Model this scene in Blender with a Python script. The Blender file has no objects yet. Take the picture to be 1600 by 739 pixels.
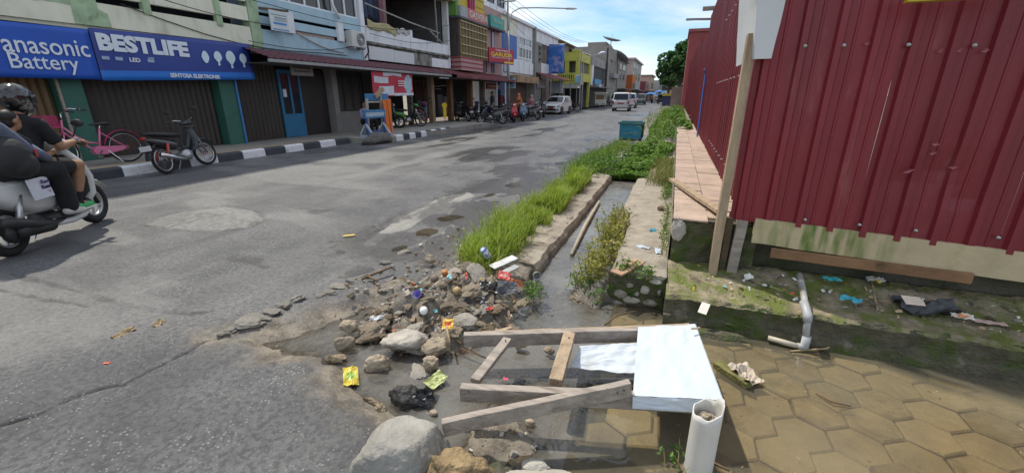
import bpy, math, random
import numpy as np
from mathutils import Vector, Matrix, Euler, noise as mnoise

random.seed(7)
RNG = np.random.default_rng(7)
SC = bpy.context.scene
COL = SC.collection
PI = math.pi
R = math.radians

# ------------------------------------------------------------------ camera
# street runs along +Y, the far shop row is at X = -12, the red fence at X = +0.6
FPX = 660.0
PITCH = math.atan(220 / FPX)
YAW = math.atan(260 / FPX * math.cos(PITCH))
CAMZ = 1.55
cam_d = bpy.data.cameras.new('camera')
cam = bpy.data.objects.new('camera', cam_d)
COL.objects.link(cam)
cam.location = (0, 0, CAMZ)
cam.rotation_euler = (PI / 2 - PITCH, 0, YAW)
cam_d.sensor_width = 36
cam_d.lens = 36 * FPX / 1600
cam_d.clip_start = 0.05
cam_d.clip_end = 4000
SC.camera = cam

# ------------------------------------------------------------------ light
SUN_EL, SUN_AZ = R(60), R(64)            # azimuth measured from +Y towards -X
to_sun = Vector((-math.sin(SUN_AZ) * math.cos(SUN_EL), math.cos(SUN_AZ) * math.cos(SUN_EL), math.sin(SUN_EL)))
sun_d = bpy.data.lights.new('sun', 'SUN')
sun_d.energy = 2.7
sun_d.angle = R(1.5)
sun_d.color = (1.0, 0.93, 0.81)
sun = bpy.data.objects.new('sun', sun_d)
COL.objects.link(sun)
sun.rotation_euler = to_sun.to_track_quat('Z', 'Y').to_euler()

world = bpy.data.worlds.new('World')
SC.world = world
world.use_nodes = True
wn, wl = world.node_tree.nodes, world.node_tree.links
wn.clear()
sky = wn.new('ShaderNodeTexSky')
sky.sky_type = 'NISHITA'
sky.sun_disc = False
sky.sun_elevation = SUN_EL
sky.sun_rotation = -SUN_AZ
sky.air_density = 1.0
sky.dust_density = 0.1
sky.ozone_density = 4.0
tc = wn.new('ShaderNodeTexCoord')
mp = wn.new('ShaderNodeMapping')
mp.inputs['Scale'].default_value = (1.3, 1.3, 5.5)
mp.inputs['Location'].default_value = (2.7, 1.9, 0.5)
nz = wn.new('ShaderNodeTexNoise')
nz.inputs['Scale'].default_value = 2.1
nz.inputs['Detail'].default_value = 9
nz.inputs['Roughness'].default_value = 0.55
nz.inputs['Distortion'].default_value = 0.35
rp = wn.new('ShaderNodeValToRGB')
rp.color_ramp.elements[0].position = 0.33
rp.color_ramp.elements[1].position = 0.60
rp.color_ramp.elements[0].color = (0.02, 0.02, 0.02, 1)
rp.color_ramp.elements[1].color = (0.93, 0.93, 0.93, 1)
mx = wn.new('ShaderNodeMix')
mx.data_type = 'RGBA'
mx.inputs[7].default_value = (4.85, 4.95, 4.95, 1)
bg = wn.new('ShaderNodeBackground')
bg.inputs['Strength'].default_value = 0.15
wo = wn.new('ShaderNodeOutputWorld')
wl.new(tc.outputs['Generated'], mp.inputs['Vector'])
wl.new(mp.outputs[0], nz.inputs['Vector'])
wl.new(nz.outputs['Fac'], rp.inputs['Fac'])
wl.new(rp.outputs['Color'], mx.inputs[0])
tint = wn.new('ShaderNodeMix'); tint.data_type = 'RGBA'; tint.blend_type = 'MULTIPLY'; tint.inputs[0].default_value = 1.0
tint.inputs[7].default_value = (0.46, 0.63, 0.72, 1)
wl.new(sky.outputs[0], tint.inputs[6])
wl.new(tint.outputs[2], mx.inputs[6])
wl.new(mx.outputs[2], bg.inputs['Color'])
wl.new(bg.outputs[0], wo.inputs['Surface'])

SC.view_settings.view_transform = 'Standard'
SC.view_settings.look = 'None'
SC.view_settings.gamma = 1
SC.view_settings.use_curve_mapping = False
SC.view_settings.exposure = 0.6
SC.render.engine = 'CYCLES'
SC.cycles.max_bounces = 5
SC.cycles.diffuse_bounces = 3
SC.cycles.glossy_bounces = 3
SC.cycles.transparent_max_bounces = 12
SC.cycles.caustics_reflective = False
SC.cycles.caustics_refractive = False

# ------------------------------------------------------------------ measuring
_sp, _cp, _sa, _ca = math.sin(PITCH), math.cos(PITCH), math.sin(YAW), math.cos(YAW)
def _ray(x, y):
    u, v = (x - 800) / FPX, (y - 370) / FPX
    dy = _cp - v * _sp
    return (u * _ca - dy * _sa, u * _sa + dy * _ca, -_sp - v * _cp)
def G(x, y, z=0.0):
    d = _ray(x, y); t = (z - CAMZ) / d[2]
    return Vector((d[0] * t, d[1] * t, z))
def GX(x, y, X):
    d = _ray(x, y); t = X / d[0]
    return Vector((X, d[1] * t, CAMZ + d[2] * t))
def GY(x, y, Y):
    d = _ray(x, y); t = Y / d[1]
    return Vector((d[0] * t, Y, CAMZ + d[2] * t))

# ------------------------------------------------------------------ builders
class MB:
    def __init__(s):
        s.v, s.f, s.m = [], [], []
    def add(s, vs, fs, mi=0, M=None):
        b = len(s.v)
        if M is not None:
            vs = [M @ Vector(p) for p in vs]
        s.v.extend([tuple(p) for p in vs])
        for f in fs:
            s.f.append([b + i for i in f]); s.m.append(mi)
        return s
    def box(s, x0, x1, y0, y1, z0, z1, mi=0, M=None):
        vs = [(x, y, z) for z in (z0, z1) for y in (y0, y1) for x in (x0, x1)]
        return s.add(vs, [(0, 2, 3, 1), (4, 5, 7, 6), (0, 1, 5, 4), (2, 6, 7, 3), (0, 4, 6, 2), (1, 3, 7, 5)], mi, M)
    def cbox(s, c, size, rot=(0, 0, 0), mi=0):
        M = Matrix.Translation(c) @ Euler(rot).to_matrix().to_4x4()
        a, b, d = size[0] / 2, size[1] / 2, size[2] / 2
        return s.box(-a, a, -b, b, -d, d, mi, M)
    def beam(s, p0, p1, w, h, mi=0, up=(0, 0, 1), nseg=1, warp=0):
        p0, p1 = Vector(p0), Vector(p1)
        t = (p1 - p0).normalized(); sd = t.cross(Vector(up))
        if sd.length < 1e-4: sd = t.cross(Vector((1, 0, 0)))
        sd.normalize(); n = sd.cross(t).normalized()
        vs, fs = [], []
        for i in range(nseg + 1):
            c = p0.lerp(p1, i / nseg)
            if warp: c = c + sd * random.uniform(-warp, warp) + n * random.uniform(-warp, warp)
            vs += [c - sd * w / 2 - n * h / 2, c + sd * w / 2 - n * h / 2, c + sd * w / 2 + n * h / 2, c - sd * w / 2 + n * h / 2]
        for i in range(nseg):
            a = i * 4
            for k in range(4):
                fs.append((a + k, a + (k + 1) % 4, a + 4 + (k + 1) % 4, a + 4 + k))
        e = nseg * 4
        fs += [(3, 2, 1, 0), (e, e + 1, e + 2, e + 3)]
        return s.add(vs, fs, mi)
    def tube(s, pts, r, n=8, mi=0, caps=True, flat=1.0):
        pts = [Vector(p) for p in pts]
        rr = r if isinstance(r, (list, tuple)) else [r] * len(pts)
        vs, fs = [], []
        ref = None
        for i, p in enumerate(pts):
            t = (pts[min(i + 1, len(pts) - 1)] - pts[max(i - 1, 0)])
            t = t.normalized() if t.length > 1e-7 else Vector((0, 0, 1))
            if ref is None:
                ref = Vector((0, 0, 1)) if abs(t.z) < 0.9 else Vector((0, 1, 0))
            a = t.cross(ref).normalized(); b = a.cross(t).normalized(); ref = b
            for k in range(n):
                an = 2 * PI * k / n
                vs.append(p + a * math.cos(an) * rr[i] + b * math.sin(an) * rr[i] * flat)
        for i in range(len(pts) - 1):
            for k in range(n):
                fs.append((i * n + k, i * n + (k + 1) % n, (i + 1) * n + (k + 1) % n, (i + 1) * n + k))
        if caps:
            fs += [tuple(range(n))[::-1], tuple((len(pts) - 1) * n + k for k in range(n))]
        return s.add(vs, fs, mi)
    def cyl(s, p0, p1, r, n=12, mi=0):
        return s.tube([p0, p1], r, n, mi)
    def prism(s, poly, d0, d1, axis='x', mi=0, M=None):
        n = len(poly)
        def P(a, b, d):
            return (d, a, b) if axis == 'x' else (a, d, b) if axis == 'y' else (a, b, d)
        vs = [P(a, b, d0) for a, b in poly] + [P(a, b, d1) for a, b in poly]
        fs = [tuple(range(n))[::-1], tuple(range(n, 2 * n))]
        fs += [(i, (i + 1) % n, n + (i + 1) % n, n + i) for i in range(n)]
        return s.add(vs, fs, mi, M)
    def torus(s, c, ax, R0, r, n=24, m=8, mi=0, flat=1.0):
        c = Vector(c); ax = Vector(ax).normalized()
        u = ax.orthogonal().normalized(); w = ax.cross(u)
        vs, fs = [], []
        for i in range(n):
            a = 2 * PI * i / n; d = u * math.cos(a) + w * math.sin(a)
            for k in range(m):
                b = 2 * PI * k / m
                vs.append(c + d * (R0 + r * math.cos(b)) + ax * r * flat * math.sin(b))
        for i in range(n):
            for k in range(m):
                fs.append((i * m + k, ((i + 1) % n) * m + k, ((i + 1) % n) * m + (k + 1) % m, i * m + (k + 1) % m))
        return s.add(vs, fs, mi)
    def ell(s, c, rad, n=12, m=8, mi=0, rot=(0, 0, 0)):
        M = Matrix.Translation(c) @ Euler(rot).to_matrix().to_4x4()
        vs, fs = [(0, 0, -rad[2])], []
        for j in range(1, m):
            t = -PI / 2 + PI * j / m
            for k in range(n):
                a = 2 * PI * k / n
                vs.append((rad[0] * math.cos(t) * math.cos(a), rad[1] * math.cos(t) * math.sin(a), rad[2] * math.sin(t)))
        vs.append((0, 0, rad[2])); top = len(vs) - 1
        for k in range(n):
            fs.append((0, 1 + (k + 1) % n, 1 + k))
            for j in range(m - 2):
                a = 1 + j * n
                fs.append((a + k, a + (k + 1) % n, a + n + (k + 1) % n, a + n + k))
            a = 1 + (m - 2) * n
            fs.append((a + k, a + (k + 1) % n, top))
        return s.add(vs, fs, mi, M)
    def grid(s, fn, nu, nv, mi=0):
        vs = [fn(i / nu, j / nv) for j in range(nv + 1) for i in range(nu + 1)]
        fs = [(j * (nu + 1) + i, j * (nu + 1) + i + 1, (j + 1) * (nu + 1) + i + 1, (j + 1) * (nu + 1) + i) for j in range(nv) for i in range(nu)]
        return s.add(vs, fs, mi)
    def build(s, name, mats, parent=None, smooth=False, bevel=0, world=False, solid=0, subsurf=0):
        me = bpy.data.meshes.new(name)
        me.from_pydata(s.v, [], s.f)
        mats = mats if isinstance(mats, (list, tuple)) else [mats]
        for m in mats: me.materials.append(m)
        if len(mats) > 1: me.polygons.foreach_set('material_index', s.m)
        if smooth: me.polygons.foreach_set('use_smooth', [True] * len(s.f))
        me.update()
        return link(name, me, parent, world, bevel, solid, subsurf)

def link(name, me, parent=None, world=False, bevel=0, solid=0, subsurf=0):
    o = bpy.data.objects.new(name, me)
    COL.objects.link(o)
    if parent is not None:
        o.parent = parent
        if world:
            o.matrix_parent_inverse = (Matrix.Translation(parent.location) @ parent.rotation_euler.to_matrix().to_4x4()).inverted()
    if solid:
        m = o.modifiers.new('solid', 'SOLIDIFY'); m.thickness = solid; m.offset = 0
    if subsurf:
        m = o.modifiers.new('sub', 'SUBSURF'); m.levels = m.render_levels = subsurf
    if bevel:
        m = o.modifiers.new('bevel', 'BEVEL'); m.width = bevel; m.segments = 2; m.limit_method = 'ANGLE'; m.angle_limit = R(40)
    return o

def tag(o, label=None, cat=None, group=None, kind=None):
    if label: o['label'] = label
    if cat: o['category'] = cat
    if group: o['group'] = group
    if kind: o['kind'] = kind
    return o
def thing(name, label, cat, loc=(0, 0, 0), rz=0.0, group=None, rot=None):
    o = bpy.data.objects.new(name, None)
    COL.objects.link(o)
    o.empty_display_size = 0.1
    o.location = loc
    o.rotation_euler = rot if rot else (0, 0, rz)
    return tag(o, label, cat, group)
def struct(o):
    o['kind'] = 'structure'; return o
def stuff(o, label=None):
    o['kind'] = 'stuff'
    if label: o['label'] = label
    return o
def copy_tree(o, parent=None):
    c = o.copy(); COL.objects.link(c)
    if parent is not None: c.parent = parent
    for ch in list(o.children): copy_tree(ch, c)
    return c
def baked(o):
    dg = bpy.context.evaluated_depsgraph_get()
    me = bpy.data.meshes.new_from_object(o.evaluated_get(dg))
    o.modifiers.clear(); old = o.data; o.data = me
    bpy.data.meshes.remove(old)
    return o
def text(name, body, mat, size, M, parent, world=True, align='CENTER', bold=0.0, sx=1.0, shear=0.0, spacing=1.0, width=None, height=None):
    cu = bpy.data.curves.new(name, 'FONT')
    cu.body = body; cu.size = size; cu.align_x = align; cu.align_y = 'CENTER'
    cu.extrude = 0.004; cu.offset = bold; cu.shear = shear; cu.space_character = spacing
    cu.resolution_u = 3
    tmp = bpy.data.objects.new(name, cu); COL.objects.link(tmp)
    dg = bpy.context.evaluated_depsgraph_get(); dg.update()
    me = bpy.data.meshes.new_from_object(tmp.evaluated_get(dg))
    bpy.data.objects.remove(tmp); bpy.data.curves.remove(cu)
    me.materials.clear(); me.materials.append(mat)
    if width:
        c_ = np.array([v.co[:] for v in me.vertices]); sx = width / max(1e-6, np.ptp(c_[:, 0])); sy = height / max(1e-6, np.ptp(c_[:, 1])) if height else 1
        me.transform(Matrix.Diagonal((1, sy, 1, 1)) @ Matrix.Translation((0, -(c_[:, 1].max() + c_[:, 1].min()) / 2, 0)))
    me.transform(M @ Matrix.Diagonal((sx, 1, 1, 1)))
    return link(name, me, parent, world)
def face_px(x, y, z):        # text plane facing +X (the street), reading along +Y
    return Matrix.Translation((x, y, z)) @ Matrix(((0, 0, 1, 0), (1, 0, 0, 0), (0, 1, 0, 0), (0, 0, 0, 1)))
def face_my(x, y, z):        # text plane facing -Y (towards the camera), reading along +X
    return Matrix.Translation((x, y, z)) @ Matrix(((1, 0, 0, 0), (0, 0, -1, 0), (0, 1, 0, 0), (0, 0, 0, 1)))

# ------------------------------------------------------------------ materials
MATS = {}
def mat(name, col, rough=0.6, var=0.15, vs=6.0, bump=0.0, bs=60.0, metal=0.0, dirt=None, dscale=3.0, dlo=0.5, dhi=0.7, spec=0.5, stretch=None, coat=0.0, rnd=0.0, dirt2=None, d2scale=2.0, d2lo=.55, d2hi=.68):
    if name in MATS: return MATS[name]
    m = bpy.data.materials.new(name); m.use_nodes = True
    n, l = m.node_tree.nodes, m.node_tree.links
    b = n['Principled BSDF']
    b.inputs['Roughness'].default_value = rough
    b.inputs['Metallic'].default_value = metal
    b.inputs['Specular IOR Level'].default_value = spec
    if coat: b.inputs['Coat Weight'].default_value = coat
    tc = n.new('ShaderNodeTexCoord')
    vec = tc.outputs['Object']
    oi = n.new('ShaderNodeObjectInfo')
    mpn = n.new('ShaderNodeMapping')
    if stretch: mpn.inputs['Scale'].default_value = stretch
    cm = n.new('ShaderNodeVectorMath'); cm.operation = 'SCALE'; cm.inputs[0].default_value = (37, 19, 53)
    l.new(oi.outputs['Random'], cm.inputs['Scale'])
    l.new(cm.outputs[0], mpn.inputs['Location'])
    l.new(vec, mpn.inputs['Vector']); vec = mpn.outputs[0]
    nz = n.new('ShaderNodeTexNoise'); nz.inputs['Scale'].default_value = vs; nz.inputs['Detail'].default_value = 7; nz.inputs['Roughness'].default_value = 0.6
    l.new(vec, nz.inputs['Vector'])
    mr = n.new('ShaderNodeMapRange'); mr.inputs[1].default_value = 0.25; mr.inputs[2].default_value = 0.75
    mr.inputs[3].default_value = 1 - var; mr.inputs[4].default_value = 1 + var
    l.new(nz.outputs['Fac'], mr.inputs[0])
    fac = mr.outputs[0]
    if rnd:
        m2 = n.new('ShaderNodeMapRange'); m2.inputs[3].default_value = 1 - rnd; m2.inputs[4].default_value = 1 + rnd
        l.new(oi.outputs['Random'], m2.inputs[0])
        mm = n.new('ShaderNodeMath'); mm.operation = 'MULTIPLY'; l.new(fac, mm.inputs[0]); l.new(m2.outputs[0], mm.inputs[1]); fac = mm.outputs[0]
    sc = n.new('ShaderNodeVectorMath'); sc.operation = 'SCALE'; sc.inputs[0].default_value = col[:3]
    l.new(fac, sc.inputs['Scale'])
    out = sc.outputs[0]
    if dirt:
        nd = n.new('ShaderNodeTexNoise'); nd.inputs['Scale'].default_value = dscale; nd.inputs['Detail'].default_value = 8; nd.inputs['Roughness'].default_value = 0.65
        l.new(vec, nd.inputs['Vector'])
        md = n.new('ShaderNodeMapRange'); md.inputs[1].default_value = dlo; md.inputs[2].default_value = dhi; md.interpolation_type = 'SMOOTHSTEP'
        l.new(nd.outputs['Fac'], md.inputs[0])
        mxn = n.new('ShaderNodeMix'); mxn.data_type = 'RGBA'
        l.new(md.outputs[0], mxn.inputs[0]); l.new(out, mxn.inputs[6]); mxn.inputs[7].default_value = (*dirt[:3], 1)
        out = mxn.outputs[2]
    if dirt2:
        nd = n.new('ShaderNodeTexNoise'); nd.noise_dimensions = '4D'; nd.inputs['W'].default_value = 4.7; nd.inputs['Scale'].default_value = d2scale; nd.inputs['Detail'].default_value = 9; nd.inputs['Roughness'].default_value = 0.7
        l.new(vec, nd.inputs['Vector'])
        md = n.new('ShaderNodeMapRange'); md.inputs[1].default_value = d2lo; md.inputs[2].default_value = d2hi; md.interpolation_type = 'SMOOTHSTEP'
        l.new(nd.outputs['Fac'], md.inputs[0])
        mxn = n.new('ShaderNodeMix'); mxn.data_type = 'RGBA'
        l.new(md.outputs[0], mxn.inputs[0]); l.new(out, mxn.inputs[6]); mxn.inputs[7].default_value = (*dirt2[:3], 1)
        out = mxn.outputs[2]
    l.new(out, b.inputs['Base Color'])
    if bump:
        nb = n.new('ShaderNodeTexNoise'); nb.inputs['Scale'].default_value = bs; nb.inputs['Detail'].default_value = 5
        l.new(vec, nb.inputs['Vector'])
        bp = n.new('ShaderNodeBump'); bp.inputs['Strength'].default_value = bump; bp.inputs['Distance'].default_value = 0.02
        l.new(nb.outputs['Fac'], bp.inputs['Height']); l.new(bp.outputs[0], b.inputs['Normal'])
    MATS[name] = m
    return m
def leafmat(name, col, col2, trans=0.35):
    if name in MATS: return MATS[name]
    m = bpy.data.materials.new(name); m.use_nodes = True
    n, l = m.node_tree.nodes, m.node_tree.links
    b = n['Principled BSDF']; b.inputs['Roughness'].default_value = 0.55
    at = n.new('ShaderNodeAttribute'); at.attribute_name = 'tone'
    mxn = n.new('ShaderNodeMix'); mxn.data_type = 'RGBA'
    mxn.inputs[6].default_value = (*col, 1); mxn.inputs[7].default_value = (*col2, 1)
    l.new(at.outputs['Fac'], mxn.inputs[0])
    l.new(mxn.outputs[2], b.inputs['Base Color'])
    tr = n.new('ShaderNodeBsdfTranslucent'); l.new(mxn.outputs[2], tr.inputs['Color'])
    ms = n.new('ShaderNodeMixShader'); ms.inputs[0].default_value = trans
    l.new(b.outputs[0], ms.inputs[1]); l.new(tr.outputs[0], ms.inputs[2])
    l.new(ms.outputs[0], n['Material Output'].inputs['Surface'])
    MATS[name] = m
    return m
def watermat(name, tint, murk, murk_col, rough=0.03, ripple=0.15, rscale=14.0, kdepth=0.0):
    m = bpy.data.materials.new(name); m.use_nodes = True
    n, l = m.node_tree.nodes, m.node_tree.links
    n.remove(n['Principled BSDF'])
    tr = n.new('ShaderNodeBsdfTransparent'); tr.inputs['Color'].default_value = (*tint, 1)
    df = n.new('ShaderNodeBsdfDiffuse'); df.inputs['Color'].default_value = (*murk_col, 1)
    tc = n.new('ShaderNodeTexCoord')
    n1 = n.new('ShaderNodeTexNoise'); n1.inputs['Scale'].default_value = 1.6; n1.inputs['Detail'].default_value = 4
    l.new(tc.outputs['Object'], n1.inputs['Vector'])
    mr = n.new('ShaderNodeMapRange'); mr.inputs[1].default_value = 0.3; mr.inputs[2].default_value = 0.7; mr.inputs[3].default_value = murk * 0.55; mr.inputs[4].default_value = min(1, murk * 1.45)
    l.new(n1.outputs['Fac'], mr.inputs[0])
    mfac = mr.outputs[0]
    if kdepth:
        ad = n.new('ShaderNodeAttribute'); ad.attribute_name = 'depth'
        e1 = n.new('ShaderNodeMath'); e1.operation = 'MULTIPLY'; e1.inputs[1].default_value = -kdepth; l.new(ad.outputs['Fac'], e1.inputs[0])
        e2 = n.new('ShaderNodeMath'); e2.operation = 'EXPONENT'; l.new(e1.outputs[0], e2.inputs[0])
        e3 = n.new('ShaderNodeMath'); e3.operation = 'SUBTRACT'; e3.inputs[0].default_value = 1.0; l.new(e2.outputs[0], e3.inputs[1])
        e4 = n.new('ShaderNodeMath'); e4.operation = 'MULTIPLY'; l.new(e3.outputs[0], e4.inputs[0]); l.new(mr.outputs[0], e4.inputs[1]); mfac = e4.outputs[0]
    a = n.new('ShaderNodeMixShader'); l.new(mfac, a.inputs[0]); l.new(tr.outputs[0], a.inputs[1]); l.new(df.outputs[0], a.inputs[2])
    gl = n.new('ShaderNodeBsdfGlossy'); gl.inputs['Roughness'].default_value = rough
    n2 = n.new('ShaderNodeTexNoise'); n2.inputs['Scale'].default_value = rscale; n2.inputs['Detail'].default_value = 3; n2.inputs['Distortion'].default_value = 0.6
    l.new(tc.outputs['Object'], n2.inputs['Vector'])
    bp = n.new('ShaderNodeBump'); bp.inputs['Strength'].default_value = ripple; bp.inputs['Distance'].default_value = 0.02
    l.new(n2.outputs['Fac'], bp.inputs['Height']); l.new(bp.outputs[0], gl.inputs['Normal'])
    fr = n.new('ShaderNodeFresnel'); fr.inputs['IOR'].default_value = 1.6; l.new(bp.outputs[0], fr.inputs['Normal'])
    f = n.new('ShaderNodeMixShader'); l.new(fr.outputs[0], f.inputs[0]); l.new(a.outputs[0], f.inputs[1]); l.new(gl.outputs[0], f.inputs[2])
    l.new(f.outputs[0], n['Material Output'].inputs['Surface'])
    return m

# numpy value noise
def _hash(ix, iy, seed):
    h = (ix.astype(np.int64) * 374761393 + iy.astype(np.int64) * 668265263 + seed * 982451653) & 0x7fffffff
    h = ((h ^ (h >> 13)) * 1274126177) & 0x7fffffff
    return ((h ^ (h >> 16)) & 0xffff) / 65535.0
def vnoise(x, y, seed=0):
    ix, iy = np.floor(x), np.floor(y); fx, fy = x - ix, y - iy
    fx = fx * fx * (3 - 2 * fx); fy = fy * fy * (3 - 2 * fy)
    a, b = _hash(ix, iy, seed), _hash(ix + 1, iy, seed)
    c, d = _hash(ix, iy + 1, seed), _hash(ix + 1, iy + 1, seed)
    return (a + (b - a) * fx) * (1 - fy) + (c + (d - c) * fx) * fy
def fbm(x, y, oct=4, seed=0, gain=0.5):
    s, a, t = 0, 1.0, 0
    for i in range(oct):
        s = s + a * vnoise(x * 2 ** i, y * 2 ** i, seed + i * 17); t += a; a *= gain
    return s / t
def sstep(a, b, x):
    t = np.clip((x - a) / (b - a), 0, 1); return t * t * (3 - 2 * t)
def poly_sd(px, py, poly):
    d = np.full(px.shape, 1e9); ins = np.zeros(px.shape, bool)
    n = len(poly)
    for i in range(n):
        (ax, ay), (bx, by) = poly[i], poly[(i + 1) % n]
        ex, ey = bx - ax, by - ay
        t = np.clip(((px - ax) * ex + (py - ay) * ey) / (ex * ex + ey * ey + 1e-12), 0, 1)
        d = np.minimum(d, np.hypot(px - ax - ex * t, py - ay - ey * t))
        c = ((ay > py) != (by > py)) & (px < (bx - ax) * (py - ay) / (by - ay + 1e-12) + ax)
        ins ^= c
    return np.where(ins, -d, d)
def line_d(px, py, pts):
    d = np.full(px.shape, 1e9)
    for (ax, ay), (bx, by) in zip(pts[:-1], pts[1:]):
        ex, ey = bx - ax, by - ay
        t = np.clip(((px - ax) * ex + (py - ay) * ey) / (ex * ex + ey * ey + 1e-12), 0, 1)
        d = np.minimum(d, np.hypot(px - ax - ex * t, py - ay - ey * t))
    return d
# ================================================================== GROUND
ZW = -0.08                                   # level of the standing water
def g2(x, y, z=0.0):
    p = G(x, y, z); return (p.x, p.y)
LOW = [(-2.85, 1.62), (-2.42, 2.12), (-2.2, 2.55), (-2.0, 2.9), (-1.75, 3.2), (-1.35, 3.4), (-1.05, 3.7), (-0.5, 3.7), (-0.4, 3.3), (0.5, 3.2), (0.5, 0.4), (-0.6, 0.6), (-0.95, 1.18), (-1.4, 1.38), (-1.95, 1.6), (-2.3, 1.62)]
CRACK = [g2(*p) for p in [(-90, 700), (0, 664), (60, 648), (95, 630), (125, 617), (160, 606), (195, 600), (235, 578), (265, 563), (300, 545), (318, 530), (345, 522)]]
CUT1 = [g2(*p) for p in [(-80, 405), (0, 424), (60, 440), (110, 452), (160, 466), (205, 479), (250, 487), (300, 490), (335, 486)]]
CUT2 = [g2(*p) for p in [(-80, 437), (0, 454), (40, 462), (70, 469), (110, 474), (135, 480)]]
RIDGE = [g2(*p) for p in [(345, 522), (372, 512), (400, 503), (430, 488), (465, 470), (500, 466), (530, 452), (560, 436), (590, 424), (605, 408), (650, 385)]]
OVAL = [g2(*p) for p in [(222, 352), (255, 338), (300, 329), (352, 322), (398, 329), (416, 344), (385, 357), (318, 363), (260, 358)]]
PATCH = [g2(*p) for p in [(592, 362), (622, 343), (655, 326), (690, 307), (732, 299), (742, 304), (700, 322), (672, 333), (640, 353), (612, 363)]]
PATCH2 = [g2(*p) for p in [(660, 325), (712, 322), (705, 328), (668, 333)]]
STREAK = [g2(*p) for p in [(430, 300), (520, 283), (640, 256), (700, 240)]]
SEAMS = [[g2(*p) for p in q_] for q_ in ([(430, 302), (500, 290), (560, 278), (640, 259), (700, 246), (760, 224), (830, 210), (900, 194)], [(690, 262), (740, 247), (790, 231)], [(300, 300), (380, 292), (450, 283)], [(500, 330), (560, 322), (600, 312)], [(180, 300), (260, 297), (330, 288)], [(520, 395), (470, 380), (430, 372)], [(380, 400), (420, 420), (480, 430)], [(560, 300), (590, 296), (640, 296)], [(640, 290), (720, 268), (760, 262)])]
BASINS = [(*g2(708, 334), 0.30, .022), (*g2(665, 358), .22, .022), (*g2(622, 383), .2, .024), (*g2(785, 253), .5, .020), (*g2(800, 285), .35, .026), (*g2(765, 300), .25, .026), (*g2(845, 255), .8, .02), (*g2(870, 232), 1.4, .016), (*g2(640, 425), .22, .05), (*g2(470, 515), .25, .02)]
WETS = [(g2(772, 240), .9, 1.6), (g2(790, 262), .5, 1.1), (g2(760, 280), .4, .7), (g2(720, 330), .5, .6), (g2(640, 375), .35, .35), (g2(585, 425), .25, .25), (g2(755, 205), .8, 3.0), (g2(700, 222), .5, 1.8), (g2(1000, 180), 1.8, 3.5), (g2(850, 205), .5, 4)]
MOUNDS = [(-1.22, 2.93, .30, .17), (-1.5, 2.98, .25, .14), (-1.55, 2.62, .30, .14), (-1.83, 2.55, .2, .12), (-1.7, 2.86, .2, .13), (-1.3, 2.55, .22, .12), (-1.98, 2.28, .16, .10), (-1.45, 2.3, .28, .13), (-1.62, 2.1, .16, .09), (-1.9, 2.08, .14, .07), (-1.2, 2.3, .16, .09), (-1.1, 2.62, .14, .1), (-2.05, 2.75, .15, .10),
          (-0.85, 1.85, .22, .065), (-.7, 1.62, .2, .06), (-.55, 2.05, .2, .05), (-.45, 1.6, .18, .055), (-0.6, 1.35, .2, .07), (-.95, 2.45, .12, .06), (-.45, 3.25, .14, .10), (-.5, 3.0, .12, .07), (-.2, 2.95, .16, .07), (-.1, 2.75, .12, .06), (.05, 2.9, .12, .06), (-.62, 3.6, .12, .12), (-.6, 3.35, .1, .1)]

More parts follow.
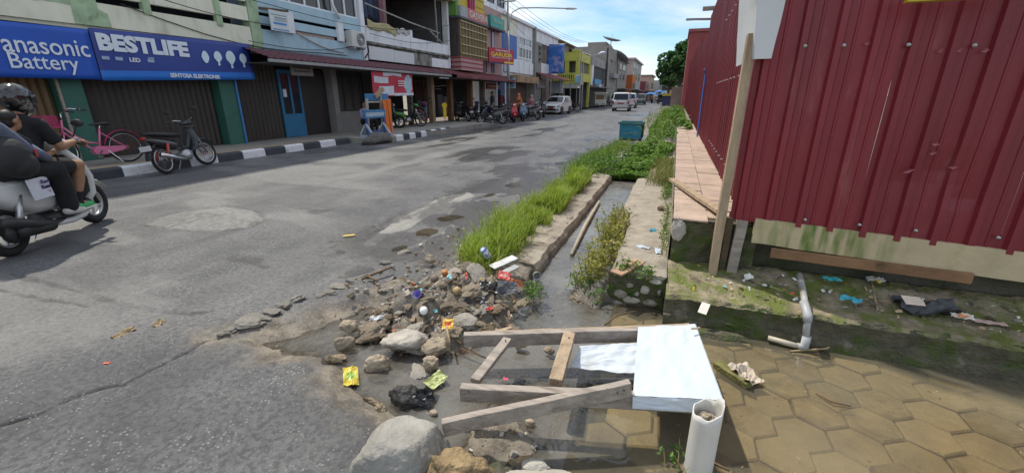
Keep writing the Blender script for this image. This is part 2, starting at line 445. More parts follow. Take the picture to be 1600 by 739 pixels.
def road_fields(X, Y):
    wob = (fbm(X * 3.1, Y * 3.1, 3, 5) - .5) * .22
    wob2 = (fbm(X * 9, Y * 9, 3, 9) - .5)
    sd = poly_sd(X, Y, LOW) + wob + wob2 * .06
    low = sstep(0.10, -0.30, sd)
    z = 0.014 * (fbm(X * .9, Y * .9, 4, 1) - .5) + 0.006 * (fbm(X * 6, Y * 6, 3, 2) - .5)
    z = z - 0.032 * sstep(-4.4, -2.3, X) * sstep(2.2, 3.6, Y) * sstep(40, 14, Y)
    lip = np.exp(-((sd - .02) / .05) ** 2)
    z = z - (0.135 + .03 * sstep(-.15, -.5, sd)) * low + lip * .012 * sstep(.4, .6, fbm(X * 5, Y * 5, 2, 33))
    for (bx, by, r, d) in BASINS:
        z = z - d * np.exp(-(((X - bx) ** 2 + ((Y - by) * .75) ** 2) / r ** 2) + wob * 2)
    z = z + .016 * (fbm(X * 5, Y * 3.5, 4, 111) - .5) * sstep(-4.6, -3.0, X) * sstep(2.6, 3.6, Y)
    rub = np.zeros_like(X)
    lump = fbm(X * 7, Y * 7, 4, 21, .5)
    for (bx, by, r, h) in MOUNDS:
        g = np.exp(-((X - bx) ** 2 + (Y - by) ** 2) / r ** 2)
        z = z + h * g * (.5 + .75 * lump); rub = np.maximum(rub, g)
    z = z + low * (lump - .5) * .05
    ov = poly_sd(X, Y, OVAL) + wob * .5
    oval = sstep(.06, -.05, ov)
    z = z - .012 * np.exp(-(ov / .035) ** 2) + oval * .006
    pa = np.maximum(sstep(.03, -.02, poly_sd(X, Y, PATCH) + wob * .18), sstep(.03, -.02, poly_sd(X, Y, PATCH2)))
    z = z + pa * .008
    cd = line_d(X, Y, CRACK) + wob2 * .035
    w = .012 + .014 * fbm(X * 4, Y * 4, 2, 40)
    crack = sstep(w, w * .25, cd)
    c1 = line_d(X, Y, CUT1) + wob2 * .05; c2 = line_d(X, Y, CUT2) + wob2 * .05
    broken = sstep(.32, .55, fbm(X * 7, Y * 7, 3, 61))
    cut = np.maximum(sstep(.028, .008, c1), sstep(.024, .006, c2)) * (.35 + .65 * broken)
    seam = np.zeros_like(X)
    for q_ in SEAMS: seam = np.maximum(seam, sstep(.09, .01, line_d(X, Y, q_) + (fbm(X * 2.5, Y * 2.5, 3, 131) - .5) * .45) * sstep(.38, .6, fbm(X * 3, Y * 2, 3, 133)))
    z = z - .007 * seam
    rd = line_d(X, Y, RIDGE) + wob2 * .06
    ridge = sstep(.075, .0, rd)
    z = z - .035 * crack - .014 * cut + ridge * (.030 * (lump) - .008)
    z = z - .004 * sstep(.05, 0, cd) * sstep(.0, .02, cd)
    # soil strip under the grass, edge of the drain
    soil = sstep(-2.05, -1.85, X + wob) * sstep(3.0, 3.3, Y) * sstep(9.0, 8.2, Y)
    z = z + soil * (.055 + .03 * (lump - .5))
    far = sstep(-2.2, -1.6, X + wob) * sstep(8.4, 9.4, Y)
    z = z + far * (.03 + .12 * (fbm(X * 1.3, Y * 1.3, 3, 71) - .3))
    ditch = sstep(-1.12, -1.06, X) * sstep(3.3, 3.5, Y) * sstep(9.4, 9.0, Y)
    z = np.where(ditch > 0, z * (1 - ditch) - .3 * ditch, z)
    pav = sstep(-.42, -.36, X) * sstep(3.3, 3.2, Y)
    z = np.where(pav > 0, z * (1 - pav) + np.minimum(z, -.185) * pav, z)
    wet = np.zeros_like(X)
    for (c, rx, ry) in WETS:
        wet = np.maximum(wet, np.exp(-(((X - c[0]) / rx) ** 2 + ((Y - c[1]) / ry) ** 2)) * 1.4)
    wet = np.clip(wet * sstep(.28, .62, fbm(X * 1.7, Y * .7, 4, 81)) * 1.5, 0, 1)
    wet = np.maximum(wet, 1.0 * sstep(-4.2, -2.8, X) * sstep(2.8, 3.6, Y) * sstep(24, 12, Y) * sstep(.36, .52, fbm(X * 2.6, Y * 1.3, 4, 141)))
    st = line_d(X, Y, STREAK)
    dust = sstep(.9, .1, st) * .8 * sstep(.3, .6, fbm(X * 2.2, Y * .8, 4, 93))
    dd = sstep(.42, .62, fbm(X * .55 + .15 * Y, Y * 1.5 + 7, 5, 95)) * sstep(-2.0, -3.4, X + .25 * Y) * .75
    dust = np.maximum(dust, dd)
    dust = np.maximum(dust, .5 * sstep(.45, .7, fbm(X * 1.1, Y * .35, 4, 97)))
    mud = np.clip(low * 1.3 + soil + far + rub * .6 + .5 * sstep(.34, .02, sd), 0, 1) * (.55 + .45 * sstep(.3, .6, fbm(X * 4, Y * 4, 3, 77)))
    mud = np.maximum(mud, .55 * sstep(-2.9, -2.0, X + wob) * sstep(3, 4, Y) * sstep(30, 10, Y) * sstep(.4, .6, fbm(X * 3, Y * 2, 3, 55)))
    dark = np.clip(crack + cut * .55 + seam * .6 + .6 * np.exp(-(ov / .03) ** 2) * broken, 0, 1)
    return z, dict(wet=wet, dust=dust * (1 - mud), patch=np.maximum(pa, oval * .42), mud=mud, dark=dark)

def spaced(stops):
    out = []
    for (a, b, s0, s1) in stops:
        n = max(1, int(round((b - a) / ((s0 + s1) / 2))))
        t = np.linspace(0, 1, n, endpoint=False)
        out.append(a + (b - a) * (t * s0 + t * t * (s1 - s0) / 2) / ((s0 + s1) / 2))
    return np.concatenate(out + [[stops[-1][1]]])
xs = spaced([(-10.35, -6, .14, .07), (-6, -3.4, .07, .02), (-3.4, -.8, .013, .013), (-.8, .14, .02, .03)])
ys = spaced([(-1.2, .3, .2, .05), (.3, 3.6, .014, .014), (3.6, 9.4, .02, .05), (9.4, 40, .08, .6), (40, 320, 1, 14)])
XX, YY = np.meshgrid(xs, ys)
ZZ, FL = road_fields(XX, YY)
nx, ny = len(xs), len(ys)
co = np.stack([XX, YY, ZZ], -1).reshape(-1, 3)
idx = np.arange(nx * ny).reshape(ny, nx)
quads = np.stack([idx[:-1, :-1], idx[:-1, 1:], idx[1:, 1:], idx[1:, :-1]], -1).reshape(-1, 4)
me = bpy.data.meshes.new('road')
me.vertices.add(len(co)); me.vertices.foreach_set('co', co.ravel())
me.loops.add(quads.size); me.loops.foreach_set('vertex_index', quads.ravel())
me.polygons.add(len(quads)); me.polygons.foreach_set('loop_start', np.arange(0, quads.size, 4)); me.polygons.foreach_set('loop_total', np.full(len(quads), 4))
me.update(calc_edges=True)
me.polygons.foreach_set('use_smooth', np.ones(len(quads), bool))
for k, a in FL.items():
    at = me.attributes.new(k, 'FLOAT', 'POINT'); at.data.foreach_set('value', a.ravel().astype(np.float32))
road = struct(link('road', me))

def road_material():
    m = bpy.data.materials.new('asphalt'); m.use_nodes = True
    n, l = m.node_tree.nodes, m.node_tree.links
    b = n['Principled BSDF']
    tc = n.new('ShaderNodeTexCoord'); V = tc.outputs['Object']
    def noi(s, d=6, r=.6):
        q = n.new('ShaderNodeTexNoise'); q.inputs['Scale'].default_value = s; q.inputs['Detail'].default_value = d; q.inputs['Roughness'].default_value = r
        l.new(V, q.inputs['Vector']); return q.outputs['Fac']
    def rng(x, a, c, d, e):
        q = n.new('ShaderNodeMapRange'); q.interpolation_type = 'SMOOTHSTEP'
        for i, v in enumerate((a, c, d, e)): q.inputs[i + 1].default_value = v
        l.new(x, q.inputs[0]); return q.outputs[0]
    def mix(f, a, c):
        q = n.new('ShaderNodeMix'); q.data_type = 'RGBA'
        if isinstance(f, float): q.inputs[0].default_value = f
        else: l.new(f, q.inputs[0])
        for i, v in ((6, a), (7, c)):
            if isinstance(v, tuple): q.inputs[i].default_value = (*v, 1)
            else: l.new(v, q.inputs[i])
        return q.outputs[2]
    def attr(k):
        q = n.new('ShaderNodeAttribute'); q.attribute_name = k; return q.outputs['Fac']
    def mul(a, c):
        q = n.new('ShaderNodeMath'); q.operation = 'MULTIPLY'
        for i, v in enumerate((a, c)):
            if isinstance(v, float): q.inputs[i].default_value = v
            else: l.new(v, q.inputs[i])
        return q.outputs[0]
    def crisp(k, s, amp=.7, a=.35, c=.65):
        q = n.new('ShaderNodeMath'); q.operation = 'MULTIPLY_ADD'; q.inputs[1].default_value = amp; l.new(noi(s, 6, .7), q.inputs[0])
        l.new(attr(k), q.inputs[2])
        q2 = n.new('ShaderNodeMath'); q2.operation = 'SUBTRACT'; q2.inputs[1].default_value = amp * .5; l.new(q.outputs[0], q2.inputs[0])
        return rng(q2.outputs[0], a, c, 0, 1)
    vo = n.new('ShaderNodeTexVoronoi'); vo.inputs['Scale'].default_value = 62; l.new(V, vo.inputs['Vector'])
    wn_ = n.new('ShaderNodeSeparateColor'); l.new(vo.outputs['Color'], wn_.inputs[0])
    chip = mul(rng(wn_.outputs[0], .62, .8, 0, 1), rng(vo.outputs['Distance'], .46, .28, 0, 1))
    col = mix(rng(noi(.9, 8), .35, .65, 0, 1), (.082, .083, .088), (.155, .155, .157))
    mps = n.new('ShaderNodeMapping'); mps.inputs['Scale'].default_value = (1.5, .10, 1); mps.inputs['Rotation'].default_value = (0, 0, .06); l.new(V, mps.inputs[0])
    nst = n.new('ShaderNodeTexNoise'); nst.inputs['Scale'].default_value = 1.3; nst.inputs['Detail'].default_value = 7; nst.inputs['Roughness'].default_value = .7; l.new(mps.outputs[0], nst.inputs['Vector'])
    col = mix(rng(nst.outputs['Fac'], .52, .68, 0, .6), col, (.055, .055, .058))
    col = mix(rng(nst.outputs['Fac'], .46, .32, 0, .55), col, (.20, .198, .193))
    col = mix(rng(noi(30, 4, .7), .42, .62, 0, .75), col, (.045, .045, .048))
    col = mix(mul(chip, rng(noi(2.2, 6, .7), .38, .66, .05, .95)), col, (.36, .36, .35))
    dustn = mul(crisp('dust', 17, 1.1, .15, 1.25), rng(noi(38, 5, .7), .25, .7, .35, 1.0))
    col = mix(dustn, col, (.26, .255, .24))
    col = mix(mul(crisp('patch', 13, .8, .28, .62), rng(noi(14, 5), .2, .75, .6, 1.0)), col, (.31, .30, .275))
    mudc = mix(rng(noi(7, 6), .35, .65, 0, 1), (.12, .10, .075), (.26, .225, .175))
    mudc = mix(rng(noi(45, 4), .5, .72, 0, .7), mudc, (.34, .29, .215))
    col = mix(crisp('mud', 22, 1.0, .2, .9), col, mudc)
    wetm = crisp('wet', 13, 1.0, .2, .85)
    col = mix(mul(wetm, .5), col, (.07, .063, .052))
    col = mix(mul(attr('dark'), .85), col, (.018, .017, .016))
    l.new(col, b.inputs['Base Color'])
    rough = n.new('ShaderNodeMix'); rough.data_type = 'FLOAT'
    l.new(wetm, rough.inputs[0]); l.new(rng(noi(3, 5), .3, .7, .48, .72), rough.inputs[2]); rough.inputs[3].default_value = .09
    l.new(rough.outputs[0], b.inputs['Roughness'])
    h = n.new('ShaderNodeMath'); h.operation = 'ADD'; l.new(mul(chip, .6), h.inputs[0]); l.new(mul(noi(60, 6, .75), 1.2), h.inputs[1])
    bp = n.new('ShaderNodeBump'); bp.inputs['Strength'].default_value = .75; bp.inputs['Distance'].default_value = .012
    l.new(h.outputs[0], bp.inputs['Height']); l.new(bp.outputs[0], b.inputs['Normal'])
    return m
me.materials.append(road_material())
def road_z(x, y):
    return float(road_fields(np.array([float(x)]), np.array([float(y)]))[0][0])

# the wide earth sheet to the horizon, below everything
mb = MB(); mb.add([(-1500, -300, -.45), (1500, -300, -.45), (1500, 2500, -.45), (-1500, 2500, -.45)], [(0, 1, 2, 3)])
struct(mb.build('ground', mat('earth', (.2, .17, .13), .9, .3, .2)))
# packed earth of the lot behind the fence
mb = MB(); mb.grid(lambda u, v: (0.75 + 60 * u, 3.75 + 200 * v, .05 + .0 * u), 4, 8)
struct(mb.build('lot_ground', MATS['earth']))

# standing water: one sheet over the rubble hollow, the drain and the flooded alley
def water_sheet(name, x0, x1, y0, y1, z, m):
    nu, nv = int((x1 - x0) / .03), int((y1 - y0) / .035)
    mb = MB(); mb.grid(lambda u, v: (x0 + (x1 - x0) * u, y0 + (y1 - y0) * v, z), nu, nv)
    o = struct(mb.build(name, m)); c_ = np.array(mb.v)
    dz = np.clip(z - road_fields(c_[:, 0], c_[:, 1])[0], 0, .3)
    o.data.attributes.new('depth', 'FLOAT', 'POINT').data.foreach_set('value', dz.astype(np.float32))
    return o
W_DRAIN = watermat('drain_water', (.72, .68, .60), .56, (.27, .26, .235), .03, .6, 13, 20)
W_ALLEY = watermat('alley_water', (.88, .83, .69), .22, (.42, .375, .27), .03, .35, 7)
W_PUD = watermat('puddle_water', (.78, .70, .56), .5, (.22, .18, .12), .06, .2, 20, 26)
water_sheet('water', -2.95, -.31, .7, 9.3, ZW, W_DRAIN)
water_sheet('alley_water', -.31, 3.6, .2, 3.4, ZW, W_ALLEY)
water_sheet('puddle_water', -4.4, -1.85, 3.3, 12, -.049, W_PUD)

# ------------------------------------------------------------------ hexagonal pavers
alley = struct(bpy.data.objects.new('paved_alley', None)); COL.objects.link(alley)
PAVER = [mat('paver_a', (.26, .215, .13), .55, .35, 9, .35, 90, dirt=(.10, .08, .05), dscale=5, dlo=.42, dhi=.7, rnd=.22),
         mat('paver_b', (.30, .25, .16), .55, .3, 7, .35, 90, dirt=(.36, .31, .2), dscale=4, dlo=.5, dhi=.75, rnd=.14)]
JOINT = mat('paver_joint_mud', (.035, .04, .018), .8, .5, 14, .4, 40, dirt=(.05, .09, .015), dscale=9)
mb = MB(); mb.grid(lambda u, v: (-.34 + 3.9 * u, -.2 + 3.4 * v, -.165), 8, 8)
o = mb.build('paver_bed', JOINT, alley)
hexmeshes = []
for k in range(5):
    mb = MB(); ra = .245 / math.sqrt(3); top, edge, bot = [], [], []
    for i in range(6):
        a = PI / 6 + i * PI / 3
        j = 1 + random.uniform(-.03, .02)
        bot.append((ra * .965 * j * math.cos(a), ra * .965 * j * math.sin(a), -.06))
        edge.append((ra * .965 * j * math.cos(a), ra * .965 * j * math.sin(a), -.008))
        top.append((ra * .90 * j * math.cos(a), ra * .90 * j * math.sin(a), random.uniform(-.001, .002)))
    vs = bot + edge + top + [(0, 0, .002)]
    fs = [(i, (i + 1) % 6, 6 + (i + 1) % 6, 6 + i) for i in range(6)] + [(6 + i, 6 + (i + 1) % 6, 12 + (i + 1) % 6, 12 + i) for i in range(6)] + [(12 + i, 12 + (i + 1) % 6, 18) for i in range(6)]
    mb.add(vs, fs)
    me_ = bpy.data.meshes.new('paver'); me_.from_pydata(mb.v, [], mb.f); me_.materials.append(PAVER[k % 2]); hexmeshes.append(me_)
for r in range(-9, 6):
    for c in range(-6, 12):
        x = .80 + c * .245 + (.1225 if r % 2 else 0); y = 2.18 + r * .212
        if not (-.3 < x < 2.9 and .9 < y < 3.12): continue
        if x < -.02 and y < 1.62: continue
        if y < 1.35 and x > 1.4: continue
        z = -.118 + .045 * max(0, (2.25 - y)) + random.uniform(-.010, .010) + (.02 if (1.0 < x < 1.2 and y < 2.0) else 0)
        o = link('paver', hexmeshes[random.randrange(5)], alley)
        o.location = (x, y, z); o.rotation_euler = (random.uniform(-.02, .02), random.uniform(-.02, .02), random.choice((0, PI / 3, -PI / 3)) + random.uniform(-.02, .02))
# ================================================================== RIGHT SIDE: walkway, ledge, steps, fence
def N3(p, s=1.0, off=0):
    return mnoise.noise(Vector((p[0] * s + off, p[1] * s + off * .7, p[2] * s - off)))
def rough_sweep(name, prof, x0, x1, nx, m, amp, fs=6.0, axis='x', parent=None, sub=3, seed=0, caps=True):
    """profile (a, z) swept along an axis, surface broken up by noise"""
    pts = []
    for i in range(len(prof) - 1):
        for k in range(sub):
            t = k / sub
            pts.append((prof[i][0] * (1 - t) + prof[i + 1][0] * t, prof[i][1] * (1 - t) + prof[i + 1][1] * t))
    pts.append(prof[-1])
    def fn(u, v):
        a, z = pts[int(round(v * (len(pts) - 1)))]
        s = x0 + (x1 - x0) * u
        p = Vector((s, a, z)) if axis == 'x' else Vector((a, s, z))
        d = amp * (N3(p, fs, seed) + .5 * N3(p, fs * 2.3, seed + 3) + .3 * N3(p, fs * 5, seed + 5))
        d2 = amp * (N3(p, fs, seed + 11) + .5 * N3(p, fs * 2.3, seed + 13))
        if axis == 'x': return p + Vector((0, d2, d))
        return p + Vector((d2, 0, d))
    mb = MB(); mb.grid(fn, nx, len(pts) - 1)
    if caps:
        for u, flip in ((0, 1), (1, 0)):
            ring = [fn(u, j / (len(pts) - 1)) for j in range(len(pts))]
            mb.add(ring, [tuple(range(len(ring)))[::(-1 if flip else 1)]])
    return mb.build(name, m, parent, smooth=False)

MOSS_SHADED = mat('shaded_mossy_concrete', (.10, .09, .06), .85, .55, 10, .9, 55, dirt=(.055, .085, .012), dscale=4.5, dlo=.42, dhi=.62, dirt2=(.28, .25, .19), d2scale=2.6, d2lo=.57, d2hi=.70)  # moss, with the base also darkened for shade on upright faces
MOSS_LIT = mat('lit_mossy_concrete', (.27, .225, .155), .85, .5, 9, .8, 60, dirt=(.12, .15, .025), dscale=4.0, dlo=.40, dhi=.60, dirt2=(.10, .08, .05), d2scale=6, d2lo=.52, d2hi=.66)  # lit copy, colour lightened for the sunlit step top
CONC = mat('old_concrete', (.33, .29, .235), .85, .25, 7, .6, 70, dirt=(.15, .125, .09), dscale=3.2, dlo=.5, dhi=.72)
CONC_D = mat('damp_shaded_concrete', (.14, .125, .095), .8, .4, 8, .7, 60, dirt=(.05, .06, .025), dscale=4, dlo=.4, dhi=.65)  # damp look, its dark tone also used as painted shade
STONE = mat('grey_stone', (.37, .34, .29), .8, .3, 9, .6, 50, dirt=(.16, .14, .105), dscale=4, dlo=.5, dhi=.75, rnd=.2)
STONE_B = mat('brown_stone', (.29, .225, .15), .85, .4, 11, .9, 45, dirt=(.12, .095, .06), dscale=5, dlo=.45, dhi=.7, rnd=.25)
STONE_M = mat('muddy_stone', (.35, .285, .205), .75, .4, 10, .8, 50, dirt=(.40, .34, .26), dscale=5, dlo=.52, dhi=.72, rnd=.3, dirt2=(.12, .085, .055), d2scale=3)
BLACKST = mat('black_stone', (.03, .03, .028), .6, .4, 10, .8, 50)
TILE = mat('pink_floor_tile', (.46, .35, .275), .65, .2, 6, .2, 80, dirt=(.34, .28, .21), dscale=3.2, dlo=.46, dhi=.7, rnd=.10, dirt2=(.20, .18, .13), d2scale=4, d2lo=.60, d2hi=.72)
WOOD = mat('weathered_wood', (.37, .32, .275), .8, .35, 5, .5, 30, dirt=(.20, .165, .135), dscale=4, dlo=.48, dhi=.72, rnd=.1, stretch=(.8, 5, 5), dirt2=(.11, .085, .06), d2scale=1.8, d2lo=.62, d2hi=.72)
WOOD_D = mat('dark_wet_wood', (.11, .075, .045), .75, .4, 5, .4, 26, dirt=(.05, .055, .02), dscale=3)
WOOD_T = mat('tan_timber', (.40, .30, .20), .75, .3, 4, .4, 26, dirt=(.24, .17, .105), dscale=3, dlo=.48, dhi=.7, stretch=(4, 4, .9))
RED = mat('dark_red_sheet_metal', (.215, .023, .034), .46, .25, 2.4, .08, 30, dirt=(.16, .03, .036), dscale=1.6, dlo=.48, dhi=.75, spec=.45, stretch=(1, 1, .2), dirt2=(.34, .12, .12), d2scale=5, d2lo=.54, d2hi=.80, rnd=.10)
RED_SIDE = mat('red_sheet_metal', (.215, .023, .034), .46, .25, 2.4, .08, 30, dirt=(.17, .035, .04), dscale=1.6, dlo=.48, dhi=.75, spec=.45, stretch=(1, 1, .2), dirt2=(.34, .12, .12), d2scale=5, d2lo=.54, d2hi=.80, rnd=.10)
WHITE_M = mat('white_sheet_metal', (.62, .64, .66), .5, .06, 3, .03, 20, dirt=(.45, .44, .40), dscale=3, dlo=.55, dhi=.8)
STEEL = mat('galvanised_steel', (.55, .56, .57), .38, .1, 20, metal=.8)
PVCW = mat('white_pvc', (.64, .63, .60), .4, .05, 5, .04, 60, dirt=(.5, .43, .32), dscale=3.5, dlo=.55, dhi=.8)
PVCG = mat('grey_pvc', (.40, .41, .42), .45, .1, 8, .05, 60, dirt=(.25, .23, .16), dscale=6, dlo=.5, dhi=.75)
VINYL = mat('white_vinyl', (.55, .61, .68), .6, .05, 3, .12, 7, dirt=(.43, .45, .45), dscale=3.2, dlo=.55, dhi=.8, dirt2=(.36, .31, .24), d2scale=9, d2lo=.68, d2hi=.78)

# drain wall on the road side
drain = rough_sweep('drain_wall', [(-1.47, -.1), (-1.45, .02), (-1.40, .035), (-1.2, .04), (-1.10, .03), (-1.07, -.02), (-1.05, -.3)], 3.55, 8.75, 150, CONC, .018, 5, 'y', sub=4, seed=4)
struct(drain)
# lower ledge beyond the water and the walkway slab
low_l = struct(rough_sweep('drain_ledge', [(-.60, -.3), (-.585, -.04), (-.56, .0), (-.45, .015), (-.34, .02)], 4.1, 9.6, 90, CONC, .02, 5, 'y', sub=3, seed=9))
walk = struct(rough_sweep('walkway', [(-.37, -.3), (-.36, .17), (-.335, .2), (-.15, .205), (.0, .2), (.075, .2)], 3.27, 14.5, 150, CONC, .011, 4, 'y', sub=3, seed=14))
# masonry end of the walkway with its stones
mb = MB(); mb.grid(lambda u, v: (-.372 + .435 * u, 3.255 + .015 * N3((u * 3, v * 3, 1), 2.3), -.2 + .375 * v + .012 * N3((u, v, 3), 7)), 20, 14)
mb.build('end_wall', MOSS_SHADED, walk)

def rock_mesh(name, seed, size, m, rough=.22, sub=3, facets=6, lump=2.2):
    import bmesh
    bm = bmesh.new(); bmesh.ops.create_icosphere(bm, subdivisions=sub, radius=1)
    rnd = random.Random(seed)
    pl = []
    for _ in range(facets):
        n = Vector((rnd.gauss(0, 1), rnd.gauss(0, 1), rnd.gauss(0, .8))).normalized(); pl.append((n, rnd.uniform(.55, .85)))
    for v in bm.verts:
        p = v.co.copy()
        for n, d in pl:
            k = p.dot(n)
            if k > d: p -= n * (k - d) * .92
        q = p * lump
        f = 1 + rough * (mnoise.noise(q + Vector((seed * 3.1, 0, seed))) + .5 * mnoise.noise(q * 2.4 + Vector((seed, 1, 0))) + .28 * mnoise.noise(q * 5.5 + Vector((0, seed, 0))))
        p *= f
        v.co = Vector((p.x * size[0], p.y * size[1], p.z * size[2]))
    me = bpy.data.meshes.new(name); bm.to_mesh(me); bm.free()
    me.materials.append(m)
    return me
def rock(name, loc, size, seed, m, parent=None, rz=0, rough=.22, sub=3, facets=6, smooth=False, world=False):
    me = rock_mesh(name, seed, size, m, rough, sub, facets)
    if smooth: me.polygons.foreach_set('use_smooth', [True] * len(me.polygons))
    o = link(name, me, parent); o.location = loc; o.rotation_euler = (0, 0, rz)
    return o
for i, (x, z, a, b) in enumerate([(-.265, .015, .062, .05), (-.175, -.03, .075, .04), (-.08, .075, .05, .042), (-.01, .155, .055, .022), (-.03, -.035, .06, .032), (-.285, -.085, .05, .03), (-.2, .095, .03, .022), (.03, .07, .024, .03), (-.14, .03, .022, .02)]):
    rock('stone', (x, 3.257, z), (a, .03, b), 30 + i, STONE, walk, rough=.12, sub=2)

# raised tiled ledge along the fence
ledge = struct(rough_sweep('tiled_ledge', [(.085, -.1), (.08, .56), (.10, .572), (.3, .574), (.66, .574)], 3.66, 16.5, 120, CONC_D, .006, 4, 'y', sub=3, seed=22))
mb = MB(); mb.grid(lambda u, v: (.085 + .62 * u, 3.655 - .03 * v + .03 * N3((u * 3, v * 3, 7), 2), .02 + .55 * v + .012 * N3((u, v, 9), 9)), 22, 20)
mb.build('broken_end', MOSS_SHADED, ledge)
rock('plaster_lump', (.125, 3.63, .50), (.06, .05, .11), 71, mat('pale_plaster', (.42, .39, .35), .8, .2, 8, .4, 60), ledge, rough=.15, sub=3)
mb = MB(); mb.grid(lambda u, v: (.068 + .012 * N3((v * 9, u, 2), 4), 3.66 + 6 * v, .05 + .52 * u), 6, 60)
mb.build('side_plaster', mat('side_plaster', (.30, .27, .2), .85, .3, 5, .4, 60, dirt=(.10, .11, .05), dscale=2.5), ledge)
tile_me = []
for k in range(3):
    mb = MB(); mb.box(-.131, .131, -.196, .196, 0, .012)
    for j in range(10):
        xx = -.12 + .0265 * j
        mb.box(xx, xx + .012, -.19, .19, .0121, .0138)
    me_ = bpy.data.meshes.new('tile'); me_.from_pydata(mb.v, [], mb.f); me_.materials.append(TILE); tile_me.append(me_)
for j in range(33):
    for c in range(2):
        if j == 0 and c == 1: continue
        o = link('tile', tile_me[0], ledge)
        o.location = (.205 + c * .268, 3.80 + j * .4 + random.uniform(-.004, .004), .578 + random.uniform(-.002, .003))
        o.rotation_euler = (random.uniform(-.008, .008), random.uniform(-.008, .008), random.uniform(-.008, .008))
o = link('tile', tile_me[0], ledge); o.location = (.46, 3.86, .574); o.scale = (.95, .6, 1); o.rotation_euler = (.0, .01, .06)

# mossy steps in front of the red wall
prof = [(3.035, -.22), (3.045, -.06), (3.05, -.005), (3.075, .004), (3.08, .03), (3.075, .115), (3.10, .14), (3.3, .16), (3.45, .185), (3.62, .21), (3.72, .22)]
step = struct(rough_sweep('mossy_step', prof, .075, 3.6, 190, [MOSS_SHADED, MOSS_LIT], .017, 8, 'x', sub=4, seed=31))
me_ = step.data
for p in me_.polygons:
    if p.normal.z > .62 and p.center.z > .09: p.material_index = 1  # upward faces take the lit copy, the rest keep the shaded one
mb = MB(); mb.grid(lambda u, v: (.5 + 3.2 * u, 3.76 + .02 * N3((u * 9, v * 2, 0), 3), .1 + .55 * v), 50, 10)
struct(mb.build('foundation', CONC_D))  # dark colour stands in for the shaded void under the wall
rock('low_stone', (.42, 2.98, -.075), (.24, .07, .045), 88, MOSS_SHADED, step, rough=.15)
for i, (x, y, s) in enumerate([(.2, 3.16, .05), (.3, 3.12, .035), (.13, 3.12, .045), (.36, 3.19, .03), (.25, 3.2, .06), (.15, 3.2, .04)]):
    rock('crumble', (x, y, .10 - i * .006), (s * 1.2, s, s * .8), 90 + i, MOSS_SHADED, step, rough=.3, sub=2)

# ------------------------------------------------------------------ corrugated red sheets
def sheet_profile(width, pitch=.2, h=.028):
    pts, x = [(0, 0)], 0
    while x < width - .001:
        for (dx, y) in ((.03, 0), (.042, h), (.078, h), (.09, 0), (.135, 0), (.14, .006), (.150, .006), (.155, 0), (pitch, 0)):
            if x + dx <= width + 1e-6: pts.append((x + dx, y))
        x += pitch
    return pts
def corr_sheet(name, p0, dirv, out, width, zb0, zb1, zt0, zt1, m, parent, lean=0.0, dent=None, nz=10, bulge=.011):
    pr = sheet_profile(width); p0 = Vector(p0); dirv = Vector(dirv); out = Vector(out)
    vs, fs = [], []
    sd = random.uniform(0, 99)
    for j in range(nz + 1):
        v = j / nz
        for (x, h) in pr:
            u = x / width
            zb = zb0 + (zb1 - zb0) * u + .006 * math.sin(x * 31); zt = zt0 + (zt1 - zt0) * u
            z = zb + (zt - zb) * v
            d = h + bulge * mnoise.noise(Vector((x * 1.7 + sd, z * 1.3, sd)))
            if dent:
                for (dx, dz, rr, dd) in dent: d -= dd * math.exp(-((x - dx) ** 2 + (z - dz) ** 2) / rr ** 2)
            q = p0 + dirv * (x + lean * (z - zb0)) + out * d
            vs.append((q.x, q.y, z))
    n = len(pr)
    for j in range(nz):
        for i in range(n - 1):
            fs.append((j * n + i, j * n + i + 1, (j + 1) * n + i + 1, (j + 1) * n + i))
    mb = MB(); mb.add(vs, fs)
    return mb.build(name, m, parent, world=True, solid=.0012)

wall = thing('corrugated_wall', 'dark red corrugated metal wall facing the flooded alley, dotted with shiny screws', 'wall', (.5, 3.6, .55))
def fbz(x): return .632 - .080 * (x - .51) / 1.75
XF0 = .485
for i in range(4):
    x0 = XF0 + i * .80
    corr_sheet('metal_sheet', (x0, 3.60 - .002 * i, 0), (1, 0, 0), (0, -1, 0), .82, fbz(x0) - (.012 if i % 2 else 0), fbz(x0 + .82), 2.75, 2.75, RED, wall, dent=[(.42, 1.05, .13, .02), (.55, .92, .07, .018), (.2, 1.0, .1, .01)] if i == 1 else None, nz=26)
for (px, py) in [(1258, 73), (1319, 72), (1420, 71), (1523, 72), (1258, 344), (1343, 352), (1431, 361), (1560, 372)]:
    p = GY(px, py, 3.565)
    mb = MB(); mb.cyl((p.x, 3.575, p.z), (p.x, 3.562, p.z), .011, 10); mb.cyl((p.x, 3.5619, p.z), (p.x, 3.553, p.z), .0065, 6)
    mb.build('screw', STEEL, wall, world=True, smooth=True)
for (px, py, w, a) in [(1462, 226, .05, .3), (1458, 240, .04, .0), (1420, 268, .07, -.3), (1490, 262, .05, .1), (1470, 80, .03, 0), (1500, 79, .03, 0), (1540, 80, .04, 0), (1355, 69, .03, .6)]:
    p = GY(px, py, 3.563)
    mb = MB(); mb.add([(-w / 2, 0, -.006), (0, -.006, -.012), (w / 2, 0, .004), (0, -.008, .013)], [(0, 1, 2, 3)], 0, Matrix.Translation((p.x, 3.566, p.z)) @ Matrix.Rotation(a, 4, 'Y'))
    mb.build('dent_crease', mat('scuffed_red', (.34, .10, .12), .35, .2, 20), wall, world=True)
# yellow edge hanging over the wall top
p = GY(1500, 1, 3.4)
mb = MB(); mb.box(p.x - .25, p.x + .32, 3.36, 3.42, p.z + .0, p.z + .05)
tag(mb.build('yellow_board', mat('yellow_paint', (.55, .42, .03), .5)), 'thin yellow board edge above the red metal wall', 'board')

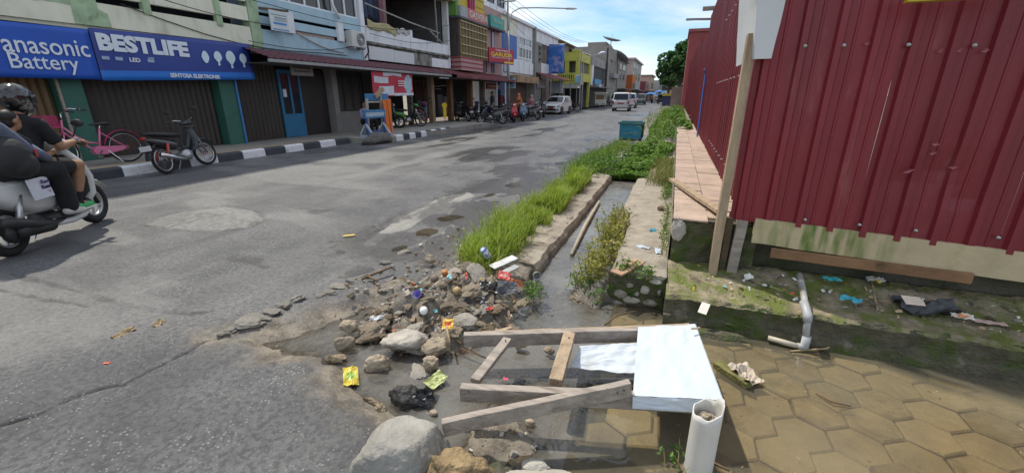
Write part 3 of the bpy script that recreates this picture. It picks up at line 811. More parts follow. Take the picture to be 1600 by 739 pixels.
fence = thing('corrugated_fence', 'long dark red corrugated metal fence running beside the street drain', 'fence', (.62, 3.7, .55))
y = 3.64; k = 0
while y < 46:
    if y < 13.4: zt0 = zt1 = 3.62
    elif y < 19: zt0 = zt1 = 3.27
    else: zt0 = 3.75 + (y - 19) * .02; zt1 = zt0 + .016
    X = .62 if y < 13.4 else .64 if y < 19 else .67
    w = .8 if y < 19 else 1.6
    zb = .50 + .05 * math.sin(k * 1.9)
    # runs towards +Y, ribs face -X
    corr_sheet('metal_sheet', (X + .002 * (k % 2), y, 0), (0, 1, 0), (-1, 0, 0), w + .02, zb, zb + random.uniform(-.02, .02), zt0, zt1, RED_SIDE, fence, nz=8)
    if y < 8:
        for zz in (.8, 1.75, 2.7):
            for dy in (.18, .62):
                mb = MB(); mb.cyl((X - .045, y + dy, zz), (X - .02, y + dy, zz), .008, 8); mb.build('screw', STEEL, fence, world=True)
    y += w; k += 1

# corner post, stub posts, boards under the wall
def plank(name, p0, p1, w, h, m, parent=None, up=(0, 0, 1), bevel=.004, nseg=6, warp=.002, world=True):
    mb = MB(); mb.beam(p0, p1, w, h, 0, up, nseg, warp); return mb.build(name, m, parent, bevel=bevel, world=world)
post = plank('timber_post', (.415, 3.545, .17), (.43, 3.56, 1.95), .062, .095, WOOD_T, up=(0, 1, .0))
tag(post, 'pale timber corner post holding the white metal cap', 'post')
tag(plank('stub_post', (.485, 3.60, .17), (.49, 3.61, .64), .05, .06, WOOD_D, up=(0, 1, 0)), 'dark wet stub post right beside the tall corner post', 'post')
tag(plank('stub_post', (.555, 3.58, .17), (.575, 3.6, .63), .075, .07, WOOD, up=(0, 1, 0)), 'grey split stub post under the edge of the red wall', 'post')
capt = thing('post_cap', 'white folded sheet metal cap at the top of the corner post', 'metal cap', (.44, 3.5, 1.8))
e0, e1 = GY(1178, 93, 3.49), GY(1186, -60, 3.49)
l0 = GY(1150, 105, 3.72); l1 = GY(1158, -60, 3.72)
r0, r1 = GY(1205, 92, 3.49), GY(1243, -60, 3.49)
def quadgrid(a, b, c, d, nu=8, nv=8, wob=.0, f=6):
    def fn(u, v):
        p = Vector(a) * (1 - u) * (1 - v) + Vector(b) * u * (1 - v) + Vector(c) * u * v + Vector(d) * (1 - u) * v
        return p + Vector((N3(p, f, 1), N3(p, f, 4), N3(p, f, 8))) * wob
    mb = MB(); mb.grid(fn, nu, nv); return mb
quadgrid(l0, e0, e1, l1, 4, 8, .004).build('side_flap', WHITE_M, capt, world=True, solid=.002)
quadgrid(e0, r0, r1, e1, 4, 8, .004).build('front_flap', WHITE_M, capt, world=True, solid=.002)

CREAM = None
def mossy_board():
    m = mat('cream_board', (.56, .46, .29), .7, .2, 3, .2, 30, dirt=(.36, .28, .15), dscale=3, dlo=.5, dhi=.75)
    n, l = m.node_tree.nodes, m.node_tree.links
    b = n['Principled BSDF']; src = b.inputs['Base Color'].links[0].from_socket
    tcn = n.new('ShaderNodeTexCoord'); sx = n.new('ShaderNodeSeparateXYZ'); l.new(tcn.outputs['Object'], sx.inputs[0])
    nzz = n.new('ShaderNodeTexNoise'); nzz.inputs['Scale'].default_value = 5; nzz.inputs['Detail'].default_value = 6
    mpp = n.new('ShaderNodeMapping'); mpp.inputs['Scale'].default_value = (3, 1, .6); l.new(tcn.outputs['Object'], mpp.inputs[0]); l.new(mpp.outputs[0], nzz.inputs['Vector'])
    a1 = n.new('ShaderNodeMapRange'); a1.inputs[1].default_value = .55; a1.inputs[2].default_value = 0; l.new(nzz.outputs['Fac'], a1.inputs[0]); a1.inputs[1].default_value = .42; a1.inputs[2].default_value = .62
    c = n.new('ShaderNodeMath'); c.operation = 'SUBTRACT'; c.inputs[1].default_value = 1.12; l.new(sx.outputs[0], c.inputs[0])
    ab = n.new('ShaderNodeMath'); ab.operation = 'ABSOLUTE'; l.new(c.outputs[0], ab.inputs[0])
    a2 = n.new('ShaderNodeMapRange'); a2.inputs[1].default_value = .05; a2.inputs[2].default_value = .55; a2.inputs[3].default_value = 1; a2.inputs[4].default_value = 0; l.new(ab.outputs[0], a2.inputs[0])
    ml = n.new('ShaderNodeMath'); ml.operation = 'MULTIPLY'; l.new(a1.outputs[0], ml.inputs[0]); l.new(a2.outputs[0], ml.inputs[1])
    mm = n.new('ShaderNodeMix'); mm.data_type = 'RGBA'; l.new(ml.outputs[0], mm.inputs[0]); l.new(src, mm.inputs[6]); mm.inputs[7].default_value = (.09, .17, .012, 1)
    l.new(mm.outputs[2], b.inputs['Base Color'])
    return m
mb = MB(); mb.grid(lambda u, v: (.66 + 2.6 * u, 3.585 + .004 * math.sin(u * 9), (.462 - .10 * u * 1.3 + .006 * N3((u * 6, 0, 0), 2)) * (1 - v) + v * (fbz(.66 + 2.6 * u) + .03)), 40, 4)
tag(mb.build('cream_board', mossy_board(), solid=.03), 'cream board with green moss streak below the red wall', 'board')
tag(plank('brown_plank', (.80, 3.565, .40), (2.0, 3.55, .375), .03, .075, mat('reddish_plank', (.26, .14, .07), .75, .4, 4, .3, 30, dirt=(.07, .05, .03), dscale=3)), 'reddish brown plank wedged beneath the cream board', 'plank')
d0, d1 = G(1050, 281, .625), G(1128, 332, .64)
tag(plank('loose_plank', d0, d1, .075, .035, WOOD_T), 'loose tan plank lying slantwise on the pink tiles', 'plank')

# things sticking out over the fence, blue pole, red gable behind
a, b = GX(1074, 31.5, .3), GX(1110, 32, .62)
a = Vector((-.15, 12.9, 3.27)); b = Vector((.75, 12.9, 3.27))
p = GY(1072, 31.5, 13.0); q = GY(1110, 31.5, 13.0)
tag(plank('roof_batten', (p.x, 13, p.z), (q.x + .3, 13, q.z), .06, .05, mat('grey_batten', (.35, .36, .37), .7)), 'lower grey batten jutting out over the fence top', 'batten')
p = GY(1098, 15, 12.6); q = GY(1118, 13, 12.6)
tag(plank('roof_batten', (p.x, 12.6, p.z), (q.x + .3, 12.6, q.z), .08, .09, WOOD), 'upper brown batten jutting out over the fence top', 'batten')
p = G(1088, 190, .6); q = GX(1105, 121, .56)
mb = MB(); mb.tube([(.54, 11.5, .58), (.56, 12.0, 2.05), (.52, 11.95, 2.15)], .018, 8)
tag(mb.build('blue_pole', mat('blue_pipe', (.04, .12, .42), .4)), 'thin blue pole leaning against the red fence', 'pole')
# ================================================================== FOREGROUND: fallen sign frame, pipes, rocks, litter
fr = thing('sign_frame', 'fallen wooden sign frame partly wrapped in white vinyl, lying over the water', 'sign frame', (-.3, 1.9, .05))
A0, A1 = Vector((-1.075, 2.03, .118)), Vector((.250, 2.56, .15))       # rear rail
B0, B1 = Vector((-.865, 1.575, .13)), Vector((.335, 1.90, .15))       # front rail
plank('rail', A0, A1, .045, .085, WOOD, fr, nseg=10)
plank('rail', A0.lerp(A1, .05) + Vector((.02, .045, .0)), A1 + Vector((-.02, .045, -.0)), .03, .06, WOOD_T, fr, nseg=10)
plank('rail', B0, B1, .048, .080, WOOD, fr, nseg=10)
plank('cross_bar', G(742, 596, .135), G(793, 531, .135), .055, .03, WOOD, fr)
plank('cross_bar', G(868, 598, .16), G(890, 524, .16), .07, .045, WOOD_T, fr)
plank('cross_bar', A1 + Vector((-.03, -.02, 0)), B1 + Vector((-.03, .02, 0)), .04, .06, WOOD_T, fr)
plank('brace', G(692, 668, .10), G(985, 606, .222), .038, .078, WOOD, fr, nseg=10)
# vinyl wrapped round the right-hand end
cTL, cTR, cBR, cBL = Vector((-.075, 2.43, .192)), Vector((.255, 2.575, .197)), Vector((.352, 1.875, .198)), Vector((-.045, 1.765, .194))
def wr(u, v, a=.004):
    return a * (N3((u * 2.2 + v, v * 2.5 - u, 0), 1.6, 5) + .6 * abs(N3((u + v * 3, v - u * 2, 1), 2.6, 5)) + .25 * N3((u, v, 2), 9, 3))
mb = MB(); mb.grid(lambda u, v: cTL.lerp(cTR, u).lerp(cBL.lerp(cBR, u), v) + Vector((0, 0, wr(u, v, .008) - .006 * math.sin(PI * v) * math.sin(PI * u))), 40, 60)
mb.build('vinyl_sheet', VINYL, fr, world=True, solid=.0015)
mb = MB(); mb.grid(lambda u, v: cBL.lerp(cBR, u) + Vector((.004 * v, -.006 - .010 * v + wr(u, v, .006), -.001 + wr(u, 1, .008) * (1 - v) - (.058 + .006 * u) * v)), 40, 6)
mb.build('vinyl_front', VINYL, fr, world=True, solid=.0015)
mb = MB(); mb.grid(lambda u, v: cTR.lerp(cBR, v) + Vector((.003 + .012 * u, 0, wr(1, v, .008) * (1 - u) - .055 * u)), 4, 40)
mb.build('vinyl_end', VINYL, fr, world=True, solid=.0015)
mb = MB(); mb.grid(lambda u, v: cTL.lerp(cTR, u) + Vector((0, .004, wr(u, 0, .008) - .09 * v)), 20, 3); mb.build('vinyl_back', VINYL, fr, world=True, solid=.0015)
q0, q1, q2, q3 = G(906, 541, .10), G(1010, 536, .12), G(1008, 583, .09), G(893, 573, .06)
mb = MB(); mb.grid(lambda u, v: q3.lerp(q2, u).lerp(q0.lerp(q1, u), v) + Vector((0, 0, wr(u, v, .014) - .016 * math.sin(PI * u) * (1 - v))), 30, 18)
mb.build('vinyl_flap', VINYL, fr, world=True, solid=.0015)
for (px, py, z_) in ((732, 610, .172), (790, 531, .163), (742, 598, .155), (872, 596, .19), (889, 527, .19), (965, 612, .255), (975, 608, .256), (860, 606, .172)):
    p = G(px, py, z_); mb = MB(); mb.cyl((p.x, p.y, z_ - .01), (p.x, p.y, z_), .004, 6); mb.build('nail', mat('rusty_nail', (.08, .045, .03), .7), fr, world=True)
p = G(1080, 514, .235)
plank('peg', p, p + Vector((.05, .03, .0)), .008, .008, WOOD_T, fr, bevel=0)

# white PVC pipe standing in the water
pc = G(1090, 733, ZW)
pv = thing('pvc_pipe', 'broken white PVC pipe standing upright beside the sign frame', 'pipe', (pc.x, pc.y, -.13))
def pipe_fn(u, v):
    a = 2 * PI * u; top = .385 + .018 * math.sin(a + 1) + (.03 if math.cos(a - .2) > .75 else 0) * math.cos(a - .2) + .006 * math.sin(5 * a)
    return (.058 * math.cos(a) + .012 * v * 0, .058 * math.sin(a), top * v)
mb = MB(); mb.grid(pipe_fn, 36, 12); mb.build('pipe_wall', PVCW, pv, smooth=True, solid=.005)
mb = MB(); mb.grid(lambda u, v: (.053 * v * math.cos(2 * PI * u), .053 * v * math.sin(2 * PI * u), .335 + .02 * N3((u * 4, v * 4, 2), 2)), 20, 6); mb.build('rubble_fill', CONC, pv)
for i in range(7):
    o = rock('rubble_piece', (random.uniform(-.03, .03), random.uniform(-.03, .03), .345), (.016, .014, .01), 300 + i, STONE_M, pv, sub=1)

# grey PVC drain pipe over the step
gp = thing('drain_pipe', 'grey PVC elbow pipe coming out over the mossy step', 'pipe', G(1258, 538, ZW))
p0, p1, p2, p3 = G(1249, 430, .285), G(1259, 482, .19), GY(1262, 500, 3.0), GY(1257, 541, 2.99)
mb = MB(); mb.tube([p0, p0.lerp(p1, .5) + Vector((0, 0, .012)), p1, Vector((p2.x, p2.y + .01, p1.z - .02)), p2, p3], .021, 14); mb.build('pipe_run', PVCG, gp, world=True, smooth=True)
mb = MB(); mb.tube([p1 + Vector((-.004, .05, .02)), p1, Vector((p2.x, p2.y + .012, p1.z - .02)), Vector((p2.x, p2.y, p2.z - .015))], .0275, 14); mb.build('elbow', PVCG, gp, world=True, smooth=True)
mb = MB(); mb.tube([p3 + Vector((0, 0, .075)), p3 + Vector((0, 0, .0)), p3 + Vector((-.035, 0, -.012))], .027, 14); mb.build('elbow', PVCG, gp, world=True, smooth=True)
mb = MB(); mb.tube([p3 + Vector((-.02, 0, -.01)), p3 + Vector((-.21, .03, .0))], .018, 12); mb.build('side_pipe', mat('pale_pvc', (.5, .45, .36), .5), gp, world=True, smooth=True)
# bent cane
c = [G(1395, 566, -.06), G(1300, 548, ZW)]
mb = MB(); mb.tube([G(1235, 549, -.075), G(1290, 545, -.06), G(1330, 530, -.02), G(1362, 516, .06), G(1374, 500, .12), G(1368, 470, .2), G(1362, 440, .24)], [.006, .006, .006, .006, .005, .006, .004], 7)
tag(mb.build('cane', mat('dry_cane', (.36, .28, .14), .7), smooth=True), 'bent dry cane hanging off the mossy step into the water', 'cane')

# ------------------------------------------------------------------ rocks
def big_rock(name, px, py, z, size, seed, m, label, rz=0, sub=4, facets=7, rough=.16, smooth=True, grp=None, dz=0):
    p = G(px, py, z)
    o = rock(name, (p.x, p.y, z + dz), size, seed, m, rz=rz, rough=rough, sub=sub, facets=facets, smooth=smooth)
    return tag(o, label, 'rock', grp)
BOULDER = mat('smooth_grey_boulder', (.30, .285, .255), .8, .3, 4.5, .6, 45, dirt=(.24, .225, .20), dscale=5, dlo=.48, dhi=.72, dirt2=(.13, .125, .115), d2scale=7, d2lo=.58, d2hi=.68)
RUSTY = mat('rough_ochre_rock', (.30, .215, .115), .9, .5, 16, 1.0, 60, dirt=(.10, .075, .04), dscale=8, dlo=.5, dhi=.65)
def boulder():
    import bmesh
    bm = bmesh.new(); bmesh.ops.create_icosphere(bm, subdivisions=5, radius=1)
    cuts = [(Vector((.1, .25, 1)), .72), (Vector((.95, -.15, .38)), .66), (Vector((-.75, .1, .6)), .78), (Vector((.1, -1, .25)), .74), (Vector((.6, -.75, .1)), .8), (Vector((-.5, -.8, .2)), .85)]
    cuts = [(n.normalized(), d) for n, d in cuts]
    for v in bm.verts:
        p = v.co.copy()
        for n, d in cuts:
            k = p.dot(n)
            if k > d: p -= n * (k - d) * .86
        p *= 1 + .10 * mnoise.noise(p * 1.7 + Vector((3, 1, 2))) + .045 * mnoise.noise(p * 4) + .018 * mnoise.noise(p * 9) + .009 * mnoise.noise(p * 22)
        v.co = Vector((p.x * .222, p.y * .18, p.z * .208))
    me = bpy.data.meshes.new('boulder'); bm.to_mesh(me); bm.free(); me.materials.append(BOULDER)
    me.polygons.foreach_set('use_smooth', [True] * len(me.polygons))
    o = link('boulder', me); o.location = (-.955, 1.195, .015); o.rotation_euler = (0, 0, R(20))
    return tag(o, 'large smooth grey boulder at the end of the slanting board', 'rock')
boulder()
tag(rock('boulder', (-.675, 1.19, .01), (.165, .12, .13), 512, RUSTY, sub=5, facets=4, rough=.2, smooth=True), 'rough ochre rock right beside the large grey boulder', 'rock')
tag(rock('flat_rock', (-.53, 1.27, -.05), (.09, .13, .07), 513, CONC_D, sub=4, facets=7, rough=.12, rz=.6), 'damp grey wedge shaped rock next to the ochre rock', 'rock')
tag(rock('concrete_lump', (-.33, 1.36, -.06), (.24, .12, .065), 514, mat('pale_concrete_lump', (.42, .40, .35), .85, .2, 7, .6, 60, dirt=(.25, .22, .17), dscale=4), sub=4, facets=8, rough=.12, rz=.1), 'pale broken concrete lump at the bottom edge, left of the white pipe', 'rock')
tag(rock('concrete_lump', (-.42, 1.44, -.07), (.07, .05, .04), 515, MATS['pale_concrete_lump'], sub=3, rough=.12), 'small pale concrete lump behind the larger pale one', 'rock')
big_rock('rubble_stone', 632, 532, .0, (.15, .10, .075), 21, STONE, 'broad pale grey stone in the middle of the rubble heap', .3, rough=.2)
big_rock('rubble_stone', 680, 540, .0, (.09, .08, .06), 22, STONE_M, 'muddy brown stone touching the right end of the broad pale stone', .9, rough=.28)
big_rock('rubble_stone', 590, 570, -.05, (.09, .055, .06), 23, STONE_M, 'muddy angular stone standing in water left of the yellow packet', .5, rough=.25)
big_rock('rubble_stone', 538, 538, -.03, (.085, .04, .05), 24, STONE_M, 'long flat slab stone tilted out of the puddle', .75, rough=.15)
big_rock('rubble_stone', 545, 512, -.02, (.07, .05, .05), 25, STONE_M, 'dark lumpy stone behind the tilted slab stone', .2, rough=.3)
big_rock('rubble_stone', 525, 560, -.06, (.07, .035, .03), 26, STONE_B, 'low brown stone nearest the asphalt, half in the puddle', .3, rough=.2)
big_rock('black_rock', 632, 622, -.05, (.085, .07, .065), 27, BLACKST, 'black tar covered rock with plastic draped behind it', .2, rough=.25)
big_rock('rubble_stone', 580, 628, -.07, (.06, .02, .022), 28, STONE_B, 'thin brown stone left of the black rock', -.1, rough=.2)
big_rock('rubble_stone', 594, 640, -.07, (.035, .03, .03), 29, STONE_B, 'small brown stone stuck under the black rock', .4, rough=.25)
big_rock('rubble_stone', 678, 645, -.07, (.025, .02, .015), 31, STONE_M, 'pebble in the puddle just behind the large grey boulder', 0, sub=3)
big_rock('rubble_stone', 750, 660, -.06, (.06, .05, .025), 32, STONE_M, 'flat wet stone under the slanting board', 0, sub=3)
big_rock('rubble_stone', 828, 661, -.065, (.03, .022, .02), 33, STONE_M, 'small stone in the mud just below the slanting board', 0, sub=3)
big_rock('rubble_stone', 858, 548, -.04, (.04, .03, .025), 34, STONE_M, 'brown stone inside the frame near its middle bar', 0, sub=3)
big_rock('rubble_stone', 812, 540, -.04, (.055, .03, .03), 35, STONE_M, 'brown stone inside the frame near its short bar', 0, sub=3)
big_rock('rubble_stone', 672, 568, -.03, (.05, .045, .05), 36, STONE_M, 'upright muddy stone between the broad stone and the frame', .4, rough=.3)
big_rock('rubble_stone', 840, 445, .0, (.05, .04, .035), 37, STONE, 'grey stone at the drain mouth beside the litter heap', 0, sub=3)
big_rock('rubble_stone', 672, 405, .02, (.06, .04, .045), 38, STONE_M, 'dark stone on the road side of the tall grass', .3, sub=3)
big_rock('rubble_stone', 985, 250, .05, (.28, .2, .18), 39, STONE, 'grey boulder half hidden in weeds at the drain end', .3)
big_rock('rubble_stone', 1033, 325, .23, (.05, .05, .04), 40, STONE_B, 'dark lump of stone lying on the walkway slab', .3, sub=3)
# many look-alike broken stones
rmesh = [rock_mesh('rubble_stone', 200 + i, (1.15, .8, [.48, .24, .36][i % 3]), [STONE_M, STONE_B, STONE_M, STONE][i % 4], .42, 3, 8, 1.6) for i in range(12)]
n = 0
rr = random.Random(11)
while n < 130:
    mx_, my_, r_, h_ = MOUNDS[min(len(MOUNDS) - 1, int(rr.random() * 13))]
    x, y = rr.gauss(mx_, r_ * .8), rr.gauss(my_, r_ * .8)
    if y > 3.25 or x < -2.35: continue
    s = rr.choice((.018, .022, .028, .034, .045, .06, .075))
    o = link('rubble_stone', rmesh[rr.randrange(12)])
    o.location = (x, y, road_z(x, y) + s * .2); o.scale = (s, s, s); o.rotation_euler = (rr.uniform(-.4, .4), rr.uniform(-.4, .4), rr.uniform(0, 6))
    tag(o, 'small broken stone lying in the muddy rubble heap', 'rock', 'small stones of the rubble heap'); n += 1
for i in range(26):
    x, y = rr.uniform(.55, 2.4), rr.uniform(3.28, 3.55)
    s = rr.choice((.008, .012, .016, .022))
    o = link('step_pebble', rmesh[rr.randrange(12)])
    o.location = (x, y, .19 + (y - 3.3) * .12); o.scale = (s, s, s); o.rotation_euler = (0, 0, rr.uniform(0, 6))
    tag(o, 'small pebble among the litter on the mossy step', 'pebble', 'pebbles on the mossy step')

# flat slabs of broken concrete bedded in the heap
smesh = [rock_mesh('concrete_chunk', 450 + i, (1.2, .8, .3), [STONE_M, STONE][i % 2], .3, 3, 10, 1.4) for i in range(6)]
SL_ = [(735, 470, .11, 'slab of broken concrete at the top of the heap'), (770, 500, .09, 'slab of broken concrete beside the rear rail end'), (705, 480, .10, 'slab of broken concrete left of the heap top'), (650, 505, .08, 'slab of broken concrete behind the broad pale stone'), (610, 505, .07, 'slab of broken concrete on the puddle side of the heap'), (745, 445, .10, 'slab of broken concrete below the grass'), (815, 455, .08, 'slab of broken concrete nearest the drain mouth'), (690, 450, .08, 'slab of broken concrete near the orange fruit'), (570, 500, .06, 'slab of broken concrete among the left stones'), (655, 560, .07, 'slab of broken concrete standing in the puddle'), (790, 470, .09, 'slab of broken concrete under the grey bag'), (725, 505, .09, 'slab of broken concrete right of the orange yellow packet')]
for i, (px, py, s_, lab) in enumerate(SL_):
    p = G(px, py, .03); o = link('concrete_chunk', smesh[i % 6]); o.location = (p.x, p.y, max(road_z(p.x, p.y), ZW - .01) + .012); o.scale = (s_, s_, s_ * rr.uniform(.8, 1.5)); o.rotation_euler = (rr.gauss(0, .3), rr.gauss(0, .3), rr.uniform(0, 6))
    tag(o, lab, 'concrete chunk', 'broken concrete slabs in the heap')
# broken slabs of asphalt along the ragged road edge
ASPH = mat('broken_asphalt', (.33, .305, .265), .85, .3, 9, .8, 50, dirt=(.42, .385, .32), dscale=5, dlo=.5, dhi=.7, rnd=.2)
amesh = [rock_mesh('asphalt_chunk', 400 + i, (1.3, .8, .34), ASPH, .4, 3, 9, 1.5) for i in range(6)]
segs = [(350, 521), (362, 517), (377, 512), (392, 508), (405, 500), (424, 492), (445, 480), (462, 471), (500, 465), (516, 460), (534, 450), (552, 440), (566, 433), (590, 424), (603, 410), (632, 392)]
for i, (px, py) in enumerate(segs):
    p = G(px, py, -.01); s_ = rr.uniform(.035, .085)
    o = link('asphalt_chunk', amesh[i % 6]); o.location = (p.x, p.y, road_z(p.x, p.y) + .004); o.scale = (s_, s_, s_); o.rotation_euler = (rr.gauss(0, .12), rr.gauss(0, .12), .55 + rr.gauss(0, .4))
    tag(o, 'flat broken piece of asphalt along the ragged puddle edge', 'asphalt chunk', 'broken asphalt pieces along the puddle edge')
# ------------------------------------------------------------------ litter
road_zs = {}
def pm(name, col, rough=.4, **k): return mat(name, col, rough, .12, 8, .0, **k)
def wrapper(name, p, w, h, m, label, rz=0, tilt=(0, 0), crumple=.012, cat='packet', mats2=None, seed=0):
    M = Matrix.Translation(p) @ Euler((tilt[0], tilt[1], rz)).to_matrix().to_4x4()
    def fn(u, v):
        q = Vector(((u - .5) * w, (v - .5) * h, 0))
        q.z = crumple * (N3((u * 3, v * 3, seed), 1.2, seed) + .5 * N3((u * 3, v * 3, seed), 3, seed))
        return M @ q
    mb = MB(); mb.grid(fn, 10, 10)
    if mats2:
        for i in range(len(mb.m)):
            r_ = (i // 10)
            mb.m[i] = 1 if 3 <= r_ <= 6 and 2 <= i % 10 <= 7 else 0
    o = mb.build(name, [m] + ([mats2] if mats2 else []), smooth=False, solid=.001)
    return tag(o, label, cat)
wrapper('sachet', G(548, 587, -.045), .085, .15, pm('yellow_plastic', (.62, .50, .07)), 'yellow and green sachet floating by the muddy stone', .75, (.2, .1), .018, mats2=pm('lime_plastic', (.30, .44, .08)), seed=2)
wrapper('sachet', G(681, 594, -.05), .09, .12, pm('pale_lime', (.46, .50, .22)), 'pale lime sachet half under water near the frame', -.4, (.3, .1), .022, seed=5)
wrapper('sachet', G(700, 506, .09), .075, .07, pm('orange_yellow', (.75, .42, .04)), 'orange yellow square packet on the rubble heap', .3, (.7, 0), .006, mats2=pm('dull_red', (.5, .1, .04)), seed=8)
wrapper('plastic_film', G(592, 498, -.02), .13, .07, pm('clear_film', (.6, .62, .66), .25), 'crumpled clear film at the water edge of the heap', .8, (.1, .2), .03, 'plastic film', seed=12)
wrapper('wrapper', G(788, 431, .16), .10, .08, pm('coral_plastic', (.75, .16, .12)), 'coral red wrapper on the litter heap below the grass', .3, (.6, .2), .025, mats2=pm('pink_print', (.8, .45, .4)), seed=15)
wrapper('plastic_bag', G(792, 450, .13), .16, .12, pm('grey_bag', (.13, .13, .14), .3), 'grey plastic bag in the litter heap below the grass', .2, (.5, .0), .05, 'bag', seed=17)
wrapper('wrapper', G(765, 447, .13), .13, .1, pm('black_bag', (.02, .02, .022), .3), 'black plastic scrap behind the grey bag', .5, (.4, .2), .04, 'plastic film', seed=19)
wrapper('cloth_rag', G(805, 442, .14), .12, .06, pm('rust_cloth', (.42, .15, .06), .8), 'rust orange rag at the drain end of the litter heap', -.2, (.5, .2), .03, 'rag', seed=23)
wrapper('plastic_film', G(655, 618, -.045), .16, .14, pm('black_film', (.018, .02, .024), .2), 'shiny black plastic draped behind the black rock', .2, (.2, -.2), .05, 'plastic film', seed=27)
wrapper('wrapper', G(765, 482, .06), .06, .03, pm('red_scrap', (.6, .06, .04)), 'small red scrap on the near slope of the heap', 1.2, (.4, 0), .01, seed=29)
wrapper('wrapper', G(790, 592, -.05), .03, .02, pm('pink_scrap', (.85, .2, .3)), 'tiny pink scrap in the mud inside the frame', .4, (.3, .3), .006, seed=33)
wrapper('wrapper', G(545, 368, .006), .13, .035, mat('yellow_card', (.75, .5, .04), .6), 'flat yellow strip lying alone on the asphalt', .75, (0, 0), .003, 'card', seed=35)
wrapper('leaf_scrap', G(167, 567, .005), .035, .02, pm('red_scrap2', (.6, .12, .06)), 'tiny red scrap near the long crack', .3, (0, 0), .004, 'scrap', seed=36)
wrapper('dry_leaf', G(193, 520, .01), .05, .13, mat('dry_leaf', (.38, .29, .17), .8), 'dry curled leaf on the asphalt left of the crack', .0, (.1, .3), .02, 'leaf', seed=37)
wrapper('dry_leaf', G(248, 505, .01), .05, .08, MATS['dry_leaf'], 'shorter dry leaf farther up the asphalt', .5, (.1, .3), .02, 'leaf', seed=38)
wrapper('paper_scrap', G(1170, 432, .225), .07, .05, pm('white_paper', (.75, .75, .72), .7), 'white paper scrap at the foot of the stub post', .4, (.5, .1), .02, 'paper', seed=41)
wrapper('card_scrap', G(1100, 482, .10), .06, .085, pm('white_card', (.72, .68, .62), .7), 'white card propped on the crumbling step corner', -.4, (.75, 0), .002, 'card', seed=42)
wrapper('black_sheet', G(1450, 476, .22), .34, .16, pm('dark_tarp', (.045, .048, .055), .35), 'dark plastic sheet heaped on the mossy step', .1, (.1, .0), .07, 'plastic film', seed=43)
wrapper('foam_scrap', G(1427, 470, .27), .13, .07, pm('foam', (.66, .55, .44), .8), 'beige foam scrap on the dark plastic sheet', .3, (.5, .1), .004, 'foam', seed=44)
wrapper('wrapper', G(1505, 494, .20), .12, .05, pm('white_wrap', (.7, .66, .6)), 'white and orange wrapper at the right of the step', .2, (.3, 0), .02, mats2=pm('orange_print', (.7, .25, .08)), seed=45)
wrapper('plastic_film', G(1330, 467, .22), .12, .04, pm('cyan_film', (.08, .45, .58)), 'bright cyan plastic shred on the mossy step', -.4, (.3, 0), .03, 'plastic film', seed=46)
wrapper('plastic_film', G(1300, 436, .25), .12, .04, pm('teal_film', (.03, .33, .36)), 'teal plastic shred tucked under the brown plank', 0, (.3, 0), .02, 'plastic film', seed=47)
wrapper('wrapper', G(1372, 438, .25), .03, .05, pm('yellow_wrap', (.75, .55, .03)), 'small yellow wrapper beneath the brown plank', .3, (.6, .2), .01, seed=48)
wrapper('wrapper', G(1368, 437, .25), .11, .04, pm('pale_wrap', (.62, .58, .55)), 'pale crumpled wrapper beneath the brown plank', .1, (.4, 0), .03, seed=49)
wrapper('paper_scrap', G(1547, 504, .18), .16, .05, pm('pink_paper', (.5, .36, .32), .8), 'faded pink paper flat on the right of the step', 0, (0, 0), .01, 'paper', seed=50)
wrapper('plastic_film', G(1020, 360, .215), .07, .04, MATS['cyan_film'], 'blue plastic scrap on the walkway slab', .5, (.2, 0), .015, 'plastic film', seed=51)
wrapper('paper_scrap', G(1005, 386, .215), .12, .04, pm('bluish_paper', (.55, .62, .7), .6), 'pale blue paper strip on the walkway slab', -.3, (.1, 0), .012, 'paper', seed=52)
wrapper('paper_scrap', G(1028, 392, .215), .05, .1, MATS['bluish_paper'], 'pale paper strip by the ledge foot', .2, (.1, 0), .012, 'paper', seed=53)
wrapper('wrapper', G(1165, 583, -.035), .13, .16, mat('stained_wrap', (.5, .42, .34), .6, .5, 16), 'stained crumpled wrapper floating right of the vinyl sheet', .6, (.1, .1), .045, seed=55)
# mossy wood scrap under it, sticks
def stick(name, pts, r, m, label, cat='stick'):
    mb = MB(); mb.tube(pts, r, 7); return tag(mb.build(name, m, smooth=True), label, cat)
tag(plank('mossy_wood', G(1120, 568, -.06), G(1172, 602, -.06), .07, .04, mat('mossy_wood', (.16, .15, .05), .8, .5, 9, .8, 50)), 'mossy wood scrap under the stained wrapper', 'wood')
stick('bamboo_stick', [G(936, 316, -.05), G(915, 352, -.05), G(893, 398, -.06)], [.022, .028, .02], mat('dry_bamboo', (.40, .34, .25), .7, .3, 8), 'long dry bamboo lying in the drain water')
stick('twig', [G(945, 508, -.02), G(962, 494, -.01), G(994, 486, .0)], [.008, .007, .004], mat('twig', (.14, .09, .05), .8), 'thin dark twig behind the sign frame')
stick('twig', [G(1275, 615, -.07), G(1300, 628, -.06), G(1330, 635, -.07)], [.004, .006, .003], MATS['twig'], 'short twig lying on the flooded pavers')
stick('twig', [G(1108, 720, -.06), G(1140, 735, -.05)], [.008, .006], MATS['twig'], 'dark twig lying right of the white pipe')
stick('twig', [G(565, 437, .01), G(580, 430, .03), G(612, 418, .01)], [.01, .012, .008], MATS['twig'], 'dark stick on the broken asphalt edge')
stick('twig', [G(575, 432, .02), G(590, 440, .02)], [.012, .009], MATS['twig'], 'stubby dark stick crossing the longer stick')
stick('twig', [G(696, 505, .08), G(703, 535, .05)], [.008, .006], mat('pale_stick', (.38, .28, .17), .8), 'pale stick upright against the broad stone')
stick('twig', [G(655, 460, .06), G(658, 480, .05)], [.005, .005], MATS['pale_stick'], 'pale stick beside the purple cup')
stick('twig', [G(720, 545, -.03), G(760, 560, -.03), G(735, 548, -.02)], [.004, .004, .003], MATS['twig'], 'thin twig at the left end of the frame')
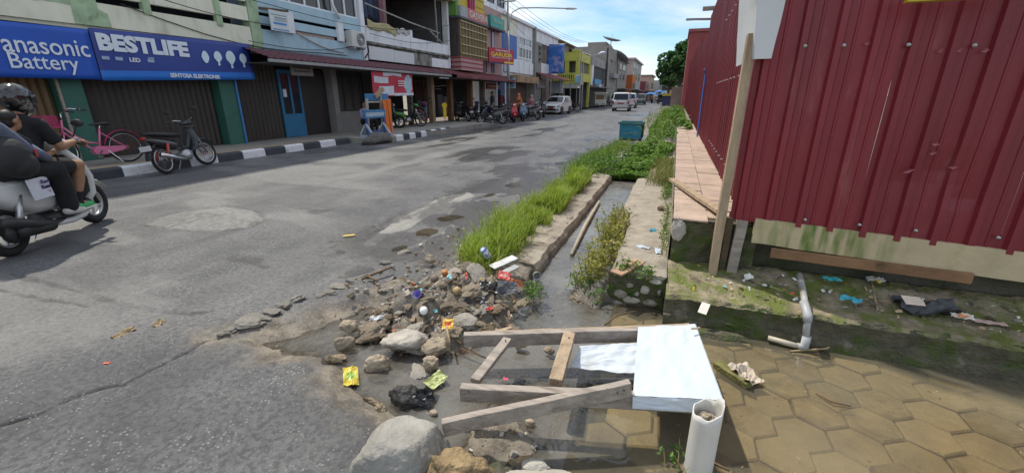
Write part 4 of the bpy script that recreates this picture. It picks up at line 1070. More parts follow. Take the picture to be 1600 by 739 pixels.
# cups, bottle, can
def lathe_obj(name, prof, m, p, rot, label, cat, n=16):
    mb = MB(); M = Matrix.Translation(p) @ Euler(rot).to_matrix().to_4x4()
    vs, fs = [], []
    for (r, z) in prof:
        for k in range(n): vs.append((r * math.cos(2 * PI * k / n), r * math.sin(2 * PI * k / n), z))
    for j in range(len(prof) - 1):
        for k in range(n): fs.append((j * n + k, j * n + (k + 1) % n, (j + 1) * n + (k + 1) % n, (j + 1) * n + k))
    fs += [tuple(range(n))[::-1], tuple((len(prof) - 1) * n + k for k in range(n))]
    mb.add(vs, fs, 0, M)
    return tag(mb.build(name, m, smooth=True), label, cat)
cup = [(.022, 0), (.032, .07), (.034, .072), (.030, .068), (.02, .004)]
lathe_obj('plastic_cup', cup, pm('purple_cup', (.28, .25, .62)), G(656, 462, .07), (.9, .3, 0), 'purple plastic cup on the far side of the rubble heap', 'cup')
lathe_obj('plastic_bottle', [(.012, 0), (.028, .01), (.03, .05), (.026, .08), (.012, .09)], pm('white_bottle', (.8, .81, .8), .3), G(662, 484, .06), (1.2, .5, .4), 'small white bottle lying on the rubble heap', 'bottle')
lathe_obj('drink_can', [(.026, 0), (.032, .008), (.033, .1), (.026, .11)], mat('blue_can', (.06, .13, .4), .3, .9, 30, dirt=(.7, .72, .75), dscale=22, dlo=.45, dhi=.55), G(763, 402, .15), (.5, -.3, 0), 'blue and silver drink can caught in the grass', 'can')
lathe_obj('plastic_cup', [(.03, 0), (.035, .1), (.037, .1), (.03, .095), (.024, .01)], pm('grey_cup', (.42, .42, .40)), G(838, 430, .06), (1.1, .9, 0), 'grey plastic cup at the drain mouth', 'cup')
lathe_obj('coconut_husk', [(.012, -.03), (.03, -.02), (.036, 0), (.03, .02), (.01, .032)], mat('tan_ball', (.40, .28, .14), .8, .3, 20, .4, 50), G(714, 455, .1), (0, 0, 0), 'round tan husk on top of the rubble heap', 'husk')
lathe_obj('fruit', [(.01, -.028), (.026, -.018), (.031, 0), (.026, .02), (.01, .028)], mat('orange_fruit', (.55, .2, .06), .6, .3, 12), G(695, 427, .05), (0, 0, 0), 'rotting orange fruit between grass and rubble', 'fruit')
lathe_obj('fruit', [(.01, -.034), (.03, -.02), (.038, 0), (.03, .02), (.01, .034)], mat('brown_fruit', (.2, .16, .12), .7, .3, 12), G(679, 436, .05), (0, 0, 0), 'round brown fruit left of the orange one', 'fruit')
# white board scraps at the grass foot
tag(plank('white_board', G(768, 418, .12), G(805, 402, .16), .10, .012, mat('dirty_white_board', (.55, .56, .55), .6, .15, 8)), 'dirty white board scrap leaning in the grass', 'board')
tag(plank('white_board', G(788, 426, .12), G(808, 416, .14), .07, .012, mat('grey_board', (.33, .34, .34), .6, .15, 8)), 'smaller grey board scrap below the white one', 'board')
tag(plank('broken_tile', G(962, 428, .21), G(1000, 408, .235), .11, .016, mat('brown_tile', (.40, .25, .16), .6, .2, 6, .2, 50), bevel=.002), 'broken brown tile hanging over the walkway end', 'tile')
tag(plank('wood_chip', G(770, 520, .02), G(800, 512, .03), .03, .015, WOOD_T), 'tan wood chip beside the rear rail of the frame', 'wood')
# crumbs of masonry, brick and soil over the heap: too small to pick apart
CR = [mat('crumb_grey', (.30, .28, .25), .85, .3, 20), mat('crumb_brown', (.26, .19, .125), .85, .3, 20), mat('crumb_brick', (.36, .14, .08), .85, .3, 20), mat('crumb_dark', (.08, .065, .05), .85, .3, 20), mat('crumb_pale', (.44, .40, .34), .85, .3, 20)]
mb = MB(); rr = random.Random(5); sp = []
for k in range(1150):
    if k < 750:
        mx_, my_, r_, h_ = MOUNDS[rr.randrange(13)]; x, y = rr.gauss(mx_, r_ * 1.0), rr.gauss(my_, r_ * 1.0)
    elif k < 950: x, y = rr.uniform(-2.5, -1.9), rr.uniform(2.4, 4.5)
    else: x, y = rr.uniform(-1.0, -.35), rr.uniform(1.3, 2.2)
    if not (y > 4.6 or x < -2.6 or x > -.35): sp.append((x, y))
spz = road_fields(np.array([q_[0] for q_ in sp]), np.array([q_[1] for q_ in sp]))[0]
for (x, y), z in zip(sp, spz):
    s = .003 + .016 * rr.random() ** 2.6
    if z < ZW - .01: continue
    M_ = Matrix.Translation((x, y, float(z) + s * .3)) @ Euler((rr.uniform(0, 6), rr.uniform(0, 6), rr.uniform(0, 6))).to_matrix().to_4x4()
    a_, b_, c_ = s * rr.uniform(.7, 1.8), s * rr.uniform(.6, 1.2), s * rr.uniform(.3, .8)
    mb.box(-a_, a_, -b_, b_, -c_, c_, rr.choices(range(5), (5, 8, .5, 2.5, 3))[0], M_)
stuff(mb.build('masonry_crumbs', CR), 'crumbs of masonry and brick strewn over the rubble heap')
mb = MB()
LC = [(.7, .7, .7), (.65, .12, .08), (.75, .5, .05), (.1, .25, .6), (.05, .05, .05), (.5, .36, .22), (.2, .5, .55)]
for k in range(110):
    mx_, my_, r_, h_ = MOUNDS[rr.choice((0, 0, 0, 1, 1, 2, 4, 5, 5, 7, 11))]; x, y = rr.gauss(mx_, r_ * .7), rr.gauss(my_, r_ * .7)
    if y > 3.3: continue
    s = rr.uniform(.008, .03); M_ = Matrix.Translation((x, y, road_z(x, y) + .012)) @ Euler((rr.gauss(0, .5), rr.gauss(0, .5), rr.uniform(0, 6))).to_matrix().to_4x4()
    q_ = [(-s, -s * .5, 0), (0, -s * .6, s * .3), (s, -s * .3, 0), (s * .8, s * .5, s * .2), (0, s * .4, -s * .1), (-s, s * .6, s * .2)]
    mb.add(q_, [(0, 1, 4, 5), (1, 2, 3, 4)], rr.choices(range(7), (6, 1.5, 1, 1, 4, 6, .7))[0], M_)
stuff(mb.build('litter_scraps', [mat('scrap_%d' % i, c_, .5, .2, 20) for i, c_ in enumerate(LC)]), 'tiny scraps of paper and plastic mixed into the heap')

mb = MB()
for k in range(120):
    x = rr.uniform(.75, 2.5) if k < 95 else rr.uniform(.1, .75); y = rr.uniform(3.2, 3.6); s = rr.uniform(.005, .022)
    M_ = Matrix.Translation((x, y, .165 + (y - 3.2) * .125)) @ Euler((rr.gauss(0, .5), rr.gauss(0, .5), rr.uniform(0, 6))).to_matrix().to_4x4()
    mb.add([(-s, -s * .5, 0), (0, -s * .6, s * .3), (s, -s * .3, 0), (s * .8, s * .5, s * .2), (0, s * .4, -s * .1), (-s, s * .6, s * .2)], [(0, 1, 4, 5), (1, 2, 3, 4)], rr.choices(range(7), (5, 1, .6, .5, 4, 7, 1))[0], M_)
stuff(mb.build('step_scraps', [MATS['scrap_%d' % i] for i in range(7)]), 'tiny scraps of litter scattered on the mossy step')
mb = MB()
for k in range(70):
    x, y = rr.uniform(-.2, 2.2), rr.uniform(1.7, 3.0); s = rr.uniform(.004, .014)
    M_ = Matrix.Translation((x, y, ZW + .002)) @ Euler((rr.gauss(0, .1), rr.gauss(0, .1), rr.uniform(0, 6))).to_matrix().to_4x4()
    mb.add([(-s, 0, 0), (0, -s * .35, .002), (s, 0, 0), (0, s * .35, .002)], [(0, 1, 2, 3)], rr.choices((0, 1, 2), (4, 3, 1))[0], M_)
stuff(mb.build('floating_scraps', [mat('float_brown', (.14, .09, .05), .7), mat('float_tan', (.36, .28, .17), .7), mat('float_green', (.1, .16, .03), .7)]), 'bits of leaf and wood floating on the flooded pavers')
# ================================================================== LEFT SIDE: pavement, kerb, shop row
KW = mat('kerb_white_paint', (.74, .75, .78), .7, .15, 5, .2, 40, dirt=(.3, .29, .28), dscale=5, dlo=.5, dhi=.75)
KB = mat('kerb_black_paint', (.045, .05, .062), .7, .3, 6, .2, 40, dirt=(.13, .13, .13), dscale=5, dlo=.55, dhi=.8)
PAVE = mat('pavement_concrete', (.30, .28, .25), .8, .2, 2.5, .3, 40, dirt=(.19, .175, .15), dscale=1.2, dlo=.5, dhi=.75)
mb = MB()
mb.box(-12.6, -10.45, -4, 11.9, -.1, .165); mb.box(-12.6, -9.3, 11.9, 21.5, -.1, .17); mb.box(-12.6, -10.6, 21.5, 46.5, -.1, .12)
mb.add([(-9.301, 15.9, .169), (-9.301, 22.5, .02), (-10.7, 22.5, .12), (-10.7, 15.9, .169)], [(0, 1, 2, 3)])
pave = struct(mb.build('pavement', PAVE))
mb = MB(); mb.box(-10.95, -10.62, -3, 11.7, .165, .17)
mb.build('tan_strip', mat('tan_strip', (.36, .28, .19), .8, .2, 3), pave)
kerb = struct(bpy.data.objects.new('kerb', None)); COL.objects.link(kerb)
y = 1.9; i = 0
while y < 11.6:
    w = .66
    mb = MB(); mb.prism([(-10.44, -.1), (-10.28, -.1), (-10.30, .16), (-10.33, .2), (-10.44, .2)], y + .006, y + w - .006, 'y')
    mb.build('kerb_block', KW if (i % 2) == 1 else KB, kerb, bevel=.012); y += w; i += 1
y = 13.0; i = 0
while y < 17.2:
    w = .42
    xk = -9.25 + .06 * (y - 13) * -.5
    mb = MB(); mb.prism([(xk - .16, -.1), (xk + .02, -.1), (xk, .17), (xk - .03, .21), (xk - .16, .21)], y + .006, y + w - .006, 'y')
    mb.build('kerb_block', KW if i % 2 == 0 else KB, kerb, bevel=.015); y += w; i += 1
blk = thing('concrete_block', 'long dark weathered concrete block in front of the blue barrier', 'block', (-9.45, 12.2, 0))
o = rock('block_body', (-9.45, 12.15, .12), (.36, .72, .26), 602, mat('dark_concrete', (.12, .115, .105), .85, .35, 5, .6, 40), None, rough=.07, sub=4, facets=3)
o.parent = blk; o.matrix_parent_inverse = Matrix.Translation(blk.location).inverted()

DARK = mat('dark_shop_interior', (.030, .029, .030), .8, .3, 2)  # near-black colour stands in for the shade inside the shops
GLASS = mat('dark_window_glass', (.022, .028, .036), .12, .2, 2, spec=.6)
def P(root, name, mb, m, **k): return mb.build(name, m, root, world=True, **k)
def B(root, name, m, x0, x1, y0, y1, z0, z1, **k):
    mb = MB(); mb.box(x0, x1, y0, y1, z0, z1); return mb.build(name, m, root, world=True, **k)
def bld(name, label, yc): return thing(name, label, 'building', (-12.3, yc, .15))
def shutter(root, y0, y1, z0, z1, x, m, pitch=.14, depth=.035, name='folding_shutter'):
    n = max(2, int((y1 - y0) / pitch)); vs, fs = [], []
    for i in range(2 * n + 1):
        yy = y0 + (y1 - y0) * i / (2 * n); xx = x + (depth if i % 2 else 0)
        vs += [(xx, yy, z0), (xx, yy, z1)]
    for i in range(2 * n): fs.append((2 * i, 2 * i + 2, 2 * i + 3, 2 * i + 1))
    mb = MB(); mb.add(vs, fs); return P(root, name, mb, m)
def window(root, x, y0, y1, z0, z1, fm, gm=None, mull=2, fw=.07, bars=0):
    mb = MB()
    mb.box(x, x + .06, y0, y1, z0, z0 + fw); mb.box(x, x + .06, y0, y1, z1 - fw, z1)
    for i in range(mull + 1):
        yy = y0 + (y1 - y0 - fw) * i / mull
        mb.box(x, x + .058, yy, yy + fw, z0 + fw, z1 - fw)
    for i in range(bars):
        zz = z0 + (z1 - z0) * (i + 1) / (bars + 1); mb.box(x, x + .05, y0 + fw, y1 - fw, zz - .02, zz + .02)
    w = P(root, 'window', mb, fm)
    g = MB(); g.box(x - .02, x + .01, y0 + .01, y1 - .01, z0 + .01, z1 - .01)
    o = g.build('pane', gm or GLASS, w)
    return w

CREAMW = mat('cream_wall', (.74, .73, .60), .85, .12, 2, .2, 30, dirt=(.50, .49, .39), dscale=1.5, dlo=.5, dhi=.75, stretch=(1.2, 1.2, .4), dirt2=(.33, .32, .25), d2scale=2.2, d2lo=.60, d2hi=.80)
GREENP = mat('pale_green_paint', (.36, .48, .31), .8, .2, 4, .2, 30, dirt=(.18, .25, .15), dscale=3)
TEALCOL = mat('teal_column_paint', (.035, .13, .10), .6, .15, 3)
SHUT_D = mat('dark_brown_shutter', (.045, .036, .030), .6, .25, 2.5, stretch=(1, 1, .3))
SHUT_T = mat('tan_shutter', (.16, .095, .045), .65, .25, 2.5, stretch=(1, 1, .3))
WHITEW = mat('white_wall', (.74, .76, .80), .85, .1, 2, .15, 30, dirt=(.45, .45, .45), dscale=1.4, dlo=.5, dhi=.75, stretch=(1.2, 1.2, .4), dirt2=(.28, .27, .25), d2scale=2.0, d2lo=.60, d2hi=.80)
MOULD = mat('mouldy_concrete', (.25, .24, .22), .9, .4, 4, .4, 30, dirt=(.07, .07, .06), dscale=2.5, dlo=.42, dhi=.62)
BLUEW = mat('pale_blue_wall', (.38, .54, .63), .8, .1, 2, .1, 30, dirt=(.28, .42, .50), dscale=1.6, dlo=.5, dhi=.75, stretch=(1.2, 1.2, .4), dirt2=(.26, .30, .30), d2scale=2.2, d2lo=.61, d2hi=.82)

# ---- A: cream and green shop with the blue banners
a = bld('shop_house', 'cream shophouse with pale green posts above the blue shop banners', 5.5)
B(a, 'wall', CREAMW, -20, -12.9, -6, 10.13, .15, 9)
B(a, 'shop_back', DARK, -12.89, -12.7, -6, 10.1, .16, 2.9)
B(a, 'upper_slab', CREAMW, -12.88, -12.06, -6, 10.14, 2.9, 2.97)
B(a, 'balcony_band', CREAMW, -12.3, -12.0, 6.45, 10.14, 2.972, 3.45)
B(a, 'balcony_band', CREAMW, -12.12, -12.0, 6.45, 10.14, 3.61, 3.98)
B(a, 'balcony_band', CREAMW, -12.12, -12.0, 6.45, 10.14, 4.12, 4.5)
B(a, 'front_wall', CREAMW, -12.3, -12.0, -6, 6.1, 2.973, 6)
B(a, 'balcony_back', GLASS, -12.86, -12.7, 6.3, 10.1, 3.0, 7)
mb = MB(); mb.prism([(5.98, 2.975), (6.62, 2.975), (6.6, 3.25), (6.45, 3.32), (6.42, 6.0), (6.08, 6.0)], -12.3, -11.985, 'x'); P(a, 'green_pillar', mb, GREENP)
for yy in (7.42, 9.2):
    B(a, 'green_post', GREENP, -12.1, -11.96, yy - .07, yy + .09, 3.36, 5.2)
mb = MB(); mb.grid(lambda u, v: (-11.996, 4.2 + 1.8 * u, 3.32 + .3 * v + .12 * N3((u * 5, 0, 0), 2) * (1 - v)), 16, 3); P(a, 'peeling_patch', mb, GREENP)
shutter(a, -5, 5.45, .17, 2.9, -12.5, SHUT_T)
shutter(a, 5.9, 8.95, .17, 2.9, -12.5, SHUT_D)
B(a, 'column', TEALCOL, -12.6, -12.2, 5.47, 5.88, .17, 2.9); B(a, 'column', TEALCOL, -12.6, -12.2, 8.97, 9.5, .17, 2.9)
mb = MB(); mb.cyl((-12.17, 9.47, .17), (-12.17, 9.47, 2.9), .03); P(a, 'blue_downpipe', mb, mat('blue_downpipe', (.05, .2, .5), .5))
mb = MB(); mb.beam((-12.18, 5.45, .17), (-12.18, 5.45, 2.9), .04, .05); P(a, 'door_batten', mb, WOOD)
mb = MB(); mb.tube([(-11.97, 6.9 + .9 * t, 3.5 - .55 * (t / 6) - .25 * math.sin(PI * t / 6)) for t in range(0, 9)], .012, 5); tag(mb.build('overhead_cable', mat('black_cable', (.02, .02, .02), .6)), 'black cable sagging along the cream balcony', 'cable')

# banners
BLUE1 = mat('royal_blue_vinyl', (.012, .085, .46), .45, .1, 1.2)
BLUE2 = mat('navy_blue_vinyl', (.022, .05, .26), .45, .1, 1.2)
BLUE3 = mat('bright_blue_vinyl', (.02, .17, .62), .45, .1, 1.2)
LETW = mat('white_print', (.68, .74, .82), .5, .03)
def banner(name, label, x, y0, y1, z0f, z1f, m, wob=.03, nu=30, nv=10, cat='banner', mfn=None, mats=None):
    t = thing(name, label, cat, (x, (y0 + y1) / 2, 2))
    def fn(u, v):
        yy = y0 + (y1 - y0) * u
        return (x + wob * N3((yy, v, 1), 1.1, 3), yy, z0f(u) * (1 - v) + z1f(u) * v)
    mb = MB(); mb.grid(fn, nu, nv)
    if mfn: mb.m = [mfn((k % nu + .5) / nu, (k // nu + .5) / nv) for k in range(len(mb.m))]
    mb.build('cloth', mats or m, t, world=True, smooth=True, solid=.004)
    return t
bx = -11.93
t1 = banner('shop_banner', 'royal blue banner lettered Panasonic Battery on the cream shophouse', bx, .5, 6.12, lambda u: 1.86 + .02 * u, lambda u: 2.88 + .07 * (u - 1), BLUE1, .010)
text('lettering', 'Panasonic', LETW, .5, face_px(bx + .022, 5.28, 2.49), t1, bold=.004, width=1.5, height=.33)
text('lettering', 'Battery', LETW, .44, face_px(bx + .022, 5.25, 2.14), t1, bold=.002, width=1.04, height=.37)
t2 = banner('shop_banner', 'navy blue light bulb banner lettered BESTLIFE over the dark shutter', bx, 6.14, 9.95, lambda u: 1.86 + .14 * u, lambda u: 2.92 + .05 * u, None, .010, mfn=lambda u, v: 1 if v < .2 else 0, mats=[BLUE2, BLUE3])
text('lettering', 'BESTLIFE', LETW, .42, face_px(bx + .022, 7.17, 2.66), t2, bold=.022, width=1.92, height=.36)
text('lettering', 'LED', LETW, .12, face_px(bx + .022, 6.86, 2.33), t2, bold=.004, width=.22, height=.09)
text('lettering', 'SENTOSA ELEKTRONIK', LETW, .105, face_px(bx + .022, 8.2, 2.03), t2, bold=.004, width=1.3, height=.1)
for k, yy in enumerate((6.3, 6.55, 7.2)):
    mb = MB(); mb.box(bx + .016, bx + .021, yy - .07, yy + .07, 2.3, 2.37)
    if k == 2: mb.box(bx + .016, bx + .021, yy - .05, yy + .08, 2.38, 2.41)
    P(t2, 'small_logo', mb, mat('print_mark', (.32, .42, .6), .5))
LOGOB = mat('bulb_print', (.62, .76, .84), .5, .05)
for (yy, s, kind) in ((8.55, .95, 0), (8.9, .95, 1), (9.27, 1.2, 1), (9.65, .95, 1)):
    pts = []
    for q in range(24):
        an = 2 * PI * q / 24; ry, rz_ = .115 * s, .16 * s
        y_, z_ = math.sin(an) * ry, math.cos(an) * rz_
        if kind and z_ < -.03: y_ *= max(.28, 1 - (-.03 - z_) / (.13 * s) * .75)
        if not kind: y_ *= .9 * (1 - .25 * abs(z_) / rz_)
        pts.append((yy + y_, 2.52 + z_ + .02 * kind))
    mb = MB(); mb.prism(pts, bx + .016, bx + .023, 'x'); P(t2, 'bulb_mark', mb, LOGOB)
    if kind:
        mb = MB(); mb.box(bx + .016, bx + .023, yy - .03, yy + .03, 2.52 - .2 * s, 2.52 - .14 * s + .01); P(t2, 'bulb_mark', mb, LOGOB)

# ---- B: pale blue shop with air conditioner
b = bld('shop_house', 'pale blue shophouse with slatted balcony and wall air conditioner', 12.7)
B(b, 'wall', BLUEW, -20, -12.9, 10.15, 15.33, .15, 9)
B(b, 'shop_back', DARK, -12.89, -12.75, 10.16, 15.3, .16, 2.95)
B(b, 'upper_slab', BLUEW, -12.88, -12.02, 10.16, 15.3, 2.8, 2.9)
B(b, 'balcony_band', BLUEW, -12.2, -12.0, 10.5, 15.3, 2.902, 3.45)
B(b, 'balcony_band', BLUEW, -12.12, -12.0, 10.5, 15.3, 3.58, 3.82)
B(b, 'balcony_band', BLUEW, -12.12, -12.0, 10.5, 15.3, 3.92, 4.36)
B(b, 'pink_board', mat('pinkish_board', (.45, .33, .29), .8), -12.14, -12.1, 11.8, 13.7, 3.46, 3.57)
B(b, 'balcony_back', GLASS, -12.6, -12.5, 10.5, 15.3, 2.91, 4.4)
B(b, 'green_post', GREENP, -12.3, -11.98, 10.16, 10.5, 2.9, 6.5)
B(b, 'end_post', WHITEW, -12.3, -11.96, 15.08, 15.33, 2.9, 7.5)
B(b, 'pale_post', WHITEW, -12.0, -11.9, 11.42, 11.72, 3.45, 4.08); B(b, 'pale_post', WHITEW, -12.0, -11.9, 13.72, 14.0, 3.45, 4.12)
window(b, -12.12, 10.5, 15.05, 4.36, 6.2, WHITEW, None, 7, .06)
mb = MB(); mb.tube([(-11.94, 13.55, 5.1), (-11.92, 13.6, 4.6), (-11.9, 13.85, 4.2)], .05, 8); P(b, 'drain_hose', mb, WHITEW, smooth=True)
mb = MB(); mb.tube([(-11.95, 11.85 + .26 * t, 3.5 - .42 * (1 - ((8 - t) / 8) ** 2)) for t in range(9)], .022, 6); P(b, 'hose', mb, mat('pale_hose', (.45, .42, .4), .6))
shutter(b, 9.52, 11.2, .17, 2.5, -12.5, SHUT_D)
shutter(b, 12.15, 13.35, .17, 2.4, -12.5, mat('dark_panel_door', (.03, .024, .022), .6), .4, .01, 'dark_door')
DOORB = mat('blue_door_paint', (.03, .17, .33), .55, .15, 3)
mb = MB()
for (y0, y1, z0, z1) in ((11.22, 12.12, .18, .95), (11.22, 11.3, .95, 2.25), (11.63, 11.71, .95, 2.25), (12.04, 12.12, .95, 2.25), (11.22, 12.12, 2.25, 2.36)): mb.box(-12.5, -12.44, y0, y1, z0, z1)
d = P(b, 'blue_door', mb, DOORB)
mb = MB(); mb.box(-12.49, -12.47, 11.3, 11.63, .95, 2.25); mb.box(-12.49, -12.47, 11.71, 12.04, .95, 2.25); o = mb.build('door_pane', GLASS, d)
mb = MB(); mb.box(-12.465, -12.46, 11.36, 11.5, 1.5, 1.75); o = mb.build('notice', LETW, d)
B(b, 'column', mat('grey_column', (.25, .24, .23), .8, .2, 3), -12.6, -12.2, 13.4, 13.66, .17, 2.8)
B(b, 'low_wall', MATS['grey_column'], -12.5, -12.3, 13.67, 15.3, .17, .95)
window(b, -12.45, 13.7, 15.25, .96, 2.5, mat('dark_frame', (.05, .05, .05), .5), mat('dusty_glass', (.07, .07, .065), .3), 3, .06)
B(b, 'shop_sign', mat('dim_sign', (.22, .21, .18), .6, .15, 9), -11.62, -11.58, 11.0, 11.9, 2.16, 2.5)
B(b, 'shop_sign_line', mat('dim_letters', (.05, .05, .06), .6), -11.579, -11.575, 11.12, 11.78, 2.27, 2.31)
B(b, 'shop_sign_line', MATS['dim_letters'], -11.579, -11.575, 11.08, 11.82, 2.38, 2.43)
ac = thing('air_conditioner', 'white air conditioner box with round fan on the blue wall', 'air conditioner', (-11.85, 14.55, 3.3))
ACW = mat('ac_white', (.55, .55, .53), .5, .08)
B(ac, 'case', ACW, -12.0, -11.68, 14.15, 14.95, 3.3, 3.86, bevel=.02)
mb = MB(); mb.cyl((-11.68, 14.64, 3.58), (-11.665, 14.64, 3.58), .22, 24); P(ac, 'fan_recess', mb, mat('fan_dark', (.06, .065, .07), .5))
mb = MB()
for r_ in (.07, .12, .17, .215): mb.torus((-11.655, 14.64, 3.58), (1, 0, 0), r_, .006, 20, 5)
for k in range(4): mb.beam((-11.657, 14.64 - .21 * math.cos(k * PI / 4), 3.58 - .21 * math.sin(k * PI / 4)), (-11.657, 14.64 + .21 * math.cos(k * PI / 4), 3.58 + .21 * math.sin(k * PI / 4)), .008, .008)
P(ac, 'fan_grille', mb, STEEL)
mb = MB(); mb.cyl((-11.66, 14.64, 3.58), (-11.645, 14.64, 3.58), .04, 12); P(ac, 'fan_hub', mb, LETW)
mb = MB(); mb.beam((-12, 14.25, 3.26), (-11.66, 14.25, 3.26), .04, .04); mb.beam((-12, 14.85, 3.26), (-11.66, 14.85, 3.26), .04, .04); P(ac, 'bracket', mb, STEEL)
mb = MB(); mb.tube([(-11.8, 14.98, 3.4), (-11.78, 15.15, 3.5), (-11.8, 15.2, 3.2), (-11.9, 15.05, 2.95)], .025, 6); P(ac, 'coolant_hose', mb, mat('black_hose', (.03, .03, .03), .6), smooth=True)
hs = thing('hanging_sign', 'small white notice board with blue bars hung from the blue balcony', 'sign', (-11.7, 10.95, 3.3))
mb = MB(); mb.box(-11.72, -11.69, 10.62, 11.28, 3.42, 3.98); P(hs, 'board', mb, mat('notice_white', (.55, .6, .63), .5, .08))
for (y0, y1, z0, z1, mm) in ((10.72, 11.2, 3.6, 3.66, 'bar_blue'), (10.68, 11.26, 3.45, 3.48, 'bar_blue'), (10.68, 11.22, 3.85, 3.88, 'bar_grey'), (10.78, 11.22, 3.76, 3.81, 'bar_grey'), (10.78, 11.22, 3.70, 3.74, 'bar_grey')):
    B(hs, 'printed_line', mat(mm, (.06, .2, .5) if 'blue' in mm else (.25, .3, .32), .5), -11.689, -11.686, y0, y1, z0, z1)
mb = MB(); mb.beam((-12.0, 10.55, 4.02), (-11.7, 11.35, 4.04), .06, .06); P(hs, 'bracket_bar', mb, WOOD_D)

# ---- C: white shop with laundry balcony
c = bld('shop_house', 'mouldy white shophouse with deep dark balcony and hanging laundry', 18.8)
B(c, 'wall', WHITEW, -20, -15.5, 15.35, 22.38, .15, 9)
B(c, 'side_wall', mat('dim_wall', (.12, .115, .12), .9, .2, 2), -15.5, -12.2, 15.36, 15.5, 2.95, 6.6)  # dim colour stands in for shade inside the deep balcony
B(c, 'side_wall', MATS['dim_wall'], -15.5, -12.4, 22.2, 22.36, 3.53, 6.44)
B(c, 'floor_slab', MOULD, -15.49, -12.05, 15.36, 22.36, 3.42, 3.52)
B(c, 'white_panel', mat('white_panel', (.60, .62, .64), .6, .06, 2, dirt=(.5, .45, .36), dscale=2, dlo=.6, dhi=.8), -12.02, -11.98, 15.45, 17.15, 2.95, 3.46)
B(c, 'white_panel', MATS['white_panel'], -12.02, -11.98, 17.17, 18.75, 2.95, 3.44)
B(c, 'stained_panel', MOULD, -12.04, -12.0, 18.78, 20.4, 2.95, 3.5); B(c, 'stained_panel', WHITEW, -12.03, -12.0, 20.42, 22.3, 2.95, 3.38)
mb = MB(); mb.box(-12.2, -11.93, 15.4, 22.35, 3.525, 3.63); P(c, 'mould_ledge', mb, MOULD, bevel=.02)
B(c, 'parapet', WHITEW, -12.15, -12.0, 15.4, 18.55, 3.632, 4.2); B(c, 'parapet', WHITEW, -12.15, -12.0, 18.75, 22.2, 3.633, 4.12)
B(c, 'parapet_post', WHITEW, -12.17, -11.98, 18.56, 18.74, 3.634, 4.42)
B(c, 'corner_post', WHITEW, -12.3, -11.98, 22.2, 22.38, 2.96, 6.4)
B(c, 'balcony_back', mat('dim_purple', (.055, .052, .065), .9, .25, 2, stretch=(1, 1, 6)), -15.48, -15.4, 15.5, 22.36, 3.53, 6.5)  # back and ceiling also coloured dim for the recess shade
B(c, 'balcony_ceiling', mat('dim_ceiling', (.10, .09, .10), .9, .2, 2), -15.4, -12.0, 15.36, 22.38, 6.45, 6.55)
B(c, 'roof_fascia', mat('tan_fascia', (.42, .34, .24), .85, .25, 2), -12.5, -11.6, 20.3, 22.9, 6.25, 6.9)
B(c, 'roof_fascia', WHITEW, -12.4, -11.9, 15.36, 20.3, 6.556, 7.2)
mb = MB()
for (p, q) in (((-12.0, 18.6, 4.75), (-12.0, 21.3, 4.62)), ((-12.0, 21.1, 4.2), (-12.0, 21.0, 6.4)), ((-12.0, 20.4, 4.6), (-12.0, 21.6, 4.15)), ((-12.0, 15.5, 5.0), (-12.0, 18.6, 4.75))): mb.beam(p, q, .05, .05)
P(c, 'rail', mb, mat('grey_rail', (.30, .29, .27), .6))
mb = MB(); mb.cyl((-12.9, 19.3, 6.2), (-12.9, 19.3, 6.28), .09, 12); P(c, 'lamp', mb, LETW)
LAUN = [(15.75, .35, 1.0, (.05, .07, .13)), (16.15, .3, .9, (.04, .06, .12)), (16.5, .3, 1.0, (.02, .03, .06)), (16.9, .22, 1.3, (.22, .10, .13)), (17.15, .16, 1.1, (.3, .2, .2)), (15.45, .2, .8, (.18, .12, .1))]
for k, (yy, w, h, colr) in enumerate(LAUN):
    def fn(u, v, yy=yy, w=w, h=h): return (-12.35 + .04 * math.sin(u * 9 + yy), yy + w * u, 5.5 - h * v + .03 * math.sin(u * 5))
    mb = MB(); mb.grid(fn, 8, 6)
    names = ['dark blue towel', 'navy shirt', 'black shirt', 'wine red cloth', 'dusty pink cloth', 'brown cloth']
    tag(mb.build('laundry', mat('laundry%d' % k, colr, .9), smooth=True, solid=.01), names[k] + ' hung out to dry on the mouldy white balcony', 'laundry', 'laundry on the white balcony')
mb = MB(); mb.grid(lambda u, v: (-11.97 + .03 * math.sin(u * 20), 15.5 + 1.9 * u, 4.45 - .3 * v - .05 * math.sin(u * 7) - .1 * u), 24, 5)
tag(mb.build('blanket', mat('yellow_blanket', (.42, .37, .2), .9, .3, 6), smooth=True, solid=.012), 'crumpled yellowish blanket over the white balcony parapet', 'blanket')
mb = MB(); mb.grid(lambda u, v: (-11.98 + .03 * math.sin(u * 12), 17.5 + .9 * u, 4.38 - .2 * v - .05 * math.sin(u * 9)), 10, 4)
tag(mb.build('blanket', mat('white_cloth', (.5, .5, .5), .9, .2, 6), smooth=True, solid=.012), 'white cloth drying on the parapet next to the yellowish blanket', 'blanket')
